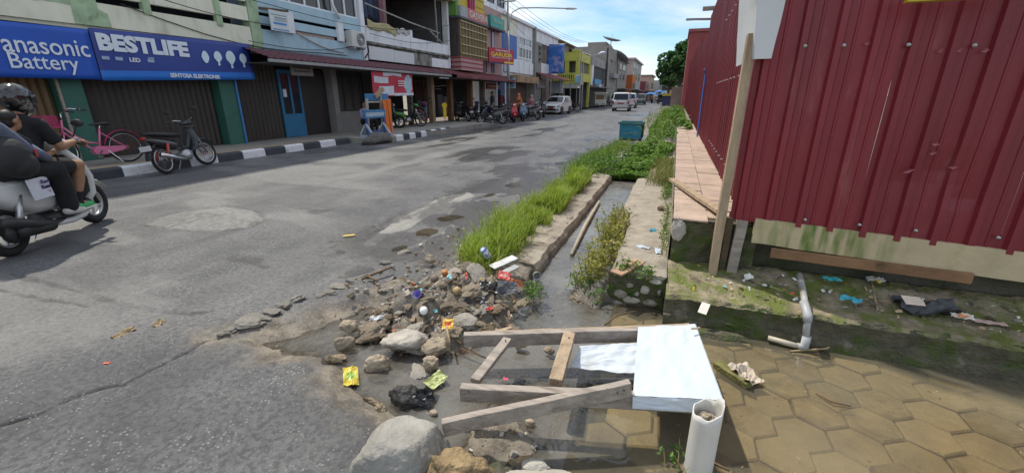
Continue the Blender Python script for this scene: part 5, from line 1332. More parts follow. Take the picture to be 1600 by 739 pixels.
# ground floor
B(c, 'shop_back', DARK, -15.3, -15.2, 15.4, 22.3, .17, 3.4)
B(c, 'shop_side', DARK, -15.2, -12.4, 15.34, 15.4, .17, 2.9)
COLG = mat('shop_column', (.19, .165, .14), .8, .2, 3)
for yy, w, mm in ((18.35, .14, COLG), (20.3, .28, mat('tan_column', (.3, .23, .15), .8, .2, 3)), (22.35, .3, mat('brown_column', (.19, .10, .045), .7, .2, 3))): B(c, 'column', mm, -12.3, -12.05, yy, yy + w, .17, 2.75)
shutter(c, 15.42, 18.3, .17, 2.6, -13.2, SHUT_D, .2)
for k, (yy, w, h, z, colr) in enumerate([(19.2, .42, .75, 1.25, (.10, .09, .22)), (19.2, .4, .3, .6, (.4, .04, .06)), (18.75, .35, .9, 1.3, (.03, .03, .035)), (20.75, .5, 1.1, 1.6, (.05, .05, .06)), (21.4, .4, 1.0, 1.5, (.08, .06, .05))]):
    mb = MB(); mb.grid(lambda u, v: (-12.0 + .03 * math.sin(u * 8), yy + w * u, z - h * v), 6, 6)
    tag(mb.build('hung_garment', mat('garment%d' % k, colr, .9, .9 if k == 0 else .2, 14, dirt=(.5, .1, .12) if k == 0 else None, dscale=6), smooth=True, solid=.03), ['patterned blue garment', 'red garment', 'black garment', 'charcoal garment', 'brown garment'][k] + ' hanging at the open clothes shop front', 'garment', 'garments of the open clothes shop')
def tshirt():
    t = [(-.27, .62), (-.12, .74), (-.06, .72), (.06, .72), (.12, .74), (.27, .62), (.21, .5), (.15, .55), (.16, 0), (-.16, 0), (-.15, .55), (-.21, .5)]
    mb = MB(); mb.prism([(yy * 1.0 + 20.75, z * 1.05 + .42) for yy, z in t], -11.62, -11.57, 'x')
    o = mb.build('yellow_tshirt', mat('yellow_cotton', (.70, .48, .02), .9, .1, 6), bevel=.015)
    tag(o, 'bright yellow t-shirt displayed on a stand outside the shop', 't-shirt')
    mb = MB(); mb.cyl((-11.59, 20.75, .17), (-11.59, 20.75, .45), .02, 8); mb.build('stand', mat('red_stand', (.5, .05, .04), .5), o)
tshirt()

# ---- long awning of tile-pattern metal sheet
AWN = mat('maroon_tile_sheet', (.135, .038, .055), .5, .15, 3, dirt=(.09, .035, .045), dscale=2)
AWN2 = mat('red_awning_sheet', (.16, .026, .035), .5, .15, 3)
aw = thing('awning', 'long maroon tile pattern metal awning along the shop fronts', 'awning', (-11.5, 20, 2.6))
def awning_strip(name, y0, y1, xw, xe, zw, ze, m, rows=5, pitch=.24):
    nY = int((y1 - y0) / pitch) * 4; vs, fs = [], []
    prof = []
    for r_ in range(rows):
        for k, (dt, lift) in enumerate(((0, .0), (.96, .03), (.97, .0))): prof.append(((r_ + dt) / rows, lift))
    prof.append((1, 0))
    for (t, lift) in prof:
        for i in range(nY + 1):
            yy = y0 + (y1 - y0) * i / nY
            wv = .022 * (0.5 + .5 * math.cos(2 * PI * i / 4))
            vs.append((xw + (xe - xw) * t, yy, zw + (ze - zw) * t + lift + wv))
    w = nY + 1
    for j in range(len(prof) - 1):
        for i in range(nY): fs.append((j * w + i, j * w + i + 1, (j + 1) * w + i + 1, (j + 1) * w + i))
    mb = MB(); mb.add(vs, fs); return P(aw, name, mb, m)
awning_strip('roof_sheet', 9.7, 20.6, -12.0, -11.0, 2.86, 2.56, AWN)
awning_strip('roof_sheet', 20.62, 29.4, -12.0, -10.7, 2.86, 2.50, AWN2, 3)
FAS = mat('grey_fascia', (.30, .30, .30), .7, .2, 3)
mb = MB(); mb.box(-11.02, -10.98, 9.7, 20.6, 2.46, 2.545); P(aw, 'fascia', mb, FAS)
mb = MB(); mb.box(-10.72, -10.69, 20.62, 29.4, 2.42, 2.49); P(aw, 'fascia', mb, AWN2)
mb = MB(); mb.box(-12.1, -11.03, 9.72, 20.58, 2.44, 2.455); mb.box(-12.1, -10.73, 20.63, 29.38, 2.40, 2.415); P(aw, 'soffit', mb, mat('soffit', (.10, .09, .085), .9))
for yy in (13.5, 18.4, 22.5, 26.9):
    mb = MB(); mb.cyl((-11.1, yy, .17), (-11.1, yy, 2.44), .035, 8)
    if yy in (26.9,): P(aw, 'prop', mb, LETW)
B(aw, 'strip_lamp', LETW, -11.2, -11.1, 19.6, 20.5, 2.36, 2.40)

# red and white banner under the awning
def rb(u, v):
    if u > .78 and ((u - .88) / .10) ** 2 + ((v - .5) / .42) ** 2 < 1: return 2
    if .05 < u < .5 and (v < .42 and v > .06 and u > .16 or v > .55 and v < .8 and u < .38): return 1
    if u > .5 and v < .14: return 1
    if .25 < u < .7 and v > .82: return 1
    return 0
bt = banner('cloth_banner', 'red and white advertising banner hanging under the awning', -11.12, 14.35, 17.15, lambda u: 1.50 + .05 * u, lambda u: 2.50 - .06 * math.sin(PI * min(1, u * 2)) * 1 - .05 * math.sin(PI * max(0, u * 2 - 1)), None, .05, 40, 24, mfn=rb,
            mats=[mat('banner_red', (.48, .04, .07), .6, .15, 2), mat('banner_white', (.62, .66, .72), .6, .15, 3), mat('banner_pale_blue', (.38, .55, .62), .6, .3, 9)])
for k in range(3): B(bt, 'printed_line', mat('banner_print', (.7, .6, .62), .6), -11.06, -11.055, 15.95, 16.5, 1.92 + .09 * k, 1.96 + .09 * k)

# ---- D: brown slatted facade
dd = bld('shop_house', 'shophouse clad in olive brown vertical slats under a pink sign box', 25)
XD = -11.5
B(dd, 'wall', mat('yellow_wall', (.52, .42, .07), .8, .15, 2), -20, -12.6, 22.4, 27.0, 2.92, 8.4)
SL1 = mat('olive_slat', (.17, .125, .055), .7, .3, 3, rnd=.25); SL2 = mat('shaded_slat', (.055, .045, .04), .7, .3, 3, rnd=.25)  # second is a shaded copy, darkened for the side face
for k in range(18):
    yy = 22.72 + k * .198
    B(dd, 'slat', SL1, XD - .06, XD + .03 * (k % 2), yy, yy + .185, 3.62, 5.5)
for k in range(6):
    xx = -12.55 + k * .172
    B(dd, 'slat', SL2, xx, xx + .15, 22.62, 22.66 + .03 * (k % 2), 3.62, 5.5)
for zz in (3.75, 4.2, 4.62, 5.02, 5.36): B(dd, 'cream_rail', mat('cream_rail', (.45, .38, .24), .7), XD + .035, XD + .07, 22.7, 26.28, zz, zz + .05)
PINKW = mat('pink_wall', (.42, .27, .26), .8, .1, 2); REDS = mat('red_stripe', (.30, .03, .05), .7)
B(dd, 'pink_base', PINKW, -12.5, XD + .02, 22.66, 25.6, 2.9, 3.6)
for zz in (3.05, 3.3, 3.52): B(dd, 'stripe', REDS, -12.52, XD + .04, 22.6, 25.62, zz, zz + .06)
B(dd, 'slab', mat('dark_trim', (.10, .10, .12), .7), -12.6, XD + .12, 22.5, 26.4, 5.5, 5.6)
sg = B(dd, 'sign_box', mat('grey_sign', (.32, .34, .37), .6, .4, 3), -12.4, XD + .08, 22.66, 23.6, 5.602, 6.12)
sb = B(dd, 'sign_box', mat('pink_sign', (.52, .13, .13), .5, .15, 2), -12.4, XD + .09, 23.62, 26.3, 5.603, 6.13)
text('lettering', 'GASVERA', mat('cream_letters', (.62, .56, .48), .6), .42, face_px(XD + .11, 24.95, 5.87), dd, bold=.012, width=2.5, height=.34)
B(dd, 'upper_wall', MATS['yellow_wall'], -12.59, XD - .3, 22.7, 26.65, 6.14, 8.2)
B(dd, 'green_wall', mat('leaf_green_wall', (.12, .26, .06), .8), -12.595, XD - .05, 22.42, 22.7, 5.605, 7.8)
for k in range(3): B(dd, 'red_fin', mat('magenta_fin', (.34, .03, .10), .6), XD - .3, XD - .15, 24.35 + .26 * k, 24.52 + .26 * k, 6.15, 8.3)
for zz in (6.5, 6.9, 7.3): B(dd, 'groove', mat('ochre_groove', (.25, .19, .03), .8), XD - .3, XD - .285, 25.3, 26.64, zz, zz + .04)
B(dd, 'shop_back', DARK, -14.8, -14.7, 22.4, 29.3, .17, 2.9)
window(dd, -14.68, 22.8, 24.6, .3, 2.4, mat('wood_frame', (.2, .12, .06), .6), mat('dim_glass', (.06, .06, .055), .2), 2)
for yy, mm in ((24.9, 'brown_column'), (26.75, 'shop_column')): B(dd, 'column', MATS[mm], -12.3, -12.0, yy, yy + .26, .13, 2.8)
for k, (yy, zz, l_) in enumerate(((22.9, 2.05, .9), (23.9, 2.1, .7), (23.3, 1.9, .6))):
    B(dd, 'ceiling_lamp', mat('lamp_tube', (.75, .75, .7), .5), -13.6, -13.5, yy, yy + l_, zz, zz + .03)

# ---- E: narrow building with teal sign
e = bld('shop_house', 'narrow pink shophouse under a teal sign box', 28)
B(e, 'wall', PINKW, -20, -11.95, 27.02, 29.95, 2.9, 6.9); B(e, 'lower_wall', DARK, -14.6, -14.5, 27.02, 29.9, .15, 2.89)
tb = B(e, 'sign_box', mat('teal_sign', (.03, .30, .27), .5, .2, 2), -12.2, -11.55, 27.1, 29.4, 5.72, 6.35)
text('lettering', 'Busana', mat('pale_teal_letters', (.35, .52, .45), .6), .4, face_px(-11.53, 28.3, 6.1), e, bold=.006, width=1.5, height=.26)
B(e, 'sign_edge', mat('dark_trim', (.1, .1, .12)), -12.21, -11.5, 27.0, 29.5, 5.6, 5.71)
for yy in (27.1, 28.0, 28.35): B(e, 'blue_strip', mat('navy_strip', (.05, .07, .16), .6), -11.95, -11.9, yy, yy + .12, 3.0, 5.6)
B(e, 'strip_light', LETW, -11.95, -11.88, 28.15, 28.28, 4.3, 5.5)
B(e, 'shop_fascia', mat('magenta_fascia', (.22, .05, .09), .6, .5, 2), -11.9, -11.8, 26.9, 29.3, 1.95, 2.35)
B(e, 'fascia_line', mat('ochre_line', (.4, .3, .08), .6), -11.79, -11.785, 27.2, 29.0, 2.1, 2.2)

# ---- F: white with blue panel and window
f = bld('shop_house', 'white shophouse with royal blue panel and tall barred window', 33.5)
B(f, 'wall', WHITEW, -20, -12.05, 30.0, 37.2, 2.9, 6.85); B(f, 'cornice', WHITEW, -20, -11.85, 30.0, 37.25, 6.86, 7.05)
B(f, 'cream_panel', CREAMW, -12.04, -12.02, 30.1, 33.2, 5.78, 6.84)
B(f, 'blue_panel', mat('royal_panel', (.03, .12, .42), .5), -12.045, -12.0, 30.15, 33.2, 4.2, 5.76)
window(f, -12.04, 33.55, 36.75, 4.3, 5.2, WHITEW, None, 4, .12); window(f, -12.04, 33.55, 36.75, 5.22, 5.95, WHITEW, mat('sky_glass', (.10, .17, .22), .1), 2, .12)
B(f, 'sign_panel', LETW, -12.0, -11.9, 30.4, 33.3, 3.2, 4.15); B(f, 'sign_panel', WHITEW, -12.0, -11.92, 33.4, 37.1, 3.2, 4.1)
B(f, 'tan_fascia', mat('rust_fascia', (.33, .22, .13), .8, .5, 1.5), -12.0, -11.3, 31.4, 36.8, 2.5, 3.0)
shutter(f, 31.6, 36.8, .15, 2.6, -12.5, mat('brown_shutter_f', (.10, .065, .045), .6), .3)
B(f, 'blue_jamb', mat('blue_jamb', (.02, .12, .24), .6), -12.5, -12.2, 30.2, 31.0, .15, 2.6); B(f, 'white_jamb', LETW, -12.3, -12.15, 31.05, 31.25, .15, 2.6)
B(f, 'tower_wall', WHITEW, -18, -13.6, 30.5, 35, 7.06, 9.6)
mb = MB(); mb.box(-18.5, -12.7, 29.9, 36, 9.61, 9.8); P(f, 'tower_roof', mb, mat('grey_roof', (.22, .22, .24), .7))
for yy in (31.2, 33.2): window(f, -13.6, yy, yy + 1.3, 8.0, 9.3, mat('dark_frame', (.05,) * 3), None, 2)

# ---- G: white with grey pillar, red awning
g = bld('shop_house', 'white shophouse with grey pillar and open loggia above a short red awning', 41)
GREYP = mat('grey_pillar', (.24, .24, .22), .8, .2, 2)
B(g, 'wall', WHITEW, -20, -14, 37.3, 45.4, .15, 6.8); B(g, 'frieze', WHITEW, -13.99, -12.0, 37.3, 45.4, 5.95, 6.85); B(g, 'cornice', WHITEW, -20, -11.85, 37.3, 45.45, 6.86, 7.0)
B(g, 'pillar', GREYP, -12.6, -11.9, 37.32, 39.4, .15, 5.94); B(g, 'parapet', WHITEW, -12.3, -12.0, 39.42, 45.4, 3.4, 4.35); B(g, 'thin_pillar', GREYP, -12.2, -11.8, 37.2, 37.5, .15, 7.0)
for zz in (4.35, 4.85, 5.3): window(g, -11.9, 38.4, 39.1, zz, zz + .38, GREYP, None, 1, .05)
B(g, 'loggia_back', GREYP, -13.98, -13.9, 39.4, 45.3, 3.4, 5.94); B(g, 'shop_back', DARK, -13.6, -13.5, 37.5, 45.3, .15, 3.3)
mb = MB(); mb.add([(-12.0, 37.6, 3.5), (-12.0, 45.4, 3.5), (-10.4, 45.4, 2.95), (-10.4, 37.6, 2.95)], [(0, 1, 2, 3)]); P(g, 'red_awning', mb, mat('brick_red_sheet', (.20, .035, .035), .6, .2, 3), solid=.05)
for yy in (37.7, 41, 45.3): mb = MB(); mb.cyl((-10.5, yy, .1), (-10.5, yy, 2.95), .05, 8); P(g, 'awning_post', mb, GREYP)
B(g, 'hanging_board', mat('grey_board2', (.3, .3, .3), .7), -11.8, -11.75, 37.8, 40.4, 2.2, 2.9)
def poster(px0, py0, px1, py1, Y, name, label, cols, cat='banner'):
    p, q = GY(px0, py0, Y), GY(px1, py1, Y)
    t = thing(name, label, cat, ((p.x + q.x) / 2, Y, q.z))
    mb = MB(); mb.grid(lambda u, v: (p.x + (q.x - p.x) * u, Y + .05 * math.sin(u * 5), q.z + (p.z - q.z) * v), 8, 12)
    mb.build('cloth', mat('poster_' + name, cols[0], .6, .25, 2, dirt=cols[2 % len(cols)], dscale=2.3, dlo=.5, dhi=.6, dirt2=cols[3 % len(cols)], d2scale=1.6, d2lo=.56, d2hi=.62), t, world=True, smooth=True, solid=.01)
    mb = MB(); mb.cyl((p.x - .05, Y, p.z + .02), (q.x + .05, Y, p.z + .02), .03, 6); mb.build('top_bar', STEEL, t, world=True)
    return t
poster(855, 71, 881, 116, 42.2, 'vertical_banner', 'tall blue patterned banner standing out from the white shophouse', [(.04, .16, .5), (.08, .25, .6), (.3, .3, .55), (.5, .5, .6), (.02, .1, .4)])
poster(858, 129, 880, 147, 43.2, 'picture_banner', 'pale food picture banner hanging below the short red awning', [(.42, .52, .58), (.6, .35, .22), (.62, .55, .45), (.3, .5, .62), (.6, .6, .6)])

# ---- behind G: brown roofed block
br = thing('rear_building', 'brown roofed block rising behind the yellow building', 'building', (-17, 56, 0))
B(br, 'wall', mat('brown_grey_wall', (.22, .18, .16), .85, .2, 1), -24, -13.6, 47, 60, 0, 7.6)
mb = MB(); mb.add([(-13.2, 46.6, 7.5), (-13.2, 60, 7.5), (-18, 60, 9.4), (-18, 46.6, 9.4)], [(0, 1, 2, 3)]); P(br, 'roof', mb, mat('rust_roof', (.16, .10, .09), .8, .3, .8), solid=.15)
window(br, -13.58, 49, 52, 6.0, 7.2, MATS['brown_grey_wall'], None, 2, .12)

# ---- H: yellow corner building
YEL = mat('lime_yellow_wall', (.50, .50, .10), .8, .1, 1.5, dirt=(.40, .40, .08), dscale=1)
h = thing('corner_building', 'lime yellow corner building with balustraded balcony', 'building', (-13, 53, 0))
B(h, 'roof_band', YEL, -20, -10.7, 50, 56.5, 5.2, 6.1); B(h, 'roof_crest', YEL, -11.6, -10.65, 49.95, 51, 6.101, 6.35)
B(h, 'pier', YEL, -12.35, -11.9, 50.02, 50.4, 3.2, 5.19); B(h, 'pier', YEL, -11.1, -10.72, 50.02, 50.4, 3.2, 5.19); B(h, 'pier', YEL, -14.5, -13.9, 50.02, 50.4, 3.2, 5.19)
B(h, 'upper_back', mat('tan_shade', (.16, .15, .12), .8), -20, -11.0, 51.6, 56.4, 3.0, 5.18)
B(h, 'balcony_rail', YEL, -14.5, -10.5, 49.7, 49.85, 3.75, 3.95); B(h, 'balcony_slab', YEL, -14.5, -10.45, 49.6, 51.59, 2.7, 3.05)
B(h, 'balcony_end', YEL, -11.2, -10.5, 49.68, 49.86, 3.051, 3.749)
B(h, 'balcony_side', YEL, -10.6, -10.45, 49.9, 56.4, 3.051, 3.95)
for k in range(14):
    xx = -14.4 + k * .235
    mb = MB(); mb.tube([(xx, 49.77, 3.05), (xx, 49.77, 3.25), (xx, 49.77, 3.5), (xx, 49.77, 3.75)], [.06, .09, .05, .07], 8); P(h, 'baluster', mb, YEL)
for xx, w in ((-13.85, 1.4), (-11.85, .72)): B(h, 'window', mat('dim_beige_window', (.17, .15, .12), .5), xx, xx + w, 51.5, 51.58, 3.5, 5.0)
mb = MB(); mb.add([(-14.5, 48.6, 2.3), (-10.2, 48.6, 2.3), (-10.4, 49.6, 2.75), (-14.5, 49.6, 2.75)], [(0, 1, 2, 3)]); P(h, 'grey_awning', mb, mat('grey_sheet', (.26, .25, .24), .7), solid=.05)
B(h, 'shop_back', DARK, -14.4, -10.8, 51, 51.1, .1, 2.6); B(h, 'shop_pier', YEL, -12.6, -12.3, 50, 50.3, .1, 2.69)
for xx in (-13.6, -12.0, -10.6): mb = MB(); mb.cyl((xx, 48.8, .05), (xx, 48.8, 2.35), .05, 8); P(h, 'awning_post', mb, GREYP)
B(h, 'side_wall', YEL, -11, -10.72, 56.42, 57, .1, 5.19)

# ---- I: grey building beyond with dark opening
i_ = thing('grey_building', 'weathered grey building with dark upper opening next to the yellow corner', 'building', (-12, 63, 0))
GRW = mat('weathered_grey', (.30, .30, .31), .85, .2, 1, dirt=(.18, .18, .17), dscale=.6)
B(i_, 'wall', GRW, -20, -10.9, 57.02, 69.5, .1, 5.2)
mb = MB(); mb.prism([(57.05, 5.2), (69.5, 5.2), (69.5, 6.3), (57.05, 6.3)], -20, -10.6, 'x'); P(i_, 'parapet', mb, GRW)
B(i_, 'dark_opening', mat('dark_recess', (.035, .04, .05), .7), -10.9, -10.85, 58.8, 69.0, 3.2, 5.1)
B(i_, 'white_pier', WHITEW, -10.9, -10.6, 57.2, 58.6, 2.8, 5.2)
B(i_, 'awning', mat('slate_sheet', (.12, .14, .17), .6), -10.9, -9.6, 57.5, 69, 2.5, 2.62); B(i_, 'shop_back', DARK, -10.89, -10.8, 57.3, 69.2, .12, 2.5)
B(i_, 'blue_sign', mat('cyan_sign', (.03, .24, .48), .5), -10.4, -10.3, 58.2, 63.2, 2.95, 3.6)
B(i_, 'window', WHITEW, -10.84, -10.8, 64.5, 66.5, 2.75, 3.15)
mb = MB(); mb.grid(lambda u, v: (-14 + 3.2 * u, 57 + 12 * v, 6.3 + 1.0 * (1 - u) + .1 * math.sin(v * 20)), 4, 20); P(i_, 'sheet_roof', mb, mat('dull_sheet', (.26, .25, .24), .7))
poster(899, 119, 908, 131, 49.0, 'small_sign', 'small pale blue sign at the yellow building corner', [(.3, .5, .6), (.35, .55, .62)], 'sign')

# tower behind, satellite dishes
tw = thing('tower_building', 'tall stained tower block carrying a satellite dish', 'building', (-13, 75, 0))
B(tw, 'wall', mat('stained_tower', (.27, .25, .23), .85, .25, .6), -17, -10.5, 69.8, 80, .1, 8.6); B(tw, 'roof_room', MATS['stained_tower'], -14, -11.2, 71, 78, 8.61, 9.3)
for yy in (72, 75.5): window(tw, -10.5, yy, yy + 2, 5.2, 7.0, GRW, None, 2, .12)
B(tw, 'balcony', GRW, -10.5, -9.8, 72, 79, 4.2, 4.9)
def dish(name, label, p, r, tilt):
    t = thing(name, label, 'satellite dish', p)
    prof = [(.02, 0), (r * .5, r * .06), (r * .8, r * .16), (r, r * .27)]
    mb = MB(); n_ = 20; vs, fs = [(0, 0, 0)], []
    for (q, z) in prof[1:]:
        for k in range(n_): vs.append((q * math.cos(2 * PI * k / n_), q * math.sin(2 * PI * k / n_), z))
    for k in range(n_):
        fs.append((0, 1 + k, 1 + (k + 1) % n_))
        for j in range(2): fs.append((1 + j * n_ + k, 1 + (j + 1) * n_ + k, 1 + (j + 1) * n_ + (k + 1) % n_, 1 + j * n_ + (k + 1) % n_))
    mb.add(vs, fs, 0, Matrix.Translation((0, 0, 1.0)) @ Euler(tilt).to_matrix().to_4x4()); mb.build('reflector', mat('dish_grey', (.24, .25, .27), .6), t, smooth=True, solid=.02)
    mb = MB(); mb.cyl((0, 0, 0), (0, 0, 1.0), .06, 8); mb.build('mast', STEEL, t)
    mb = MB(); mb.cyl((0, 0, 1.0), (.0 + r * .45 * math.sin(tilt[1]), 0, 1 + r * .7), .03, 6); mb.build('feed_arm', STEEL, t)
q = GY(955, 64, 72)
dish('satellite_dish', 'large grey satellite dish on top of the stained tower', (q.x, 72, q.z - 1.1), 1.5, (.1, .25, 0))
q = GY(967, 90, 80)
dish('satellite_dish', 'mesh satellite dish lower down beside the stained tower', (q.x, 80, q.z - 1.2), 1.7, (-.35, .5, 0))

# ---- far row
FW = [mat('far_wall_%d' % k, c_, .85, .15, .5, dirt=d_, dscale=.5) for k, (c_, d_) in enumerate([((.36, .35, .34), (.25, .24, .23)), ((.50, .14, .035), (.42, .12, .03)), ((.30, .27, .25), (.2, .18, .17)), ((.44, .36, .28), (.34, .27, .2)), ((.5, .52, .55), (.36, .36, .38)), ((.30, .08, .10), (.22, .06, .08))])]
def far_block(name, label, x0, x1, y0, y1, zt, m, wins, roof=None, sign=None):
    t = thing(name, label, 'building', ((x0 + x1) / 2, y0, 0))
    B(t, 'wall', m, x0, x1, y0, y1, 0, zt)
    if roof: B(t, 'roof', roof, x0 - .4, x1 + .5, y0 - .5, y1, zt + .001, zt + .3)
    for (ya, yb, za, zb) in wins:
        window(t, x1, ya, yb, za, zb, GRW, None, 2, .12)
    mb = MB(); mb.box(x1, x1 + 1.4, y0 + .3, y1 - .3, 2.6, 2.75); P(t, 'canopy', mb, mat('far_canopy', (.13, .14, .16), .7))
    B(t, 'shop_opening', DARK, x1 + .01, x1 + .05, y0 + .4, y1 - .4, .1, 2.5)
    if sign: B(t, 'sign', sign, x1 + .05, x1 + .2, y0 + .5, y1 - .5, 2.9, 3.9)
    return t
far_block('far_building', 'pale stained block just beyond the tower, with grey flat roof', -18, -10.4, 81, 95, 7.6, FW[2], [(83, 86, 4.2, 5.8), (88, 91, 4.2, 5.8), (83, 86, 6.0, 7.2), (88, 92, 6.0, 7.2)], MATS['grey_roof'])
o = far_block('far_building', 'bright orange shopfront block in the middle distance', -17, -9.3, 96, 104, 5.6, FW[1], [(97, 99.5, 2.8, 4.2), (100.5, 103, 2.8, 4.2)])
far_block('far_building', 'tall pale grey block with white sheet roof behind the orange one', -18, -10.2, 104.5, 128, 9.2, FW[0], [(106, 110, 5, 7), (112, 116, 5, 7), (119, 124, 5, 7), (106, 110, 7.4, 8.8), (112, 116, 7.4, 8.8)], FW[4])
far_block('far_building', 'dark red fronted block past the orange shop', -16, -8.8, 128.5, 142, 5.2, FW[5], [(130, 134, 3.2, 4.8), (136, 140, 3.2, 4.8)])
far_block('far_building', 'cream block near the far street end', -15, -8.3, 143, 160, 7.2, FW[3], [(145, 150, 3.6, 5.4), (152, 157, 3.6, 5.4)], MATS['grey_roof'])
far_block('far_building', 'whitish block at the far street end', -14, -6.5, 162, 182, 6.5, FW[4], [(164, 170, 3.6, 5.4), (172, 178, 3.6, 5.4)])
t = thing('end_building', 'pale building closing the street with lime green gable', 'building', (-3, 215, 0))
B(t, 'wall', FW[4], -14, 6, 200, 215, 0, 7.5); mb = MB(); mb.prism([(-9, 7.5), (-3.5, 11.5), (2, 7.5)], 199.5, 215, 'y'); P(t, 'gable', mb, mat('lime_gable', (.35, .42, .12), .8))
for k in range(4): B(t, 'window', GLASS, -11 + 4 * k, -9 + 4 * k, 199.9, 199.99, 3.5, 5.5)
t = thing('end_building', 'orange beige house near the street end beside the big tree', 'building', (-1, 150, 0))
B(t, 'wall', FW[3], -3.6, 4, 150, 165, 0, 6.5); mb = MB(); mb.prism([(-4.2, 6.5), (0, 9), (4.6, 6.5)], 149.5, 165, 'y'); P(t, 'roof', mb, MATS['rust_roof'])
for k in range(2): B(t, 'window', GLASS, -2.8 + 2.6 * k, -1.4 + 2.6 * k, 149.9, 149.99, 3.2, 4.8)
# grey wall and kiosk on the right, red gabled building behind the fence
rw = GY(1050, 137, 62); rw2 = GY(1069, 165, 62)
mb = MB(); mb.box(rw.x, rw.x + 6, 62, 62.3, 0, rw.z); tag(mb.build('concrete_wall', mat('grey_lot_wall', (.27, .25, .22), .9, .2, 1)), 'grey concrete wall end beyond the red fence', 'wall')
k0 = GY(1036, 147, 70); k1 = GY(1051, 164, 70)
kk = thing('kiosk', 'small dark blue kiosk with yellow edge below the tree', 'kiosk', (k0.x, 70, 0))
B(kk, 'body', mat('navy_kiosk', (.04, .05, .14), .6), k0.x, k1.x, 70, 72, 0, k0.z - .35); B(kk, 'yellow_edge', mat('yellow_edge', (.5, .4, .05), .6), k0.x - .1, k1.x + .1, 69.8, 72.1, k0.z - .349, k0.z)
for (px0, px1, py, Y, lab) in ((1007, 1025, 148, 96, 'left blue market tarpaulin at the far street end'), (1022, 1038, 145, 84, 'right blue market tarpaulin nearer the kiosk')):
    p, q = GY(px0, py, Y), GY(px1, py + 3, Y)
    t = thing('market_tarp', lab, 'tarpaulin', ((p.x + q.x) / 2, Y, 0), 0, 'blue tarpaulins of the far market')
    mb = MB(); mb.grid(lambda u, v: (p.x + (q.x - p.x) * u, Y + 4 * v, p.z + .35 * math.sin(PI * u) - .5 * abs(v - .5)), 8, 4); mb.build('sheet', mat('blue_tarp', (.02, .17, .52), .5, .15, 1), t, world=True, solid=.02)
    mb = MB()
    for xx in (p.x + .1, q.x - .1): mb.cyl((xx, Y + .1, 0), (xx, Y + .1, p.z - .3), .05, 6)
    mb.build('pole', STEEL, t, world=True)
g0, g1 = GY(1078, 51, 55), GY(1108, 75, 55)
rg = thing('red_gable_building', 'dull red walled building rising behind the fence and tree', 'building', (g0.x + 4, 58, 0))
B(rg, 'wall', mat('dull_red_wall', (.27, .06, .06), .8, .2, 1), g0.x, g0.x + 9, 55, 64, 0, g0.z); B(rg, 'roof', mat('dull_red_roof', (.30, .08, .075), .7, .2, 1), g0.x - .15, g0.x + 9.2, 54.8, 64.2, g0.z + .001, g0.z + .3)

# ---- street lamp with shop sign
lp = thing('street_lamp', 'tall grey street lamp with curved arm beside the red shop sign', 'street lamp', (-11.0, 28.8, .12))
LG = mat('lamp_grey', (.32, .33, .34), .5, .1, 3)
mb = MB(); mb.tube([(-11.0, 28.8, .12), (-11.0, 28.8, 5.6)], [.08, .055], 10); P(lp, 'pole', mb, LG, smooth=True)
mb = MB(); mb.tube([(-11.0, 28.8, 5.5), (-10.98, 28.85, 6.2), (-10.85, 29.1, 6.75), (-10.5, 29.6, 7.05), (-9.7, 30.7, 7.2), (-8.0, 33.0, 7.42)], .04, 8); P(lp, 'arm', mb, LG, smooth=True)
hp, hq = Vector((-8.25, 32.7, 7.40)), Vector((-7.55, 33.6, 7.48))
mb = MB(); mb.tube([hp, hp.lerp(hq, .2), hp.lerp(hq, .75), hq], [.06, .16, .15, .05], 10, flat=.5); P(lp, 'lamp_head', mb, WHITE_M, smooth=True)
gs = thing('shop_sign', 'red sign board lettered Garuda mounted on the street lamp pole', 'sign', (-10.9, 28.7, 3.5))
pL, pR = GX(763, 77, -11.62), GX(802, 77, -10.86); zb_ = GX(802, 101, -10.86).z
W_ = math.hypot(pR.x - pL.x, pR.y - pL.y); ang = math.atan2(pR.y - pL.y, pR.x - pL.x); zt_ = (pL.z + pR.z) / 2; H_ = zt_ - (zb_ + GX(763, 101, -11.62).z) / 2
gs.location = ((pL.x + pR.x) / 2, (pL.y + pR.y) / 2, zt_ - H_); gs.rotation_euler = (0, 0, ang)
def SB(name, m, x0, x1, y0, y1, z0, z1):
    mb = MB(); mb.box(x0, x1, y0, y1, z0, z1); return mb.build(name, m, gs)
SB('board', mat('sign_red', (.42, .02, .045), .5, .1, 2), -W_ / 2, W_ / 2, -.04, .04, 0, H_)
text('lettering', 'GARUDA', mat('sign_yellow', (.72, .55, .05), .5), .44, face_my(0, -.05, H_ * .60), gs, False, bold=.012, width=W_ * .86, height=H_ * .27)
text('lettering', 'TOKO MAS', LETW, .16, face_my(0, -.05, H_ * .86), gs, False, bold=.003, width=W_ * .5, height=H_ * .1)
text('lettering', 'MENERIMA TEMPAHAN', LETW, .09, face_my(0, -.05, H_ * .39), gs, False, width=W_ * .8, height=H_ * .07)
SB('dark_edge', mat('sign_navy', (.03, .03, .09), .5), -W_ / 2, W_ * .1, -.05, -.041, 0, .1); SB('yellow_strip', MATS['sign_yellow'], W_ * .1, W_ / 2, -.05, -.041, .06, .16)
SB('bracket', STEEL, -W_ * .2, W_ / 2, .041, .09, H_ * .4, H_ * .5)
p, q = GY(791, 123, 29.4), GY(805, 139, 29.4)
bs_ = thing('blue_sign', 'small pale blue and white sign hanging below the red sign', 'sign', ((p.x + q.x) / 2, 29.4, q.z))
B(bs_, 'board', mat('pale_blue_sign', (.36, .55, .66), .5, .2, 3), p.x, q.x, 29.4, 29.45, q.z, p.z)
for k in range(4): B(bs_, 'printed_line', mat('sign_ink', (.05, .2, .4), .5), p.x + .1, q.x - .1 - .08 * (k % 2), 29.39, 29.399, q.z + .12 + k * .17, q.z + .19 + k * .17)
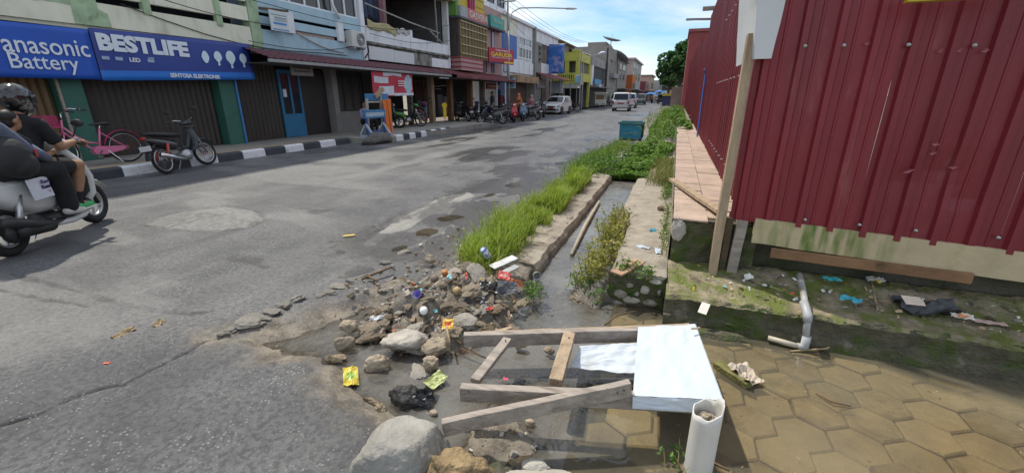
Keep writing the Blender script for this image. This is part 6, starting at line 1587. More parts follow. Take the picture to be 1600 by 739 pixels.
# tangle of service cables along the fronts
for k, (ya, yb, za, zb, sg_, lab) in enumerate([(9.9, 15.6, 3.05, 3.62, .28, 'cable sagging across the pale blue front'), (15.4, 22.4, 3.9, 4.4, .25, 'cable strung across the white balcony'), (10.2, 22.6, 4.15, 5.2, .5, 'long cable from the blue front to the slatted front'), (22.6, 30.6, 5.4, 7.2, .4, 'cable climbing to the utility pole'), (6.5, 10.6, 3.9, 3.55, .12, 'short cable beside the green posts'), (30.6, 44.0, 6.6, 5.6, .5, 'cable past the royal blue panel')]):
    mb = MB(); mb.tube([(-11.86 + .04 * k, ya + (yb - ya) * t / 12, za + (zb - za) * t / 12 - sg_ * math.sin(PI * t / 12)) for t in range(13)], .011, 5)
    tag(mb.build('service_cable', MATS['black_cable']), lab, 'cable')
# second utility pole
q = G(797, 30, 5); up = GX(797, 20, -12.1)
mb = MB(); mb.tube([(-11.75, 30.6, .1), (-11.75, 30.6, 8.2)], [.1, .07], 8); mb.beam((-12.3, 30.6, 7.7), (-11.2, 30.6, 7.7), .07, .09)
tag(mb.build('utility_pole', MATS['lamp_grey']), 'thin utility pole with crossarm behind the street lamp', 'pole')
pts = [(-11.3, 12 + 4.5 * t, 7.2 - .25 * math.sin(PI * (t % 4) / 4)) for t in range(0, 13)]
for k in range(3):
    mb = MB(); mb.tube([(-12.2 + .5 * k, 30.6 + 2.6 * t, 7.75 - .5 * math.sin(PI * t / 10)) for t in range(11)], .014, 4)
    tag(mb.build('power_line', MATS['black_cable']), ['power line nearest the shop fronts', 'middle power line above the white shophouses', 'power line nearest the road'][k], 'cable')
q = GY(908, 100, 49)
mb = MB(); mb.tube([(q.x, 49.0, 0), (q.x, 49, 6.4)], .07, 8); tag(mb.build('utility_pole', MATS['lamp_grey']), 'grey utility pole at the yellow building corner', 'pole')
q = GY(947, 120, 68)
mb = MB(); mb.tube([(q.x, 68.0, 0), (q.x, 68, 8.2)], .13, 8); tag(mb.build('utility_pole', mat('dark_pole', (.04, .04, .045), .7)), 'dark utility pole before the stained tower', 'pole')
l0, l1 = GY(908, 88, 49), GY(945, 82, 58)
lp2 = thing('street_lamp', 'farther white headed street lamp over the grey building', 'street lamp', (GY(909, 100, 48.6).x + .2, 48.6, 0))
mb = MB(); mb.tube([(lp2.location.x, 48.6, 0), (lp2.location.x, 48.6, 5.3)], .05, 8); P(lp2, 'pole', mb, LG)
a2 = GY(945, 83, 50)
mb = MB(); mb.tube([(lp2.location.x, 48.6, 5.2), (lp2.location.x + .9, 49, 5.6), (a2.x - .4, 50, a2.z - .1)], .04, 6); P(lp2, 'arm', mb, LG)
mb = MB(); mb.tube([(a2.x - .7, 50, a2.z - .14), (a2.x - .3, 50, a2.z - .02), (a2.x + .1, 50, a2.z + .06)], [.06, .15, .04], 8); P(lp2, 'lamp_head', mb, LETW, smooth=True)
# ================================================================== VEGETATION
def mesh_np(name, V, F, m, tone, parent=None):
    me = bpy.data.meshes.new(name)
    me.from_pydata(V.tolist(), [], F); me.materials.append(m)
    at = me.attributes.new('tone', 'FLOAT', 'POINT'); at.data.foreach_set('value', tone.astype(np.float32))
    me.update()
    return link(name, me, parent)
def blades(name, P, H, W, m, parent=None, bend=.6, tone=None):
    n = len(P); az = RNG.uniform(0, 2 * PI, n); b = RNG.uniform(.15, 1, n) * bend
    d = np.stack([np.cos(az), np.sin(az), np.zeros(n)], 1); s = np.stack([-np.sin(az), np.cos(az), np.zeros(n)], 1)
    tn = RNG.uniform(0, 1, n) if tone is None else tone
    V = np.zeros((n, 7, 3)); up = np.array([0, 0, 1.])
    for k, t in enumerate((0, .4, .75)):
        c = P + d * (b * H * t * t)[:, None] + up * (H * t * (1 - .25 * b * t))[:, None]
        w = (W * (1 - .35 * t))[:, None] * .5
        V[:, 2 * k] = c - s * w; V[:, 2 * k + 1] = c + s * w
    V[:, 6] = P + d * (b * H)[:, None] + up * (H * (1 - .38 * b))[:, None]
    F = []
    for i in range(n):
        o = 7 * i; F += [(o, o + 1, o + 3, o + 2), (o + 2, o + 3, o + 5, o + 4), (o + 4, o + 5, o + 6)]
    return mesh_np(name, V.reshape(-1, 3), F, m, np.repeat(tn, 7), parent)
def leaves(name, P, S, m, parent=None, up=.6, tone=None, elong=.55):
    n = len(P)
    nrm = RNG.normal(0, 1, (n, 3)); nrm[:, 2] = np.abs(nrm[:, 2]) * .8 + up * 2; nrm /= np.linalg.norm(nrm, axis=1)[:, None]
    a = np.cross(nrm, RNG.normal(0, 1, (n, 3))); a /= np.linalg.norm(a, axis=1)[:, None]; b = np.cross(nrm, a)
    tn = RNG.uniform(0, 1, n) if tone is None else tone
    V = np.zeros((n, 6, 3)); S = S[:, None]
    V[:, 0] = P - a * S * .5; V[:, 1] = P - a * S * .1 + b * S * elong * .5 + nrm * S * .08; V[:, 2] = P + a * S * .25 + b * S * elong * .38 + nrm * S * .06
    V[:, 3] = P + a * S * .55 - nrm * S * .08; V[:, 4] = P + a * S * .25 - b * S * elong * .38 + nrm * S * .06; V[:, 5] = P - a * S * .1 - b * S * elong * .5 + nrm * S * .08
    F = []
    for i in range(n):
        o = 6 * i; F += [(o, o + 1, o + 2, o + 3), (o, o + 3, o + 4, o + 5)]
    return mesh_np(name, V.reshape(-1, 3), F, m, np.repeat(tn, 6), parent)
GRASS = leafmat('bright_grass', (.12, .25, .018), (.44, .53, .08), .5)
GRASSD = leafmat('mid_grass', (.07, .16, .02), (.22, .34, .04), .45)
WEED = leafmat('weed_leaf', (.04, .115, .018), (.15, .29, .04), .35)
WEEDY = leafmat('yellow_weed_leaf', (.14, .20, .03), (.42, .37, .07), .35)
CREEP = leafmat('creeper_leaf', (.04, .11, .016), (.20, .36, .05), .4)
TREEL = leafmat('tree_leaf', (.025, .075, .022), (.085, .19, .045), .35)
DRY = leafmat('dry_stem', (.22, .17, .07), (.38, .30, .12), .2)

# tall grass strip between road and drain
def gz_road(P):
    z, _ = road_fields(P[:, 0], P[:, 1]); return np.maximum(z, -.1)
n = 15000
t = RNG.uniform(0, 1, n) ** .8; Yg = 3.08 + t * 4.7
cx = -1.62 + .10 * t; hw = .27 - .07 * t
cl = fbm(np.cos(RNG.uniform(0, 6, n)) * 0 + Yg * 1.6, Yg * 0 + 3.0, 2, 5)
Xg = cx + RNG.normal(0, .5, n).clip(-1, 1) * hw * (.65 + .7 * cl)
keep = fbm(Xg * 4, Yg * 4, 2, 8) > .36
keep &= ~((Yg > 4.55) & (Yg < 4.75) & (Xg > -1.6))
Pg = np.stack([Xg, Yg, np.zeros(n)], 1)[keep]; Pg[:, 2] = gz_road(Pg) - .01
Hg = (RNG.uniform(.16, .36, len(Pg))) * (.35 + 1.25 * fbm(Pg[:, 0] * 4, Pg[:, 1] * 2.6, 2, 6)) * np.where(Pg[:, 1] < 3.25, .75, 1)
tg = np.clip(RNG.uniform(0, .7, len(Pg)) + .35 * fbm(Pg[:, 0] * 2, Pg[:, 1] * 1.5, 2, 44), 0, 1)
stuff(blades('tall_grass', Pg, Hg, RNG.uniform(.005, .009, len(Pg)), GRASS, bend=.75, tone=tg), 'bright green tall grass along the road side of the drain')

n = 1100; k_ = RNG.integers(0, len(Pg), n); Pz = Pg[k_] + np.stack([RNG.normal(0, .06, n), RNG.normal(0, .08, n), np.zeros(n)], 1)
stuff(blades('dry_grass', Pz, RNG.uniform(.08, .30, n), RNG.uniform(.004, .007, n), leafmat('straw', (.30, .25, .09), (.52, .44, .18), .3), bend=1.1), 'dry straw mixed into the tall grass')
# yellowish weed clump by the walkway end
def weed_clump(name, label, spots, hmin, hmax, nleaf, lsize, lm, parent=None, cat='weed'):
    c0 = spots[0]
    t_ = thing(name, label, cat, c0)
    mb = MB(); LP = []
    for (x, y, z) in spots:
        h_ = random.uniform(hmin, hmax); az = random.uniform(0, 6.28); ln = random.uniform(.1, .5) * h_
        tip = Vector((x + ln * math.cos(az), y + ln * math.sin(az), z + h_))
        mid = Vector((x, y, z)).lerp(tip, .5) + Vector((0, 0, h_ * .08))
        mb.tube([(x, y, z), mid, tip], [.0035, .0028, .0015], 4)
        for k in range(nleaf):
            q = Vector((x, y, z)).lerp(mid, random.random()) if random.random() < .35 else mid.lerp(tip, random.random())
            LP.append((q.x + random.gauss(0, .022), q.y + random.gauss(0, .022), q.z + random.gauss(0, .012)))
    st = stuff(mb.build('stems', mat('weed_stem', (.30, .26, .09), .8), t_, world=True))
    lo = leaves('leaves', np.array(LP), RNG.uniform(.6, 1.3, len(LP)) * lsize, lm, t_, .5)
    stuff(lo); lo.matrix_parent_inverse = Matrix.Translation(t_.location).inverted()
    return t_
sp = []
while len(sp) < 150:
    y = 3.35 + 1.9 * random.random() ** 1.3; x = random.gauss(-.52, .075)
    if -.68 < x < -.38: sp.append((x, y, -.05 if x < -.58 else .0))
weed_clump('weed_clump', 'yellowish green weeds leaning over the drain beside the walkway', sp, .12, .36, 15, .036, WEEDY)
sp = [(random.gauss(-.5, .12), random.gauss(3.3, .1), -.06) for _ in range(30)]
weed_clump('weed_clump', 'low green weeds at the water edge of the walkway end', sp, .05, .16, 12, .03, WEED)
sp = [(random.uniform(-.33, -.05), 3.24 + random.uniform(-.02, .1), .17) for _ in range(26)]
weed_clump('weed_clump', 'green weeds hanging around the broken brown tile', sp, .04, .13, 10, .032, WEED)
sp = [(random.gauss(.03, .02), random.uniform(3.7, 5.6), .2) for _ in range(34)]
weed_clump('weed_clump', 'thin weeds in the joint along the tiled ledge foot', sp, .05, .17, 8, .028, WEED)
sp = [(random.gauss(.0, .05), random.uniform(6.0, 6.6), .2) for _ in range(40)]
weed_clump('weed_clump', 'small green tuft on the walkway beneath the loose plank', sp, .06, .16, 10, .03, WEED)
sp = [(random.gauss(-.93, .03), random.gauss(3.0, .05), .0) for _ in range(22)]
weed_clump('weed_clump', 'little green weed at the drain mouth near the litter heap', sp, .04, .12, 9, .03, WEED)
sp = [(random.gauss(.18, .02), random.gauss(1.72, .03), -.1) for _ in range(7)]
weed_clump('weed_clump', 'tiny green sprout at the foot of the white pipe', sp, .04, .1, 5, .026, WEED)
sp = [(random.gauss(-.68, .02), random.gauss(3.55, .06), -.07) for _ in range(10)]
weed_clump('weed_clump', 'small sprig standing in the drain water', sp, .04, .12, 5, .025, WEEDY)
# dry grass patch under the creepers on the walkway
n = 2600
Pd = np.stack([RNG.normal(-.02, .14, n).clip(-.33, .05), RNG.uniform(6.9, 9.3, n), np.full(n, .2)], 1)
stuff(blades('walkway_grass', Pd, RNG.uniform(.08, .26, n), RNG.uniform(.004, .008, n), leafmat('olive_grass', (.12, .15, .03), (.30, .30, .08), .3), bend=.9), 'olive grass growing on the walkway slab')
# creeper mass over drain and walkway
n = 30000
yc = 8.6 + 36 * RNG.uniform(0, 1, n) ** 1.7
x0 = np.interp(yc, [8.6, 10, 12, 15, 16.8, 20, 30, 45], [-1.2, -1.15, -1.05, -.85, -.85, -1.05, -1.1, -1.1])
x1 = np.interp(yc, [8.6, 10, 12, 13.2, 14, 16, 20, 45], [-.35, -.1, .05, .1, .5, .5, .45, .6])
uc = RNG.uniform(0, 1, n); xc = x0 + (x1 - x0) * uc
hh = .05 + .85 * fbm(xc * 1.5, yc * 1.0, 3, 12) ** 1.8 * np.sin(PI * np.clip(uc * .8 + .15, 0, 1)) * np.interp(yc, [8.6, 11, 16, 45], [.55, .9, 1.0, 1.3])
base = np.where(xc > -.36, .2, 0); base = np.where((xc > .06) & (yc < 16.5), .57, base); base = np.where((xc < -.36) & (yc < 9.3), -.05, base)
zc = base + hh * RNG.uniform(.35, 1, n)
keep = fbm(xc * 2.2, yc * 1.4, 3, 31) > .46
Pc = np.stack([xc, yc, zc], 1)[keep]
tc_ = np.clip(.15 + .7 * fbm(Pc[:, 0] * 2.5, Pc[:, 1] * 1.5, 2, 71) + RNG.uniform(-.3, .45, len(Pc)), 0, 1)
stuff(leaves('creeper', Pc, RNG.uniform(.045, .10, len(Pc)) * np.interp(Pc[:, 1], [8, 16, 45], [.85, 1.15, 2.6]), CREEP, up=.5, tone=tc_, elong=.75), 'leafy green creepers covering the drain and walkway')
# runners over the mass
mb = MB()
for k in range(60):
    y = 8.8 + 14 * random.random(); x = random.uniform(-1.2, .2); z = .25 + random.uniform(0, .35)
    pts = [(x + .12 * j * math.cos(k), y + .14 * j * math.sin(k * 1.7), z + .10 * j - .02 * j * j) for j in range(5)]
    mb.tube(pts, .004, 4)
stuff(mb.build('creeper_runners', mat('runner', (.20, .22, .06), .8)), 'thin runners of the creeper mass')
# grass clump left of the bin and along the road edge
n = 2300
Pk = np.stack([RNG.normal(-1.72, .22, n), RNG.normal(10.3, .95, n), np.zeros(n)], 1)
Pk2 = np.stack([RNG.normal(-1.55, .2, 700), RNG.uniform(12.2, 14.6, 700), np.zeros(700)], 1)
Pk = np.concatenate([Pk, Pk2]); Pk[:, 2] = gz_road(Pk) - .01
stuff(blades('verge_grass', Pk, RNG.uniform(.10, .34, len(Pk)), RNG.uniform(.007, .012, len(Pk)), GRASSD, bend=.7), 'green grass clump at the road edge before the blue bin')
n = 1900
Pl = np.stack([RNG.normal(-1.45, .25, n), RNG.normal(9.3, .45, n), np.zeros(n)], 1); Pl[:, 2] = gz_road(Pl) + RNG.uniform(.03, .3, n)
stuff(leaves('verge_weeds', Pl, RNG.uniform(.03, .07, n), CREEP, up=.5), 'low leafy weeds at the closed end of the drain')
n = 500
Ps = np.stack([RNG.uniform(-1.25, .5, n), RNG.uniform(17, 44, n), np.zeros(n) + .3], 1)
stuff(blades('verge_tall_grass', Ps, RNG.uniform(.35, .75, n), RNG.uniform(.012, .022, n), GRASSD, bend=.7), 'taller grass farther along the fence')

# tree behind the fence
def tree(name, label, base, H, cr, cz, nl, ls):
    t_ = thing(name, label, 'tree', base)
    mb = MB(); mb.tube([(0, 0, 0), (.1, 0, cz * .4), (-.1, .1, cz * .8)], [.38, .3, .2], 10); mb.build('trunk', mat('bark', (.12, .09, .065), .9, .3, 4), t_, smooth=True)
    mb = MB(); tips = []
    for k in range(14):
        a_ = k * 2.4; e_ = random.uniform(.1, 1.2); L_ = cr * random.uniform(.5, .9)
        p0 = Vector((-.05, .05, cz * random.uniform(.45, .8))); p1 = p0 + Vector((math.cos(a_) * math.cos(e_), math.sin(a_) * math.cos(e_), math.sin(e_))) * L_
        mb.tube([p0, p0.lerp(p1, .5) + Vector((0, 0, .3)), p1], [.14, .09, .03], 6); tips.append(p1)
    mb.build('limbs', MATS['bark'], t_, smooth=True)
    pts, tn = [], []
    for k in range(46):
        a_ = random.uniform(0, 6.28); e_ = math.asin(random.uniform(-.5, 1)); rr_ = cr * random.uniform(.45, .92)
        c_ = np.array([math.cos(a_) * math.cos(e_) * rr_, math.sin(a_) * math.cos(e_) * rr_, cz + math.sin(e_) * rr_ * .82])
        m_ = nl // 46; s_ = cr * random.uniform(.16, .27)
        d_ = RNG.normal(0, 1, (m_, 3)); d_ /= np.linalg.norm(d_, axis=1)[:, None]
        pts.append(c_ + d_ * (s_ * RNG.uniform(.5, 1, m_) ** .5)[:, None]); tn.append(np.clip(RNG.uniform(0, .6, m_) + random.uniform(0, .4), 0, 1))
    pts, tn = np.concatenate(pts), np.concatenate(tn)
    leaves('crown', pts, RNG.uniform(.6, 1.3, len(pts)) * ls, TREEL, t_, .35, tone=tn, elong=.7)
    return t_
q = GY(1066, 104, 88)
tree('broadleaf_tree', 'dense dark green tree rising above the far end of the fence', (q.x, 88, 0), 11, 4.7, q.z, 11000, .5)
for k, (px, py, Y, r_, lab) in enumerate([(1046, 128, 120, 2.6, 'small tree left of the kiosk at the street end'), (1012, 142, 170, 2.4, 'distant small tree between the end buildings')]):
    q = GY(px, py, Y); tree('broadleaf_tree', lab, (q.x, Y, 0), 7, r_, max(3, q.z), 2300, .55)
# ================================================================== VEHICLES AND STREET THINGS
def loft(mb, rings, mi=0, caps=True):
    n = len(rings[0]); vs = [p for r_ in rings for p in r_]; fs = []
    for j in range(len(rings) - 1):
        for k in range(n): fs.append((j * n + k, j * n + (k + 1) % n, (j + 1) * n + (k + 1) % n, (j + 1) * n + k))
    if caps: fs += [tuple(range(n))[::-1], tuple((len(rings) - 1) * n + k for k in range(n))]
    mb.add(vs, fs, mi)
def ring(c, t, w, h, n=12, e=2.6):
    """superellipse ring centred at (0, y, z), in the plane across direction t=(dy, dz)"""
    y, z = c; L_ = math.hypot(*t); nx_, nz_ = -t[1] / L_, t[0] / L_      # normal in the yz plane
    out = []
    for k in range(n):
        a_ = 2 * PI * k / n; ca, sa = math.cos(a_), math.sin(a_)
        u = w * math.copysign(abs(ca) ** (2 / e), ca); v = h * math.copysign(abs(sa) ** (2 / e), sa)
        out.append((u, y + nx_ * v, z + nz_ * v))
    return out
def sweep(mb, pts, n=12, e=2.6, mi=0):
    """pts: (y, z, halfwidth, halfheight)"""
    rs = []
    for i, (y, z, w, h_) in enumerate(pts):
        a_, b_ = pts[max(0, i - 1)], pts[min(len(pts) - 1, i + 1)]
        rs.append(ring((y, z), (b_[0] - a_[0], b_[1] - a_[1]), w, h_, n, e))
    loft(mb, rs, mi)
RUB = mat('tyre_rubber', (.018, .018, .018), .8, .2, 20, .2, 60)
BLKP = mat('black_plastic', (.025, .025, .027), .45, .15, 6)
CHROME = mat('chrome', (.6, .6, .6), .2, .05, metal=1.0)
ALLOY = mat('alloy_rim', (.45, .46, .47), .35, .05, metal=.6)
SEATM = mat('black_vinyl_seat', (.022, .022, .024), .5, .15, 12, .15, 60)
LAMPR = mat('red_lamp_lens', (.4, .02, .02), .25); LAMPW = mat('clear_lamp_lens', (.62, .64, .66), .15)
PLATE = mat('plate_white', (.6, .6, .6), .5)
def wheel(t, y, r, w, rimm=ALLOY, spokes=5, x=0.0, turn=0.0, z=None, wire=False):
    ax = Vector((math.cos(turn), math.sin(turn), 0)); c = Vector((x, y, r if z is None else z))
    mb = MB(); mb.torus(c, ax, r - w * .5, w * .5, 28, 10, flat=1.0); ty = mb.build('wheel', RUB, t, smooth=True)
    mb = MB(); mb.torus(c, ax, r - w * 1.05, w * .16, 28, 6, flat=2.2)
    mb.build('rim', rimm, ty, smooth=True)
    mb = MB(); mb.cyl(c - ax * w * .55, c + ax * w * .55, r * .16, 12)
    u_ = ax.orthogonal().normalized(); v_ = ax.cross(u_)
    for k in range(spokes):
        a_ = 2 * PI * k / spokes; d_ = u_ * math.cos(a_) + v_ * math.sin(a_)
        wdt = .004 if wire else r * .12
        mb.beam(c + d_ * r * .12, c + d_ * (r - w * 1.05), wdt, wdt * (.8 if wire else .6), up=ax)
    mb.build('spokes', rimm if not wire else CHROME, ty)
    return ty
def motorbike(label, loc, rz, main, second=None, kind='scooter', lean=0.0, turn=0.0, group='motorbikes parked along the shops', name='motorbike', rim=None, mirrors=True, plate=True):
    t = thing(name, label, 'motorbike', (loc[0], loc[1], loc[2] if len(loc) > 2 else 0), rz, group, rot=(0, lean, rz))
    cm = mat('bike_paint_%.2f_%.2f_%.2f' % main, main, .28, .06, 4, coat=.5)
    sm = cm if second is None else mat('bike_paint_%.2f_%.2f_%.2f' % second, second, .35, .06, 4)
    big = kind == 'cub'
    r_, w_ = (.285, .065) if big else (.255, .095)
    fy, ry = .63, -.60
    wheel(t, fy, r_, w_, rim or (CHROME if big else ALLOY), 18 if big else 5, turn=turn, wire=big); wheel(t, ry, r_, w_, rim or (CHROME if big else ALLOY), 18 if big else 5, wire=big)
    if kind == 'scooter':
        mb = MB(); sweep(mb, [(-.86, .80, .05, .03), (-.78, .74, .10, .09), (-.55, .63, .15, .16), (-.3, .55, .16, .19), (-.08, .50, .15, .18), (.0, .40, .12, .10)], 14); mb.build('rear_body', cm, t, smooth=True)
        mb = MB(); sweep(mb, [(-.12, .26, .15, .07), (.1, .25, .15, .06), (.28, .27, .15, .06), (.4, .34, .16, .05)], 12, 3.5); mb.build('floor_board', BLKP, t, smooth=True)
        mb = MB(); sweep(mb, [(.38, .28, .12, .04), (.47, .42, .19, .045), (.46, .62, .215, .05), (.40, .80, .19, .055), (.33, .93, .13, .05), (.30, .97, .08, .04)], 14, 3.0); sh_ = mb.build('front_shield', cm, t, smooth=True)
        mb = MB(); sweep(mb, [(.34, .36, .10, .03), (.42, .45, .165, .03), (.41, .62, .185, .03), (.35, .78, .165, .03), (.29, .9, .10, .03)], 12, 3.0); mb.build('inner_shield', BLKP, sh_, smooth=True)
        mb = MB(); sweep(mb, [(.20, 1.0, .10, .05), (.30, 1.03, .16, .075), (.40, 1.0, .13, .07), (.44, .97, .08, .04)], 12); mb.build('handlebar_cowl', cm, t, smooth=True)
        mb = MB(); mb.ell((0, .44, .985), (.085, .04, .055), 12, 8); mb.build('headlight', LAMPW, t, smooth=True)
    else:
        mb = MB(); sweep(mb, [(-.85, .72, .04, .025), (-.72, .68, .085, .06), (-.45, .60, .11, .10), (-.2, .55, .10, .10), (-.05, .48, .07, .06)], 12); mb.build('rear_body', cm, t, smooth=True)
        mb = MB(); mb.tube([(0, -.05, .48), (0, .15, .45), (0, .32, .65), (0, .40, .85)], [.06, .055, .05, .045], 8); mb.build('frame', BLKP, t, smooth=True)
        mb = MB(); sweep(mb, [(.16, .36, .10, .03), (.30, .45, .17, .035), (.36, .62, .18, .04), (.38, .78, .13, .05), (.40, .88, .07, .05)], 12, 3.0); mb.build('leg_shield', sm, t, smooth=True)
        mb = MB(); mb.ell((0, .05, .33), (.12, .17, .11), 10, 8); mb.cyl((-.14, .0, .30), (.14, .0, .30), .08, 10); mb.build('engine', ALLOY, t, smooth=True)
        mb = MB(); sweep(mb, [(.30, .96, .09, .04), (.38, .98, .13, .06), (.48, .95, .11, .06), (.53, .91, .06, .04)], 12); mb.build('handlebar_cowl', cm, t, smooth=True)
        mb = MB(); mb.ell((0, .52, .93), (.07, .035, .055), 12, 8); mb.build('headlight', LAMPW, t, smooth=True)
    # shared parts
    mb = MB(); sweep(mb, [(-.80, .83, .07, .025), (-.6, .80, .12, .045), (-.35, .77, .13, .05), (-.12, .75, .12, .05), (.02, .73, .08, .04)], 12, 3.0); mb.build('seat', SEATM, t, smooth=True)
    c_, s_ = math.cos(turn), math.sin(turn)
    mb = MB()
    for sx in (-1, 1): mb.tube([(sx * .075 * c_, fy + sx * .075 * s_, r_), (sx * .07, fy - .17, .68), (sx * .06, fy - .24, .86)], .022, 8)
    mb.build('fork', STEEL if big else BLKP, t, smooth=True)
    mb = MB()
    arc = [(fy + (r_ + .03) * math.sin(q_), r_ + (r_ + .03) * math.cos(q_)) for q_ in np.linspace(-1.15, 1.0, 9)]
    loft(mb, [[(-.075, y_, z_), (-.05, y_, z_ + .02), (.05, y_, z_ + .02), (.075, y_, z_), (.05, y_, z_ + .008), (-.05, y_, z_ + .008)] for y_, z_ in arc]); fe = mb.build('front_fender', sm if big else cm, t, smooth=True)
    mb = MB(); arc = [(ry + (r_ + .05) * math.sin(q_), r_ + (r_ + .05) * math.cos(q_)) for q_ in np.linspace(-1.5, .2, 8)]
    loft(mb, [[(-.07, y_, z_), (-.05, y_, z_ + .02), (.05, y_, z_ + .02), (.07, y_, z_), (.05, y_, z_ + .008), (-.05, y_, z_ + .008)] for y_, z_ in arc]); mb.build('rear_fender', BLKP, t, smooth=True)
    hb = .30 if not big else .36
    mb = MB(); mb.tube([(-.33, hb - .07, 1.03), (-.2, hb, 1.06), (0, hb + .05, 1.0), (.2, hb, 1.06), (.33, hb - .07, 1.03)], .013, 8); h_ = mb.build('handlebar', STEEL, t, smooth=True)
    for sx in (-1, 1):
        mb = MB(); mb.cyl((sx * .24, hb - .02, 1.052), (sx * .36, hb - .085, 1.025), .02, 10); mb.build('grip', BLKP, h_)
        if mirrors:
            mb = MB(); mb.tube([(sx * .22, hb, 1.06), (sx * .27, hb + .02, 1.17), (sx * .3, hb, 1.22)], .007, 6); mb.ell((sx * .32, hb, 1.25), (.065, .015, .045), 10, 6); mb.build('mirror', BLKP, t, smooth=True)
    mb = MB(); mb.tube([(.13, .0, .22), (.17, -.25, .24), (.19, -.5, .30), (.19, -.82, .40)], [.02, .03, .05, .045], 10); mb.build('exhaust', CHROME if big else BLKP, t, smooth=True)
    for sx in (-1, 1):
        mb = MB(); mb.tube([(sx * .13, ry, r_), (sx * .13, ry + .12, .6)], .028, 8); mb.build('shock_absorber', mat('shock_red', (.4, .06, .04), .5) if big else STEEL, t, smooth=True)
    mb = MB(); mb.ell((0, -.87, .74), (.07, .03, .035), 10, 6); mb.build('tail_light', LAMPR, t, smooth=True)
    if plate:
        mb = MB(); mb.box(-.12, .12, -.915, -.908, .50, .60); mb.build('number_plate', PLATE, t); mb = MB(); mb.box(-.05, .05, -.905, -.86, .48, .72); mb.build('plate_bracket', BLKP, t)
    mb = MB(); mb.tube([(-.1, .0, .25), (-.2, -.05, .02)], .012, 6); mb.build('side_stand', STEEL, t)
    return t
BK = (.025, .027, .03)
motorbike('small black underbone motorbike with wire wheels parked at the striped kerb', (-9.99, 6.28, .0), R(20), BK, (.04, .045, .055), 'cub', lean=R(-9), turn=R(-12))
motorbike('green and black motorbike under the awning left of the yellow shirt', (-11.55, 17.15, .17), R(-42), (.06, .30, .03), BK, 'cub')
motorbike('motorbike with red seat light and white plate right of the yellow shirt', (-11.6, 22.9, .12), R(60), BK, (.3, .02, .02), 'scooter')
motorbike('dark blue motorbike second to the right of the yellow shirt', (-11.3, 24.8, .12), R(75), (.02, .035, .09), None, 'scooter')
motorbike('dark blue motorbike just left of the white pole', (-10.9, 25.6, .12), R(80), (.025, .04, .08), None, 'cub')
motorbike('black and silver scooter seen from the side, white headlamp facing left', (-9.75, 22.9), R(110), (.07, .07, .075), (.5, .5, .5), 'scooter')
motorbike('red fronted scooter with white wheels facing the camera', (-9.35, 25.3), R(205), (.50, .02, .03), BK, 'scooter', rim=mat('white_rim', (.65, .65, .65), .4))
motorbike('blue and silver scooter next to the red one', (-9.2, 26.5), R(205), (.12, .2, .32), BK, 'scooter', rim=MATS['white_rim'])
motorbike('silver scooter carrying the woman in the pink headscarf', (-9.2, 28.4), R(62), (.28, .28, .29), BK, 'scooter')
motorbike('black scooter with round headlamp beside the white hatchback', (-9.3, 31.6), R(200), BK, None, 'scooter')
motorbike('black motorbike parked before the yellow corner building', (-9.9, 43.6), R(100), BK, None, 'cub')
motorbike('dark motorbike beside the food cart in the distance', (-9.2, 66), R(150), BK, None, 'cub')

motorbike('black motorbike half hidden behind the silver sided scooter', (-10.35, 24.1), R(120), BK, None, 'cub')
motorbike('dark scooter between the red scooter and the street lamp', (-10.2, 26.4), R(170), (.04, .04, .05), None, 'scooter')
motorbike('black motorbike under the blue hanging sign', (-10.6, 30.2), R(95), BK, (.2, .02, .02), 'cub')
motorbike('grey scooter left of the white hatchback nose', (-10.2, 33.0), R(185), (.1, .1, .11), BK, 'scooter')
motorbike('dark red motorbike deep inside the awning left of the brown column', (-11.8, 18.9, .17), R(20), (.12, .02, .02), BK, 'cub')
motorbike('black scooter deep under the awning behind the green motorbike', (-12.0, 16.1, .17), R(-60), BK, None, 'scooter')
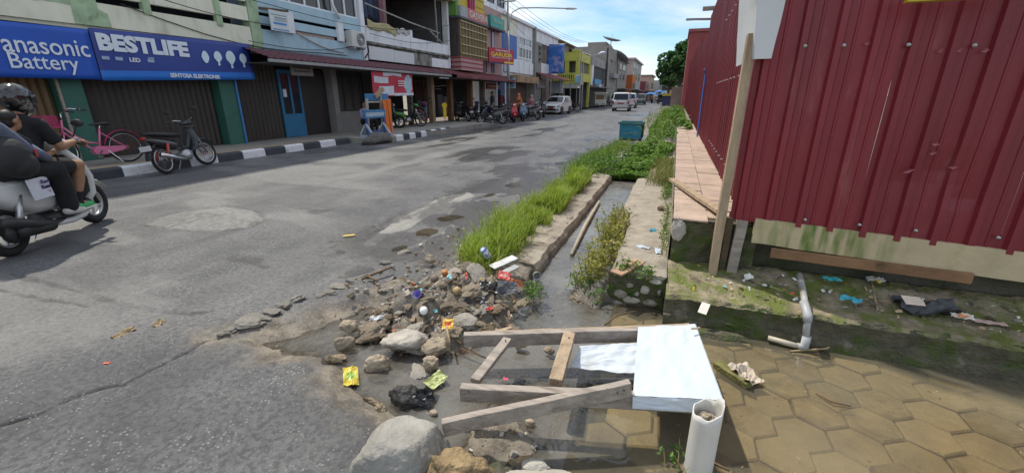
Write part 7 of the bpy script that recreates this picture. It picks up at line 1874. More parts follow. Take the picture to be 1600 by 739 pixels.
# pink bicycle on the pavement
def bicycle():
    t = thing('bicycle', 'pink step-through bicycle with rear rack standing on the pavement', 'bicycle', (-11.15, 5.30, .168), 0, None, rot=(0, R(5), R(176)))
    PK = mat('pink_paint', (.62, .17, .30), .35, .08, 4, coat=.4); MG = mat('magenta_plastic', (.50, .02, .14), .4, .08, 4)
    r_ = .325
    for y_, tr in ((.52, R(25)), (-.50, 0)): wheel(t, y_, r_, .045, CHROME, 20, turn=tr, wire=True)
    mb = MB()
    for pts in ([(0, .40, .80), (0, .25, .60), (0, .08, .47), (0, -.06, .44)], [(0, .42, .70), (0, .25, .50), (0, .06, .34), (0, -.05, .30)], [(0, -.05, .30), (0, -.16, .74)], [(0, .38, .92), (0, .43, .66)]): mb.tube(pts, .019, 8)
    for sx in (-1, 1):
        mb.tube([(0, -.05, .30), (sx * .05, -.5, r_)], .012, 6); mb.tube([(0, -.14, .66), (sx * .05, -.5, r_)], .010, 6); mb.tube([(sx * .045, .43, .66), (sx * .05, .52, r_)], .013, 6)
    mb.build('frame', PK, t, smooth=True)
    mb = MB(); mb.tube([(0, .37, .92), (0, .36, 1.05)], .014, 8); mb.tube([(-.26, .14, 1.10), (-.2, .28, 1.13), (0, .36, 1.05), (.2, .28, 1.13), (.26, .14, 1.10)], .012, 8); h_ = mb.build('handlebar', CHROME, t, smooth=True)
    for sx in (-1, 1):
        mb = MB(); mb.cyl((sx * .24, .19, 1.11), (sx * .27, .05, 1.09), .018, 8); mb.build('grip', BLKP, h_)
    mb = MB(); sweep(mb, [(-.32, .82, .10, .03), (-.22, .83, .08, .035), (-.1, .82, .035, .025), (-.02, .81, .02, .015)], 10); mb.build('saddle', SEATM, t, smooth=True)
    mb = MB(); mb.cyl((0, -.16, .74), (0, -.19, .81), .013, 8); mb.build('seat_post', CHROME, t)
    mb = MB(); arc = [(-.5 + (r_ + .025) * math.sin(q_), r_ + (r_ + .025) * math.cos(q_)) for q_ in np.linspace(-1.25, 1.35, 14)]
    loft(mb, [[(-.035, y_, z_), (-.02, y_, z_ + .012), (.02, y_, z_ + .012), (.035, y_, z_), (.02, y_, z_ + .004), (-.02, y_, z_ + .004)] for y_, z_ in arc]); mb.build('rear_fender', MG, t, smooth=True)
    mb = MB(); arc = [(.52 + (r_ + .025) * math.sin(q_), r_ + (r_ + .025) * math.cos(q_)) for q_ in np.linspace(-1.4, .9, 12)]
    loft(mb, [[(-.035, y_, z_), (-.02, y_, z_ + .012), (.02, y_, z_ + .012), (.035, y_, z_), (.02, y_, z_ + .004), (-.02, y_, z_ + .004)] for y_, z_ in arc]); mb.build('front_fender', MG, t, smooth=True)
    mb = MB(); mb.box(-.06, .06, -.72, -.28, .745, .765)
    for sx in (-1, 1): mb.tube([(sx * .055, -.62, .75), (sx * .055, -.5, r_)], .006, 5)
    mb.build('rear_rack', BLKP, t)
    mb = MB(); mb.prism([(.08, .30), (.0, .39), (-.2, .37), (-.42, .36), (-.5, .33), (-.42, .27), (-.1, .21), (.05, .23)], .045, .075, 'x'); mb.prism([(.08, .30), (.0, .39), (-.2, .37), (-.42, .36), (-.5, .33), (-.42, .27), (-.1, .21), (.05, .23)], -.075, -.045, 'x'); mb.build('chain_guard', PK, t)
    mb = MB()
    mb.beam((-.10, -.05, .30), (-.10, .05, .17), .012, .02); mb.beam((.10, -.05, .30), (.10, -.15, .43), .012, .02); mb.box(-.2, -.1, .01, .09, .15, .17); mb.box(.1, .2, -.19, -.11, .43, .45); mb.build('crank', CHROME, t)
    bk = MB(); bk.box(-.16, .16, .48, .74, .78, .80)
    for zz in np.linspace(.80, 1.0, 6): bk.torus((0, .61, zz), (0, 0, 1), .17, .006, 20, 5)
    for k in range(20): bk.cyl((.17 * math.cos(k * PI / 10), .61 + .17 * math.sin(k * PI / 10), .79), (.17 * math.cos(k * PI / 10), .61 + .17 * math.sin(k * PI / 10), 1.0), .004, 4)
    bk.build('basket', MG, t)
    mb = MB(); mb.tube([(-.06, -.15, .3), (-.2, -.3, .02)], .01, 5); mb.build('kickstand', CHROME, t)
bicycle()

# ------------------------------------------------------------------ cars
def car(label, loc, rz, prof, W, belt, main, glass_side, wheels, name='car', cat='car', front_glass=None, rear_glass=None, extra=None, r_=.30, tumble=.14, grp=None):
    t = thing(name, label, cat, (loc[0], loc[1], 0), rz, grp)
    pm_ = mat('car_paint_%.2f_%.2f_%.2f' % main, main, .25, .03, 2, coat=.6)
    zt = max(p[1] for p in prof)
    def hw(y, z):
        k = 0 if z < belt else (z - belt) / (zt - belt)
        yl = max(abs(y) - (max(p[0] for p in prof) - .5), 0) / .5
        return W / 2 * (1 - tumble * k) * (1 - .10 * yl * yl)
    mb = MB(); n_ = len(prof)
    xs_ = (-1, -.92, -.6, 0, .6, .92, 1)
    vs = []
    cy = sum(p[0] for p in prof) / n_; cz_ = sum(p[1] for p in prof) / n_
    for s in xs_:
        e_ = 1 - .045 * max(0, abs(s) - .55) / .45
        for (y, z) in prof:
            y2, z2 = cy + (y - cy) * e_, (cz_ + (z - cz_) * e_ if z > .4 else z)
            vs.append((s * hw(y, z), y2, z2))
    fs = [(j * n_ + i, j * n_ + (i + 1) % n_, (j + 1) * n_ + (i + 1) % n_, (j + 1) * n_ + i) for j in range(len(xs_) - 1) for i in range(n_)]
    fs += [tuple(range(n_))[::-1], tuple((len(xs_) - 1) * n_ + i for i in range(n_))]
    mb.add(vs, fs); mb.build('body', pm_, t, smooth=False, bevel=.02)
    GL = mat('car_glass', (.015, .018, .022), .08, .1, 2)
    for poly in glass_side:
        for sx in (-1, 1):
            mb = MB(); a_ = [(sx * (hw(y, z) + .004), y, z) for y, z in poly]; b_ = [(sx * (hw(y, z) - .02), y, z) for y, z in poly]; m_ = len(poly)
            mb.add(a_ + b_, [tuple(range(m_)), tuple(range(m_, 2 * m_))[::-1]] + [(i, (i + 1) % m_, m_ + (i + 1) % m_, m_ + i) for i in range(m_)])
            mb.build('side_window', GL, t)
    for nm, gl, off in (('windscreen', front_glass, 1), ('rear_window', rear_glass, -1)):
        if gl:
            (y0, z0), (y1, z1) = gl
            d_ = Vector((y1 - y0, z1 - z0)).normalized(); nn = Vector((d_.y, -d_.x)) * (.012 if off > 0 else -.012)
            if (nn.x > 0) != (off > 0): nn = -nn
            w0, w1 = hw(y0, z0) * .90, hw(y1, z1) * .86
            mb = MB(); mb.add([(-w0, y0 + nn.x, z0 + nn.y), (w0, y0 + nn.x, z0 + nn.y), (w1, y1 + nn.x, z1 + nn.y), (-w1, y1 + nn.x, z1 + nn.y)], [(0, 1, 2, 3)]); mb.build(nm, GL, t, solid=.01)
    for wy in wheels:
        for sx in (-1, 1): wheel(t, wy, r_, .17, ALLOY, 7, x=sx * (W / 2 - .085))
        for sx in (-1, 1):
            mb = MB(); mb.cyl((sx * (W / 2 - .2), wy, r_), (sx * (W / 2 + .003), wy, r_), r_ + .05, 20); mb.build('wheel_arch', BLKP, t)
    if extra: extra(t, hw, pm_)
    return t
HATCH = [(-1.72, .22), (-1.78, .45), (-1.76, .80), (-1.68, 1.0), (-1.5, 1.38), (-1.35, 1.48), (-.6, 1.53), (.05, 1.50), (.30, 1.42), (.95, 1.0), (1.55, .86), (1.74, .70), (1.80, .45), (1.74, .2)]
def hatch_x(t, hw, pm_):
    for sx in (-1, 1):
        mb = MB(); mb.prism([(sx * .5, .62), (sx * .76, .66), (sx * .78, .82), (sx * .62, .78)], 1.68, 1.79, 'y'); mb.build('headlight', LAMPW, t)
        mb = MB(); mb.ell((sx * .6, 1.79, .40), (.08, .02, .06), 8, 6); mb.build('fog_lamp', BLKP, t)
        mb = MB(); mb.ell((sx * .93, .72, 1.0), (.09, .06, .06), 8, 6); mb.build('mirror', pm_, t, smooth=True)
        mb = MB(); mb.box(sx * .72 - .05, sx * .72 + .05, -1.79, -1.7, .8, 1.05); mb.build('tail_light', LAMPR, t)
    mb = MB(); mb.prism([(-.5, .32), (.5, .32), (.42, .50), (-.42, .50)], 1.75, 1.81, 'y'); mb.build('grille', BLKP, t)
    mb = MB(); mb.box(-.34, .34, 1.76, 1.80, .60, .70); mb.build('upper_grille', BLKP, t)
    mb = MB(); mb.box(-.22, .22, 1.80, 1.815, .50, .60); mb.build('number_plate', mat('plate_red', (.3, .05, .04), .5), t)
car('white hatchback parked at the kerb facing the camera', (-9.95, 38.2), R(176), HATCH, 1.66, .95, (.72, .73, .74), [[(-1.35, 1.0), (-.35, 1.0), (-.35, 1.40), (-1.25, 1.38)], [(-.28, 1.0), (.75, 1.0), (.25, 1.36), (-.28, 1.40)]], (-1.12, 1.15), front_glass=((.92, 1.03), (.33, 1.40)), rear_glass=((-1.66, 1.05), (-1.50, 1.36)), extra=hatch_x)
VAN = [(-2.0, .30), (-2.08, .55), (-2.08, .95), (-1.98, 1.10), (-1.72, 1.75), (-1.55, 1.84), (-.2, 1.86), (.35, 1.80), (1.0, 1.12), (1.75, 1.0), (2.02, .85), (2.08, .5), (2.0, .28)]
def van_x(t, hw, pm_):
    for sx in (-1, 1):
        mb = MB(); mb.box(sx * .74 - .06, sx * .74 + .06, -2.12, -2.0, .72, 1.05); mb.build('tail_light', LAMPR, t)
        mb = MB(); mb.ell((sx * .97, .85, 1.12), (.09, .06, .08), 8, 6); mb.build('mirror', pm_, t, smooth=True)
    mb = MB(); mb.box(-.8, .8, -2.16, -2.0, .38, .56); mb.build('bumper', mat('silver_bumper', (.5, .5, .5), .35, metal=.4), t, bevel=.03)
    mb = MB(); mb.box(-.30, .30, -2.105, -2.085, .72, .86); mb.build('number_plate', mat('plate_redder', (.42, .05, .06), .5), t)
    mb = MB(); mb.box(-.5, .5, -2.1, -2.085, .92, 1.0); mb.build('chrome_strip', CHROME, t)
VG = [[(-1.75, 1.18), (-.75, 1.18), (-.75, 1.70), (-1.6, 1.68)], [(-.68, 1.18), (.05, 1.18), (.05, 1.72), (-.68, 1.72)], [(.12, 1.18), (.85, 1.18), (.38, 1.68), (.12, 1.72)]]
car('silver van with red plate driving away down the street', (-5.45, 47.8), R(2), VAN, 1.72, 1.12, (.55, .57, .60), VG, (-1.3, 1.35), 'van', 'van', ((1.0, 1.16), (.40, 1.75)), ((-1.99, 1.16), (-1.75, 1.70)), van_x)
car('white minibus hidden behind the silver van', (-5.9, 60), R(2), VAN, 1.72, 1.12, (.62, .64, .66), VG, (-1.3, 1.35), 'van', 'van', ((1.0, 1.16), (.40, 1.75)), ((-1.99, 1.16), (-1.75, 1.70)), van_x)
car('dark green car coming towards the camera far off', (-6.3, 83), R(180), VAN, 1.72, 1.12, (.05, .07, .07), VG, (-1.3, 1.35), 'car', 'car', ((1.0, 1.16), (.40, 1.75)), ((-1.99, 1.16), (-1.75, 1.70)), None)
car('black vehicle at the right edge of the far street', (-2.9, 92), R(0), VAN, 1.72, 1.12, (.03, .033, .036), VG, (-1.3, 1.35), 'car', 'car', ((1.0, 1.16), (.40, 1.75)), ((-1.99, 1.16), (-1.75, 1.70)), None)
car('white van parked by the food cart, partly hidden', (-9.2, 72), R(185), VAN, 1.72, 1.12, (.6, .6, .6), VG, (-1.3, 1.35), 'van', 'van', ((1.0, 1.16), (.40, 1.75)), ((-1.99, 1.16), (-1.75, 1.70)), None)
car('dark parked car between the far market stalls', (-4.6, 104), R(180), HATCH, 1.66, .95, (.06, .05, .05), [], (-1.12, 1.15), front_glass=((.92, 1.03), (.33, 1.40)))

# food cart
p, q = GY(930, 145, 58), GY(947, 168, 58)
fc = thing('food_cart', 'white wooden food cart with glazed case under a flat roof', 'food cart', ((p.x + q.x) / 2, 58, 0))
x0, x1 = p.x, q.x
FCW = mat('cart_white', (.55, .54, .50), .6, .12, 4)
B(fc, 'base_cabinet', FCW, x0 + .1, x1 - .1, 57.6, 58.5, .35, 1.05); B(fc, 'roof', FCW, x0, x1, 57.4, 58.7, p.z - .12, p.z)
for xx in (x0 + .12, x1 - .2): B(fc, 'corner_post', FCW, xx, xx + .08, 57.6, 57.68, 1.051, p.z - .121)
B(fc, 'glass_case', mat('amber_case', (.22, .13, .07), .3), x0 + .2, x1 - .25, 57.65, 58.4, 1.051, 1.6); B(fc, 'header', FCW, x0 + .1, x1 - .1, 57.58, 57.62, 1.62, p.z - .121)
for k in (0, 1):
    mb = MB(); mb.torus((x0 + .3 + k * (x1 - x0 - .6), 57.5, .28), (0, 1, 0), .25, .03, 16, 6); P(fc, 'cart_wheel', mb, RUB)

# blue metal bin by the drain
bn = thing('metal_bin', 'bright blue metal bin box standing at the road edge among weeds', 'bin', (-1.45, 16.5, 0))
BB = mat('cyan_blue_paint', (.02, .25, .38), .5, .15, 3, .1, 20, dirt=(.015, .16, .24), dscale=2)
B(bn, 'body', BB, -1.87, -1.10, 16.15, 16.95, .06, .58, bevel=.01)
mb = MB()
for (a_, b_) in (((-1.9, 16.12), (-1.07, 16.12)), ((-1.07, 16.12), (-1.07, 16.98)), ((-1.07, 16.98), (-1.9, 16.98)), ((-1.9, 16.98), (-1.9, 16.12))): mb.beam((*a_, .61), (*b_, .61), .05, .07)
P(bn, 'rim', mb, mat('bin_rim', (.06, .2, .22), .6, .3, 6))
B(bn, 'dark_side', mat('dark_bin_side', (.03, .05, .05), .7, .4, 6), -1.099, -1.06, 16.2, 16.9, .08, .57)  # side panel coloured far darker than the blue body
B(bn, 'inside', mat('bin_inside', (.10, .22, .22), .7), -1.84, -1.13, 16.2, 16.9, .581, .60)
mb = MB()
for xx in (-1.82, -1.15):
    for yy in (16.2, 16.9): mb.box(xx - .03, xx + .03, yy - .03, yy + .03, -.08, .06)
P(bn, 'feet', mb, mat('bin_feet', (.1, .08, .06), .8))

# blue barrier, booth frame and orange board
XB = -10.05
br0 = thing('barrier', 'blue trestle barrier with white legs on the pavement edge', 'barrier', (XB, 13.3, .17))
PB = mat('barrier_blue', (.05, .20, .42), .5, .2, 3, dirt=(.25, .38, .5), dscale=4, dlo=.55, dhi=.7); PW = mat('barrier_pale', (.40, .50, .58), .6, .15, 4)
def gxb(px, py, X=XB): return GX(px, py, X)
p, q = gxb(567, 174), gxb(602, 184)
B(br0, 'board', PB, XB - .03, XB + .03, p.y, q.y, q.z, p.z + .02)
B(br0, 'board_stripe', PW, XB + .031, XB + .034, p.y + .1, q.y - .1, q.z + .06, p.z - .07)
mb = MB()
for px in (572, 599): a_ = gxb(px, 184); mb.beam((XB, a_.y, q.z), (XB, a_.y + .02, .22), .06, .07)
mb.beam((XB, gxb(572, 200).y, .32), (XB, gxb(599, 200).y, .32), .05, .06); P(br0, 'leg', mb, mat('barrier_navy', (.04, .10, .30), .5))
mb = MB()
for px in (572, 599):
    a_ = gxb(px, 200).y
    for s_ in (-1, 1): mb.beam((XB + .3 * s_, a_ + .0, .2), (XB, a_, .6), .05, .06)
    mb.beam((XB - .32, a_, .2), (XB + .32, a_, .2), .05, .06)
P(br0, 'foot', mb, PW)
XB2 = -10.6
bo = thing('booth_frame', 'pale wooden booth frame with blue header board behind the barrier', 'booth', (XB2, 13.8, .17))
p, q = GX(570, 148, XB2), GX(606, 157, XB2)
B(bo, 'header', PB, XB2 - .03, XB2 + .03, p.y, q.y, q.z, p.z + .02)
mb = MB()
for (pxa, pya, pxb, pyb) in ((571, 155, 574, 205), (591, 140, 598, 208), (604, 155, 612, 212)): a_, b_ = GX(pxa, pya, XB2), GX(pxb, pyb, XB2); mb.beam((XB2 + .05, a_.y, a_.z), (XB2 + .05, b_.y, .17), .07, .08)
mb.beam((XB2 + .05, p.y, q.z - .06), (XB2 + .05, q.y, q.z - .06), .05, .06)
P(bo, 'post', mb, mat('pale_booth_wood', (.42, .40, .36), .75, .2, 3))
a_, b_ = GX(583, 152, XB2), GX(592, 140, XB2)
mb = MB(); mb.beam((XB2 + .1, a_.y, a_.z), (XB2 + .1, b_.y + .1, b_.z), .1, .14); P(bo, 'brown_board', mb, WOOD_T)
XO = -10.25
p, q = GX(603, 158, XO), GX(612, 212, XO)
ob = thing('orange_board', 'bright orange panel leaning beside the blue barrier', 'panel', (XO, p.y + .2, .17), rot=(0, 0, 0))
mb = MB(); mb.add([(XO + .02, p.y - .12, .18), (XO + .02, q.y + .02, .18), (XO - .12, p.y + .45, p.z + .05), (XO - .12, p.y - .05, p.z + .02)], [(0, 1, 2, 3)]); P(ob, 'panel', mb, mat('orange_paint', (.68, .16, .015), .5, .12, 3), solid=.04)
mb = MB(); mb.beam((XO + .05, p.y + .12, .18), (XO - .09, p.y + .18, p.z), .03, .03); P(ob, 'rib', mb, mat('orange_rib', (.52, .11, .01), .5))
# ================================================================== PEOPLE
SKIN = mat('skin', (.33, .175, .10), .55, .14, 9, .15, 80)
HAIR = mat('black_hair', (.015, .012, .010), .6, .2, 30)
def cap(mb, p0, p1, r0, r1=None, n=10):
    r1 = r0 if r1 is None else r1
    p0, p1 = Vector(p0), Vector(p1); d = (p1 - p0).normalized()
    pts, rr = [], []
    for k in range(4):
        a_ = PI / 2 * (1 - k / 4); pts.append(p0 - d * r0 * math.sin(a_)); rr.append(max(.0008, r0 * math.cos(a_)))
    for k in range(1, 4): pts.append(p0.lerp(p1, (k - 1) / 2)); rr.append(r0 + (r1 - r0) * (k - 1) / 2)
    for k in range(1, 5):
        a_ = PI / 2 * k / 4; pts.append(p1 + d * r1 * math.sin(a_)); rr.append(max(.0008, r1 * math.cos(a_)))
    mb.tube(pts, rr, n)
def chain(mb, pts, rs):
    for i in range(len(pts) - 1): cap(mb, pts[i], pts[i + 1], rs[i], rs[i + 1])
def fleshed(mb, name, m, voxel, parent=None, it=6):
    o = mb.build(name, m, None)
    r_ = o.modifiers.new('r', 'REMESH'); r_.mode = 'VOXEL'; r_.voxel_size = voxel; r_.use_smooth_shade = True
    s_ = o.modifiers.new('s', 'SMOOTH'); s_.factor = .5; s_.iterations = it
    baked(o)
    o.data.materials.clear(); o.data.materials.append(m)
    o.data.polygons.foreach_set('use_smooth', [True] * len(o.data.polygons))
    if parent is not None: o.parent = parent
    return o
def head(mb, c, s=1.0, yaw=0.0, pitch=0.0):
    """skull, jaw, nose, ears; faces +Y turned by yaw"""
    M_ = Matrix.Translation(c) @ Euler((pitch, 0, yaw)).to_matrix().to_4x4()
    def Q(x, y, z): return M_ @ Vector((x * s, y * s, z * s))
    mb.ell(Q(0, -.01, .03), (.075 * s, .095 * s, .095 * s), 14, 10, rot=(pitch, 0, yaw)); mb.ell(Q(0, .025, -.045), (.058 * s, .065 * s, .075 * s), 12, 8, rot=(pitch, 0, yaw))
    cap(mb, Q(0, .085, .01), Q(0, .105, -.025), .011 * s, .015 * s, 8)
    cap(mb, Q(-.02, .082, -.055), Q(.02, .082, -.055), .009 * s, .009 * s, 6)
    for sx in (-1, 1): mb.ell(Q(sx * .078, -.005, -.005), (.012 * s, .022 * s, .032 * s), 8, 6, rot=(pitch, 0, yaw))
    return Q
def face(parent, Q, s=1.0):
    for sx in (-1, 1):
        mb = MB(); mb.ell(Q(sx * .030, .083, .018), (.011 * s, .006 * s, .006 * s), 8, 6); mb.build('eye', mat('eye_dark', (.02, .015, .012), .3), parent)
        mb = MB(); cap(mb, Q(sx * .016, .088, .036), Q(sx * .046, .080, .038), .004 * s, .003 * s, 6); mb.build('eyebrow', HAIR, parent)
    mb = MB(); cap(mb, Q(-.018, .0905, -.055), Q(.018, .0905, -.055), .0045 * s, .0045 * s, 6); mb.build('mouth', mat('lips', (.25, .09, .07), .5), parent)
def hand(mb, wrist, fdir, palm_n, s=1.0, curl=.8, side=1):
    """palm and five fingers; fdir = pointing direction, palm_n = direction the palm faces (fingers curl to it)"""
    f = Vector(fdir).normalized(); pn = Vector(palm_n); pn = (pn - f * pn.dot(f)).normalized(); sd = f.cross(pn) * side
    w = Vector(wrist); kn = w + f * .085 * s
    mb.cbox(w + f * .045 * s, (.001, .001, .001))
    for k in (-1.5, -.5, .5, 1.5): cap(mb, w + sd * k * .013 * s, kn + sd * k * .019 * s, .015 * s, .0125 * s, 8)
    L_ = (.072, .085, .08, .062)
    for i, k in enumerate((-1.5, -.5, .5, 1.5)):
        a_ = kn + sd * k * .020 * s; b_ = a_ + (f * math.cos(curl * .6) + pn * math.sin(curl * .6)) * L_[i] * .45 * s
        c_ = b_ + (f * math.cos(curl * 1.7) + pn * math.sin(curl * 1.7)) * L_[i] * .33 * s; d_ = c_ + (f * math.cos(curl * 2.6) + pn * math.sin(curl * 2.6)) * L_[i] * .25 * s
        chain(mb, [a_, b_, c_, d_], [.0105 * s, .0095 * s, .0088 * s, .0075 * s])
    t0 = w + f * .03 * s - sd * .03 * s; t1 = t0 + (f * .6 - sd * .6 + pn * .5).normalized() * .035 * s; t2 = t1 + (f * .8 + pn * .6 - sd * .1).normalized() * .03 * s
    chain(mb, [t0, t1, t2], [.014 * s, .011 * s, .009 * s])

# the white scooter that rides past on the left
RZ = R(33); SCL = (-6.50, 2.50, 0)
sc = motorbike('white scooter riding past at the left edge with three people on it', SCL, RZ, (.66, .67, .68), BK, 'scooter', group=None, mirrors=True)
mb = MB(); sweep(mb, [(-.2, .22, .175, .045), (.05, .19, .175, .045), (.25, .20, .17, .045), (.40, .28, .17, .04)], 12, 3); mb.build('side_skirt', MATS['bike_paint_0.66_0.67_0.68'], sc, smooth=True)
mb = MB(); mb.cyl((.05, -.6, .255), (.13, -.6, .255), .12, 14); mb.tube([(.14, -.25, .22), (.15, -.65, .26)], .07, 10); mb.build('engine_case', BLKP, sc, smooth=True)
def on_scooter(o, label, cat):
    o.location = SCL; o.rotation_euler = (0, 0, RZ); return tag(o, label, cat)
# --- rider
mb = MB()
Q = head(mb, (0, .06, 1.47))
chain(mb, [(0, .02, 1.24), (0, .03, 1.38)], [.062, .055])
chain(mb, [(0, -.12, .84), (0, -.08, 1.02), (0, -.01, 1.2)], [.14, .13, .13])
for sx in (-1, 1):
    chain(mb, [(sx * .17, .0, 1.25), (sx * .26, .06, 1.02)], [.058, .046]); chain(mb, [(sx * .26, .06, 1.02), (sx * .29, .27, 1.055)], [.045, .032])
    hand(mb, (sx * .29, .265, 1.06), (sx * -.05, 1, -.12), (0, -.15, -1), 1.0, 1.0, sx)
    chain(mb, [(sx * .10, -.08, .83), (sx * .20, .30, .78)], [.092, .064]); chain(mb, [(sx * .20, .30, .78), (sx * .185, .27, .62), (sx * .17, .18, .38)], [.060, .058, .036])
    chain(mb, [(sx * .17, .17, .36), (sx * .17, .30, .325)], [.036, .03])
rider = fleshed(mb, 'person', SKIN, .0085)
on_scooter(rider, 'rider in black t-shirt, black shorts and dark helmet steering the white scooter', 'person')
SHB = mat('black_cotton', (.012, .013, .015), .9, .3, 6, 1.0, 9)
mb = MB(); chain(mb, [(0, -.13, .86), (0, -.09, 1.02), (0, -.01, 1.18), (0, .01, 1.27)], [.165, .165, .165, .11]); cap(mb, (-.13, .0, 1.25), (.13, .0, 1.25), .085, .085)
for sx in (-1, 1): chain(mb, [(sx * .16, .0, 1.25), (sx * .225, .04, 1.10)], [.082, .072])
fleshed(mb, 't_shirt', SHB, .012, rider)
mb = MB(); cap(mb, (-.06, -.12, .83), (.06, -.12, .83), .145, .145)
for sx in (-1, 1): chain(mb, [(sx * .10, -.08, .82), (sx * .165, .17, .79)], [.118, .098])
fleshed(mb, 'shorts', mat('black_shorts', (.014, .014, .016), .85, .2, 6), .012, rider)
for sx in (-1, 1):
    mb = MB(); chain(mb, [(sx * .178, .225, .50), (sx * .17, .18, .37), (sx * .17, .20, .34)], [.046, .042, .042]); fleshed(mb, 'sock', SHB, .01, rider)
    mb = MB(); chain(mb, [(sx * .17, .15, .325), (sx * .17, .26, .315), (sx * .17, .37, .305)], [.046, .046, .034]); fleshed(mb, 'shoe', mat('green_shoe', (.05, .42, .12), .5), .01, rider)
    mb = MB(); mb.box(sx * .17 - .045, sx * .17 + .045, .11, .41, .268, .29); mb.build('shoe_sole', mat('white_sole', (.65, .65, .63), .6), rider, bevel=.01)
mb = MB(); mb.ell((0, .05, 1.53), (.135, .16, .145), 20, 14); mb.ell((0, .10, 1.43), (.11, .13, .10), 16, 10)
hm = fleshed(mb, 'helmet', mat('black_helmet', (.012, .012, .014), .15, .3, 5, coat=.8, dirt=(.16, .16, .17), dscale=7, dlo=.57, dhi=.62), .010, rider)
mb = MB(); mb.grid(lambda u, v: (.142 * math.cos(PI * u), .055 + .168 * math.sin(PI * u), 1.455 + .10 * v), 16, 4); mb.build('visor', mat('smoked_visor', (.03, .033, .04), .06, coat=.6), hm, smooth=True, solid=.004)
mb = MB(); mb.torus((.29, .245, 1.06), (.1, -1, .1), .033, .008, 14, 6); mb.build('wristband', mat('grey_band', (.35, .36, .40), .5), rider)
# --- child between the two adults
mb = MB()
s_ = .86
Q = head(mb, (.05, -.16, 1.30), s_, yaw=R(-18))
chain(mb, [(.02, -.22, 1.10), (.04, -.19, 1.22)], [.05, .046]); chain(mb, [(0, -.26, .86), (0, -.24, 1.08)], [.10, .10])
for sx in (-1, 1):
    chain(mb, [(sx * .13, -.22, 1.08), (sx * .20, -.12, .93)], [.042, .036]); chain(mb, [(sx * .20, -.12, .93), (sx * .19, .04, .965)], [.034, .026])
    hand(mb, (sx * .19, .03, .965), (sx * -.25, 1, .05), (-sx, 0, -.3), .75, .7, sx)
    chain(mb, [(sx * .08, -.25, .84), (sx * .17, .0, .82), (sx * .19, -.04, .55)], [.065, .05, .04])
child = fleshed(mb, 'person', SKIN, .008)
on_scooter(child, 'bareheaded child in pale shirt squeezed between rider and passenger', 'person'); face(child, Q, s_)
mb = MB(); mb.ell(Q(0, -.022, .052), (.082 * s_, .098 * s_, .085 * s_), 14, 10); mb.ell(Q(0, -.055, -.01), (.076 * s_, .062 * s_, .08 * s_), 12, 8); fleshed(mb, 'hair', HAIR, .008, child)
mb = MB(); chain(mb, [(0, -.26, .86), (0, -.24, 1.02), (0, -.22, 1.1)], [.125, .12, .085]); cap(mb, (-.1, -.22, 1.08), (.1, -.22, 1.08), .058, .058)
for sx in (-1, 1): chain(mb, [(sx * .12, -.22, 1.08), (sx * .185, -.14, .96)], [.056, .05])
fleshed(mb, 'shirt', mat('pale_blue_shirt', (.42, .47, .60), .85, .1, 6), .01, child)
mb = MB()
for sx in (-1, 1): chain(mb, [(sx * .07, -.25, .83), (sx * .17, .0, .81), (sx * .188, -.03, .62)], [.085, .068, .06])
fleshed(mb, 'trousers', mat('dark_trousers', (.015, .015, .018), .9, .3, 6, 1.0, 8), .01, child)
# --- adult passenger behind
mb = MB()
Q = head(mb, (0, -.45, 1.50)); chain(mb, [(0, -.5, 1.26), (0, -.47, 1.4)], [.058, .052]); chain(mb, [(0, -.55, .90), (0, -.53, 1.22)], [.13, .13])
for sx in (-1, 1):
    chain(mb, [(sx * .17, -.5, 1.26), (sx * .25, -.36, 1.03)], [.05, .042]); chain(mb, [(sx * .25, -.36, 1.03), (sx * .235, -.10, .90)], [.04, .03]); hand(mb, (sx * .235, -.11, .90), (sx * -.1, 1, -.25), (-sx, 0, -.2), .95, .6, sx)
    chain(mb, [(sx * .10, -.5, .86), (sx * .23, -.08, .80), (sx * .21, -.02, .38)], [.09, .065, .045]); chain(mb, [(sx * .21, -.03, .34), (sx * .21, .10, .30)], [.04, .03])
adult = fleshed(mb, 'person', SKIN, .009)
on_scooter(adult, 'adult passenger in grey blue sleeves and black trousers at the back of the scooter', 'person'); face(adult, Q)
mb = MB(); mb.ell((0, -.48, 1.54), (.09, .11, .10), 14, 10); mb.ell((0, -.53, 1.44), (.085, .07, .13), 12, 8); fleshed(mb, 'hair', HAIR, .01, adult)
mb = MB(); chain(mb, [(0, -.55, .92), (0, -.53, 1.1), (0, -.51, 1.26)], [.155, .15, .10]); cap(mb, (-.14, -.5, 1.25), (.14, -.5, 1.25), .075, .075)
for sx in (-1, 1): chain(mb, [(sx * .165, -.5, 1.25), (sx * .25, -.36, 1.03), (sx * .238, -.14, .915)], [.074, .062, .046])
fleshed(mb, 'long_sleeve_top', mat('grey_blue_cloth', (.10, .115, .17), .9, .25, 6, 1.0, 9), .011, adult)
mb = MB(); cap(mb, (-.06, -.52, .86), (.06, -.52, .86), .14, .14)
for sx in (-1, 1): chain(mb, [(sx * .10, -.48, .85), (sx * .235, -.08, .79), (sx * .225, -.04, .58), (sx * .21, -.02, .38)], [.11, .092, .09, .085])
fleshed(mb, 'trousers', MATS['dark_trousers'], .012, adult)
for sx in (-1, 1):
    mb = MB(); chain(mb, [(sx * .21, -.07, .32), (sx * .21, .06, .30), (sx * .21, .16, .285)], [.045, .044, .032]); fleshed(mb, 'shoe', mat('white_shoe', (.62, .60, .58), .6), .01, adult)
bpk = thing('backpack', 'bulky black backpack with red tag beside the scooter passenger', 'backpack', SCL, RZ)
mb = MB(); mb.ell((.20, -.52, .98), (.15, .17, .20), 14, 10); mb.ell((.24, -.48, .90), (.13, .15, .14), 12, 8); bo_ = fleshed(mb, 'bag', mat('black_nylon', (.02, .021, .024), .7, .25, 8, .4, 14), .012, bpk)
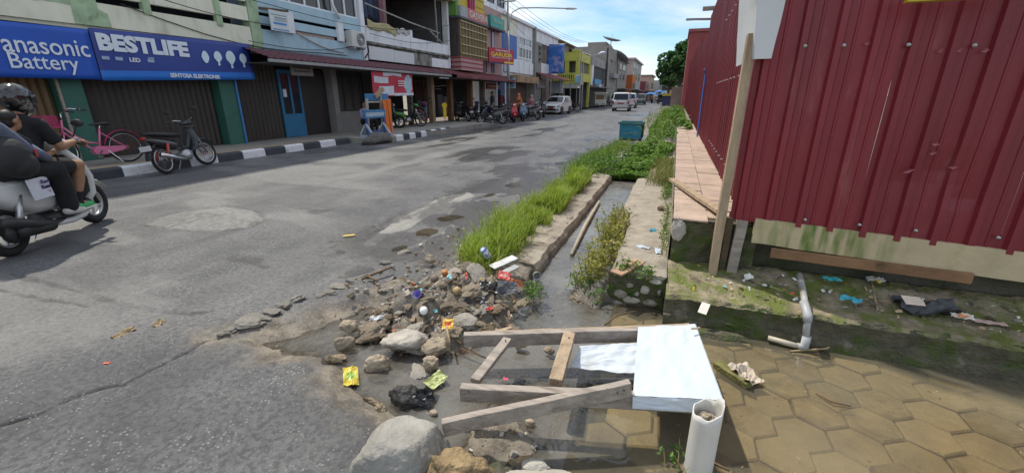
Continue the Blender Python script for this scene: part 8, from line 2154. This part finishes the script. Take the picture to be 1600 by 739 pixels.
mb = MB(); mb.cbox((.315, -.36, 1.0), (.012, .03, .08), (0, 0, .4)); mb.build('red_tag', mat('red_tag', (.5, .05, .04), .6), bpk)
mb = MB(); mb.tube([(.19, -.42, 1.24), (.27, -.33, 1.12), (.28, -.35, .95)], .016, 6); mb.build('strap', MATS['black_nylon'], bpk, smooth=True)
pt = thing('printed_bag', 'white printed paper bag hanging at the scooter side', 'bag', SCL, RZ)
mb = MB(); mb.cbox((.245, -.36, .64), (.015, .26, .21), (0, R(-6), .05)); mb.build('paper', mat('white_bag_paper', (.60, .62, .68), .7), pt)
for k, tx in enumerate(('Kaos', 'Kami', 'ingat')): text('lettering', tx, mat('purple_print', (.06, .04, .16), .6), .055, Matrix.Translation((.262 - .006 * k, -.30, .70 - .055 * k)) @ face_px(0, 0, 0), pt, world=False)

# --- distant people
def simple_person(label, loc, rz, pose, top, bottom, headcov=None, cover_m=None, s=1.0):
    mb = MB()
    if pose == 'sit':
        hip, kn, an = (.10, 0, .80), (.15, .38, .76), (.14, .30, .36); hz = 1.40; sh = 1.20
    elif pose == 'low':
        hip, kn, an = (.10, 0, .45), (.14, .40, .47), (.14, .42, .08); hz = 1.06; sh = .86
    else:
        hip, kn, an = (.09, 0, .90), (.10, .02, .48), (.10, -.01, .08); hz = 1.56; sh = 1.36
    Q = head(mb, (0, .03, hz)); chain(mb, [(0, 0, sh), (0, .02, hz - .06)], [.06, .05]); chain(mb, [(0, -.01, hip[2]), (0, 0, sh - .05)], [.13, .13])
    arms = []
    for sx in (-1, 1):
        el, ha = ((sx * .25, .10, sh - .24), (sx * .22, .34, sh - .22)) if pose != 'stand' else ((sx * .24, .0, sh - .28), (sx * .22, .10, sh - .5))
        chain(mb, [(sx * .17, 0, sh - .02), el, ha], [.05, .042, .03]); hand(mb, ha, Vector(ha) - Vector(el), (-sx, 0, -.3), 1, .6, sx)
        chain(mb, [(sx * hip[0], hip[1], hip[2]), (sx * kn[0], kn[1], kn[2]), (sx * an[0], an[1], an[2])], [.09, .062, .042]); chain(mb, [(sx * an[0], an[1], an[2] - .03), (sx * an[0], an[1] + .13, an[2] - .05)], [.038, .028])
        arms.append((el, ha))
    o = fleshed(mb, 'person', SKIN, .013); o.location = loc; o.rotation_euler = (0, 0, rz); tag(o, label, 'person'); face(o, Q)
    mb = MB(); chain(mb, [(0, -.01, hip[2] - .02), (0, 0, sh - .08), (0, 0, sh)], [.165, .155, .10]); cap(mb, (-.14, 0, sh - .03), (.14, 0, sh - .03), .07, .07)
    for sx, (el, ha) in zip((-1, 1), arms): chain(mb, [(sx * .17, 0, sh - .02), el, Vector(el).lerp(Vector(ha), .8)], [.068, .06, .046])
    fleshed(mb, 'top', top, .015, o)
    mb = MB(); cap(mb, (-.06, 0, hip[2]), (.06, 0, hip[2]), .14, .14)
    for sx in (-1, 1): chain(mb, [(sx * hip[0], hip[1], hip[2]), (sx * kn[0], kn[1], kn[2]), (sx * an[0], an[1], an[2] + .04)], [.115, .085, .065])
    fleshed(mb, 'trousers', bottom, .015, o)
    if headcov == 'scarf':
        mb = MB(); mb.ell((0, .0, hz + .02), (.105, .125, .135), 14, 10); chain(mb, [(0, -.01, hz - .08), (0, .0, sh - .02), (0, .03, sh - .16)], [.10, .15, .16]); fleshed(mb, 'headscarf', cover_m, .014, o)
        f_ = MB(); f_.ell((0, .09, hz + .005), (.062, .055, .08), 12, 8); f_.build('face', SKIN, o, smooth=True)
    else:
        mb = MB(); mb.ell(Q(0, -.022, .05), (.083, .10, .085), 12, 8); fleshed(mb, 'hair', HAIR, .012, o)
    return o
simple_person('woman in orange top and coral headscarf beside the parked scooters', (-10.05, 28.2, .0), R(160), 'stand', mat('orange_cloth', (.55, .19, .03), .9), MATS['dark_trousers'], 'scarf', mat('coral_scarf', (.52, .17, .10), .9))
simple_person('woman in dusty pink headscarf sitting on the silver scooter', (-9.2, 28.4, .06), R(62), 'sit', mat('dusty_pink_cloth', (.30, .12, .13), .9), mat('pale_trousers', (.42, .44, .48), .9), 'scarf', mat('pink_scarf', (.42, .24, .25), .9))
simple_person('man in pale purple shirt sitting inside the booth behind the barrier', (-10.95, 13.5, .17), R(-95), 'low', mat('pale_purple_cloth', (.30, .26, .40), .9), MATS['dark_trousers'])
simple_person('person in dark jacket standing by the shop pole', (-11.6, 27.3, .12), R(120), 'stand', mat('charcoal_cloth', (.06, .06, .075), .9), mat('grey_trousers', (.25, .25, .27), .9))
simple_person('person in maroon top standing between shop pole and street lamp', (-11.5, 28.6, .12), R(200), 'stand', mat('maroon_cloth', (.13, .03, .05), .9), MATS['dark_trousers'])
simple_person('person sitting in shade before the yellow corner building', (-10.6, 44.6, .1), R(220), 'low', mat('pale_shirt_cloth', (.45, .40, .38), .9), MATS['dark_trousers'])
simple_person('distant person in pale top near the market tarpaulins', (-4.2, 88, 0), R(180), 'stand', mat('beige_cloth', (.5, .38, .3), .9), MATS['grey_trousers'])
simple_person('distant person in red top near the market tarpaulins', (-4.9, 93, 0), R(150), 'stand', mat('red_cloth', (.4, .06, .05), .9), MATS['dark_trousers'])
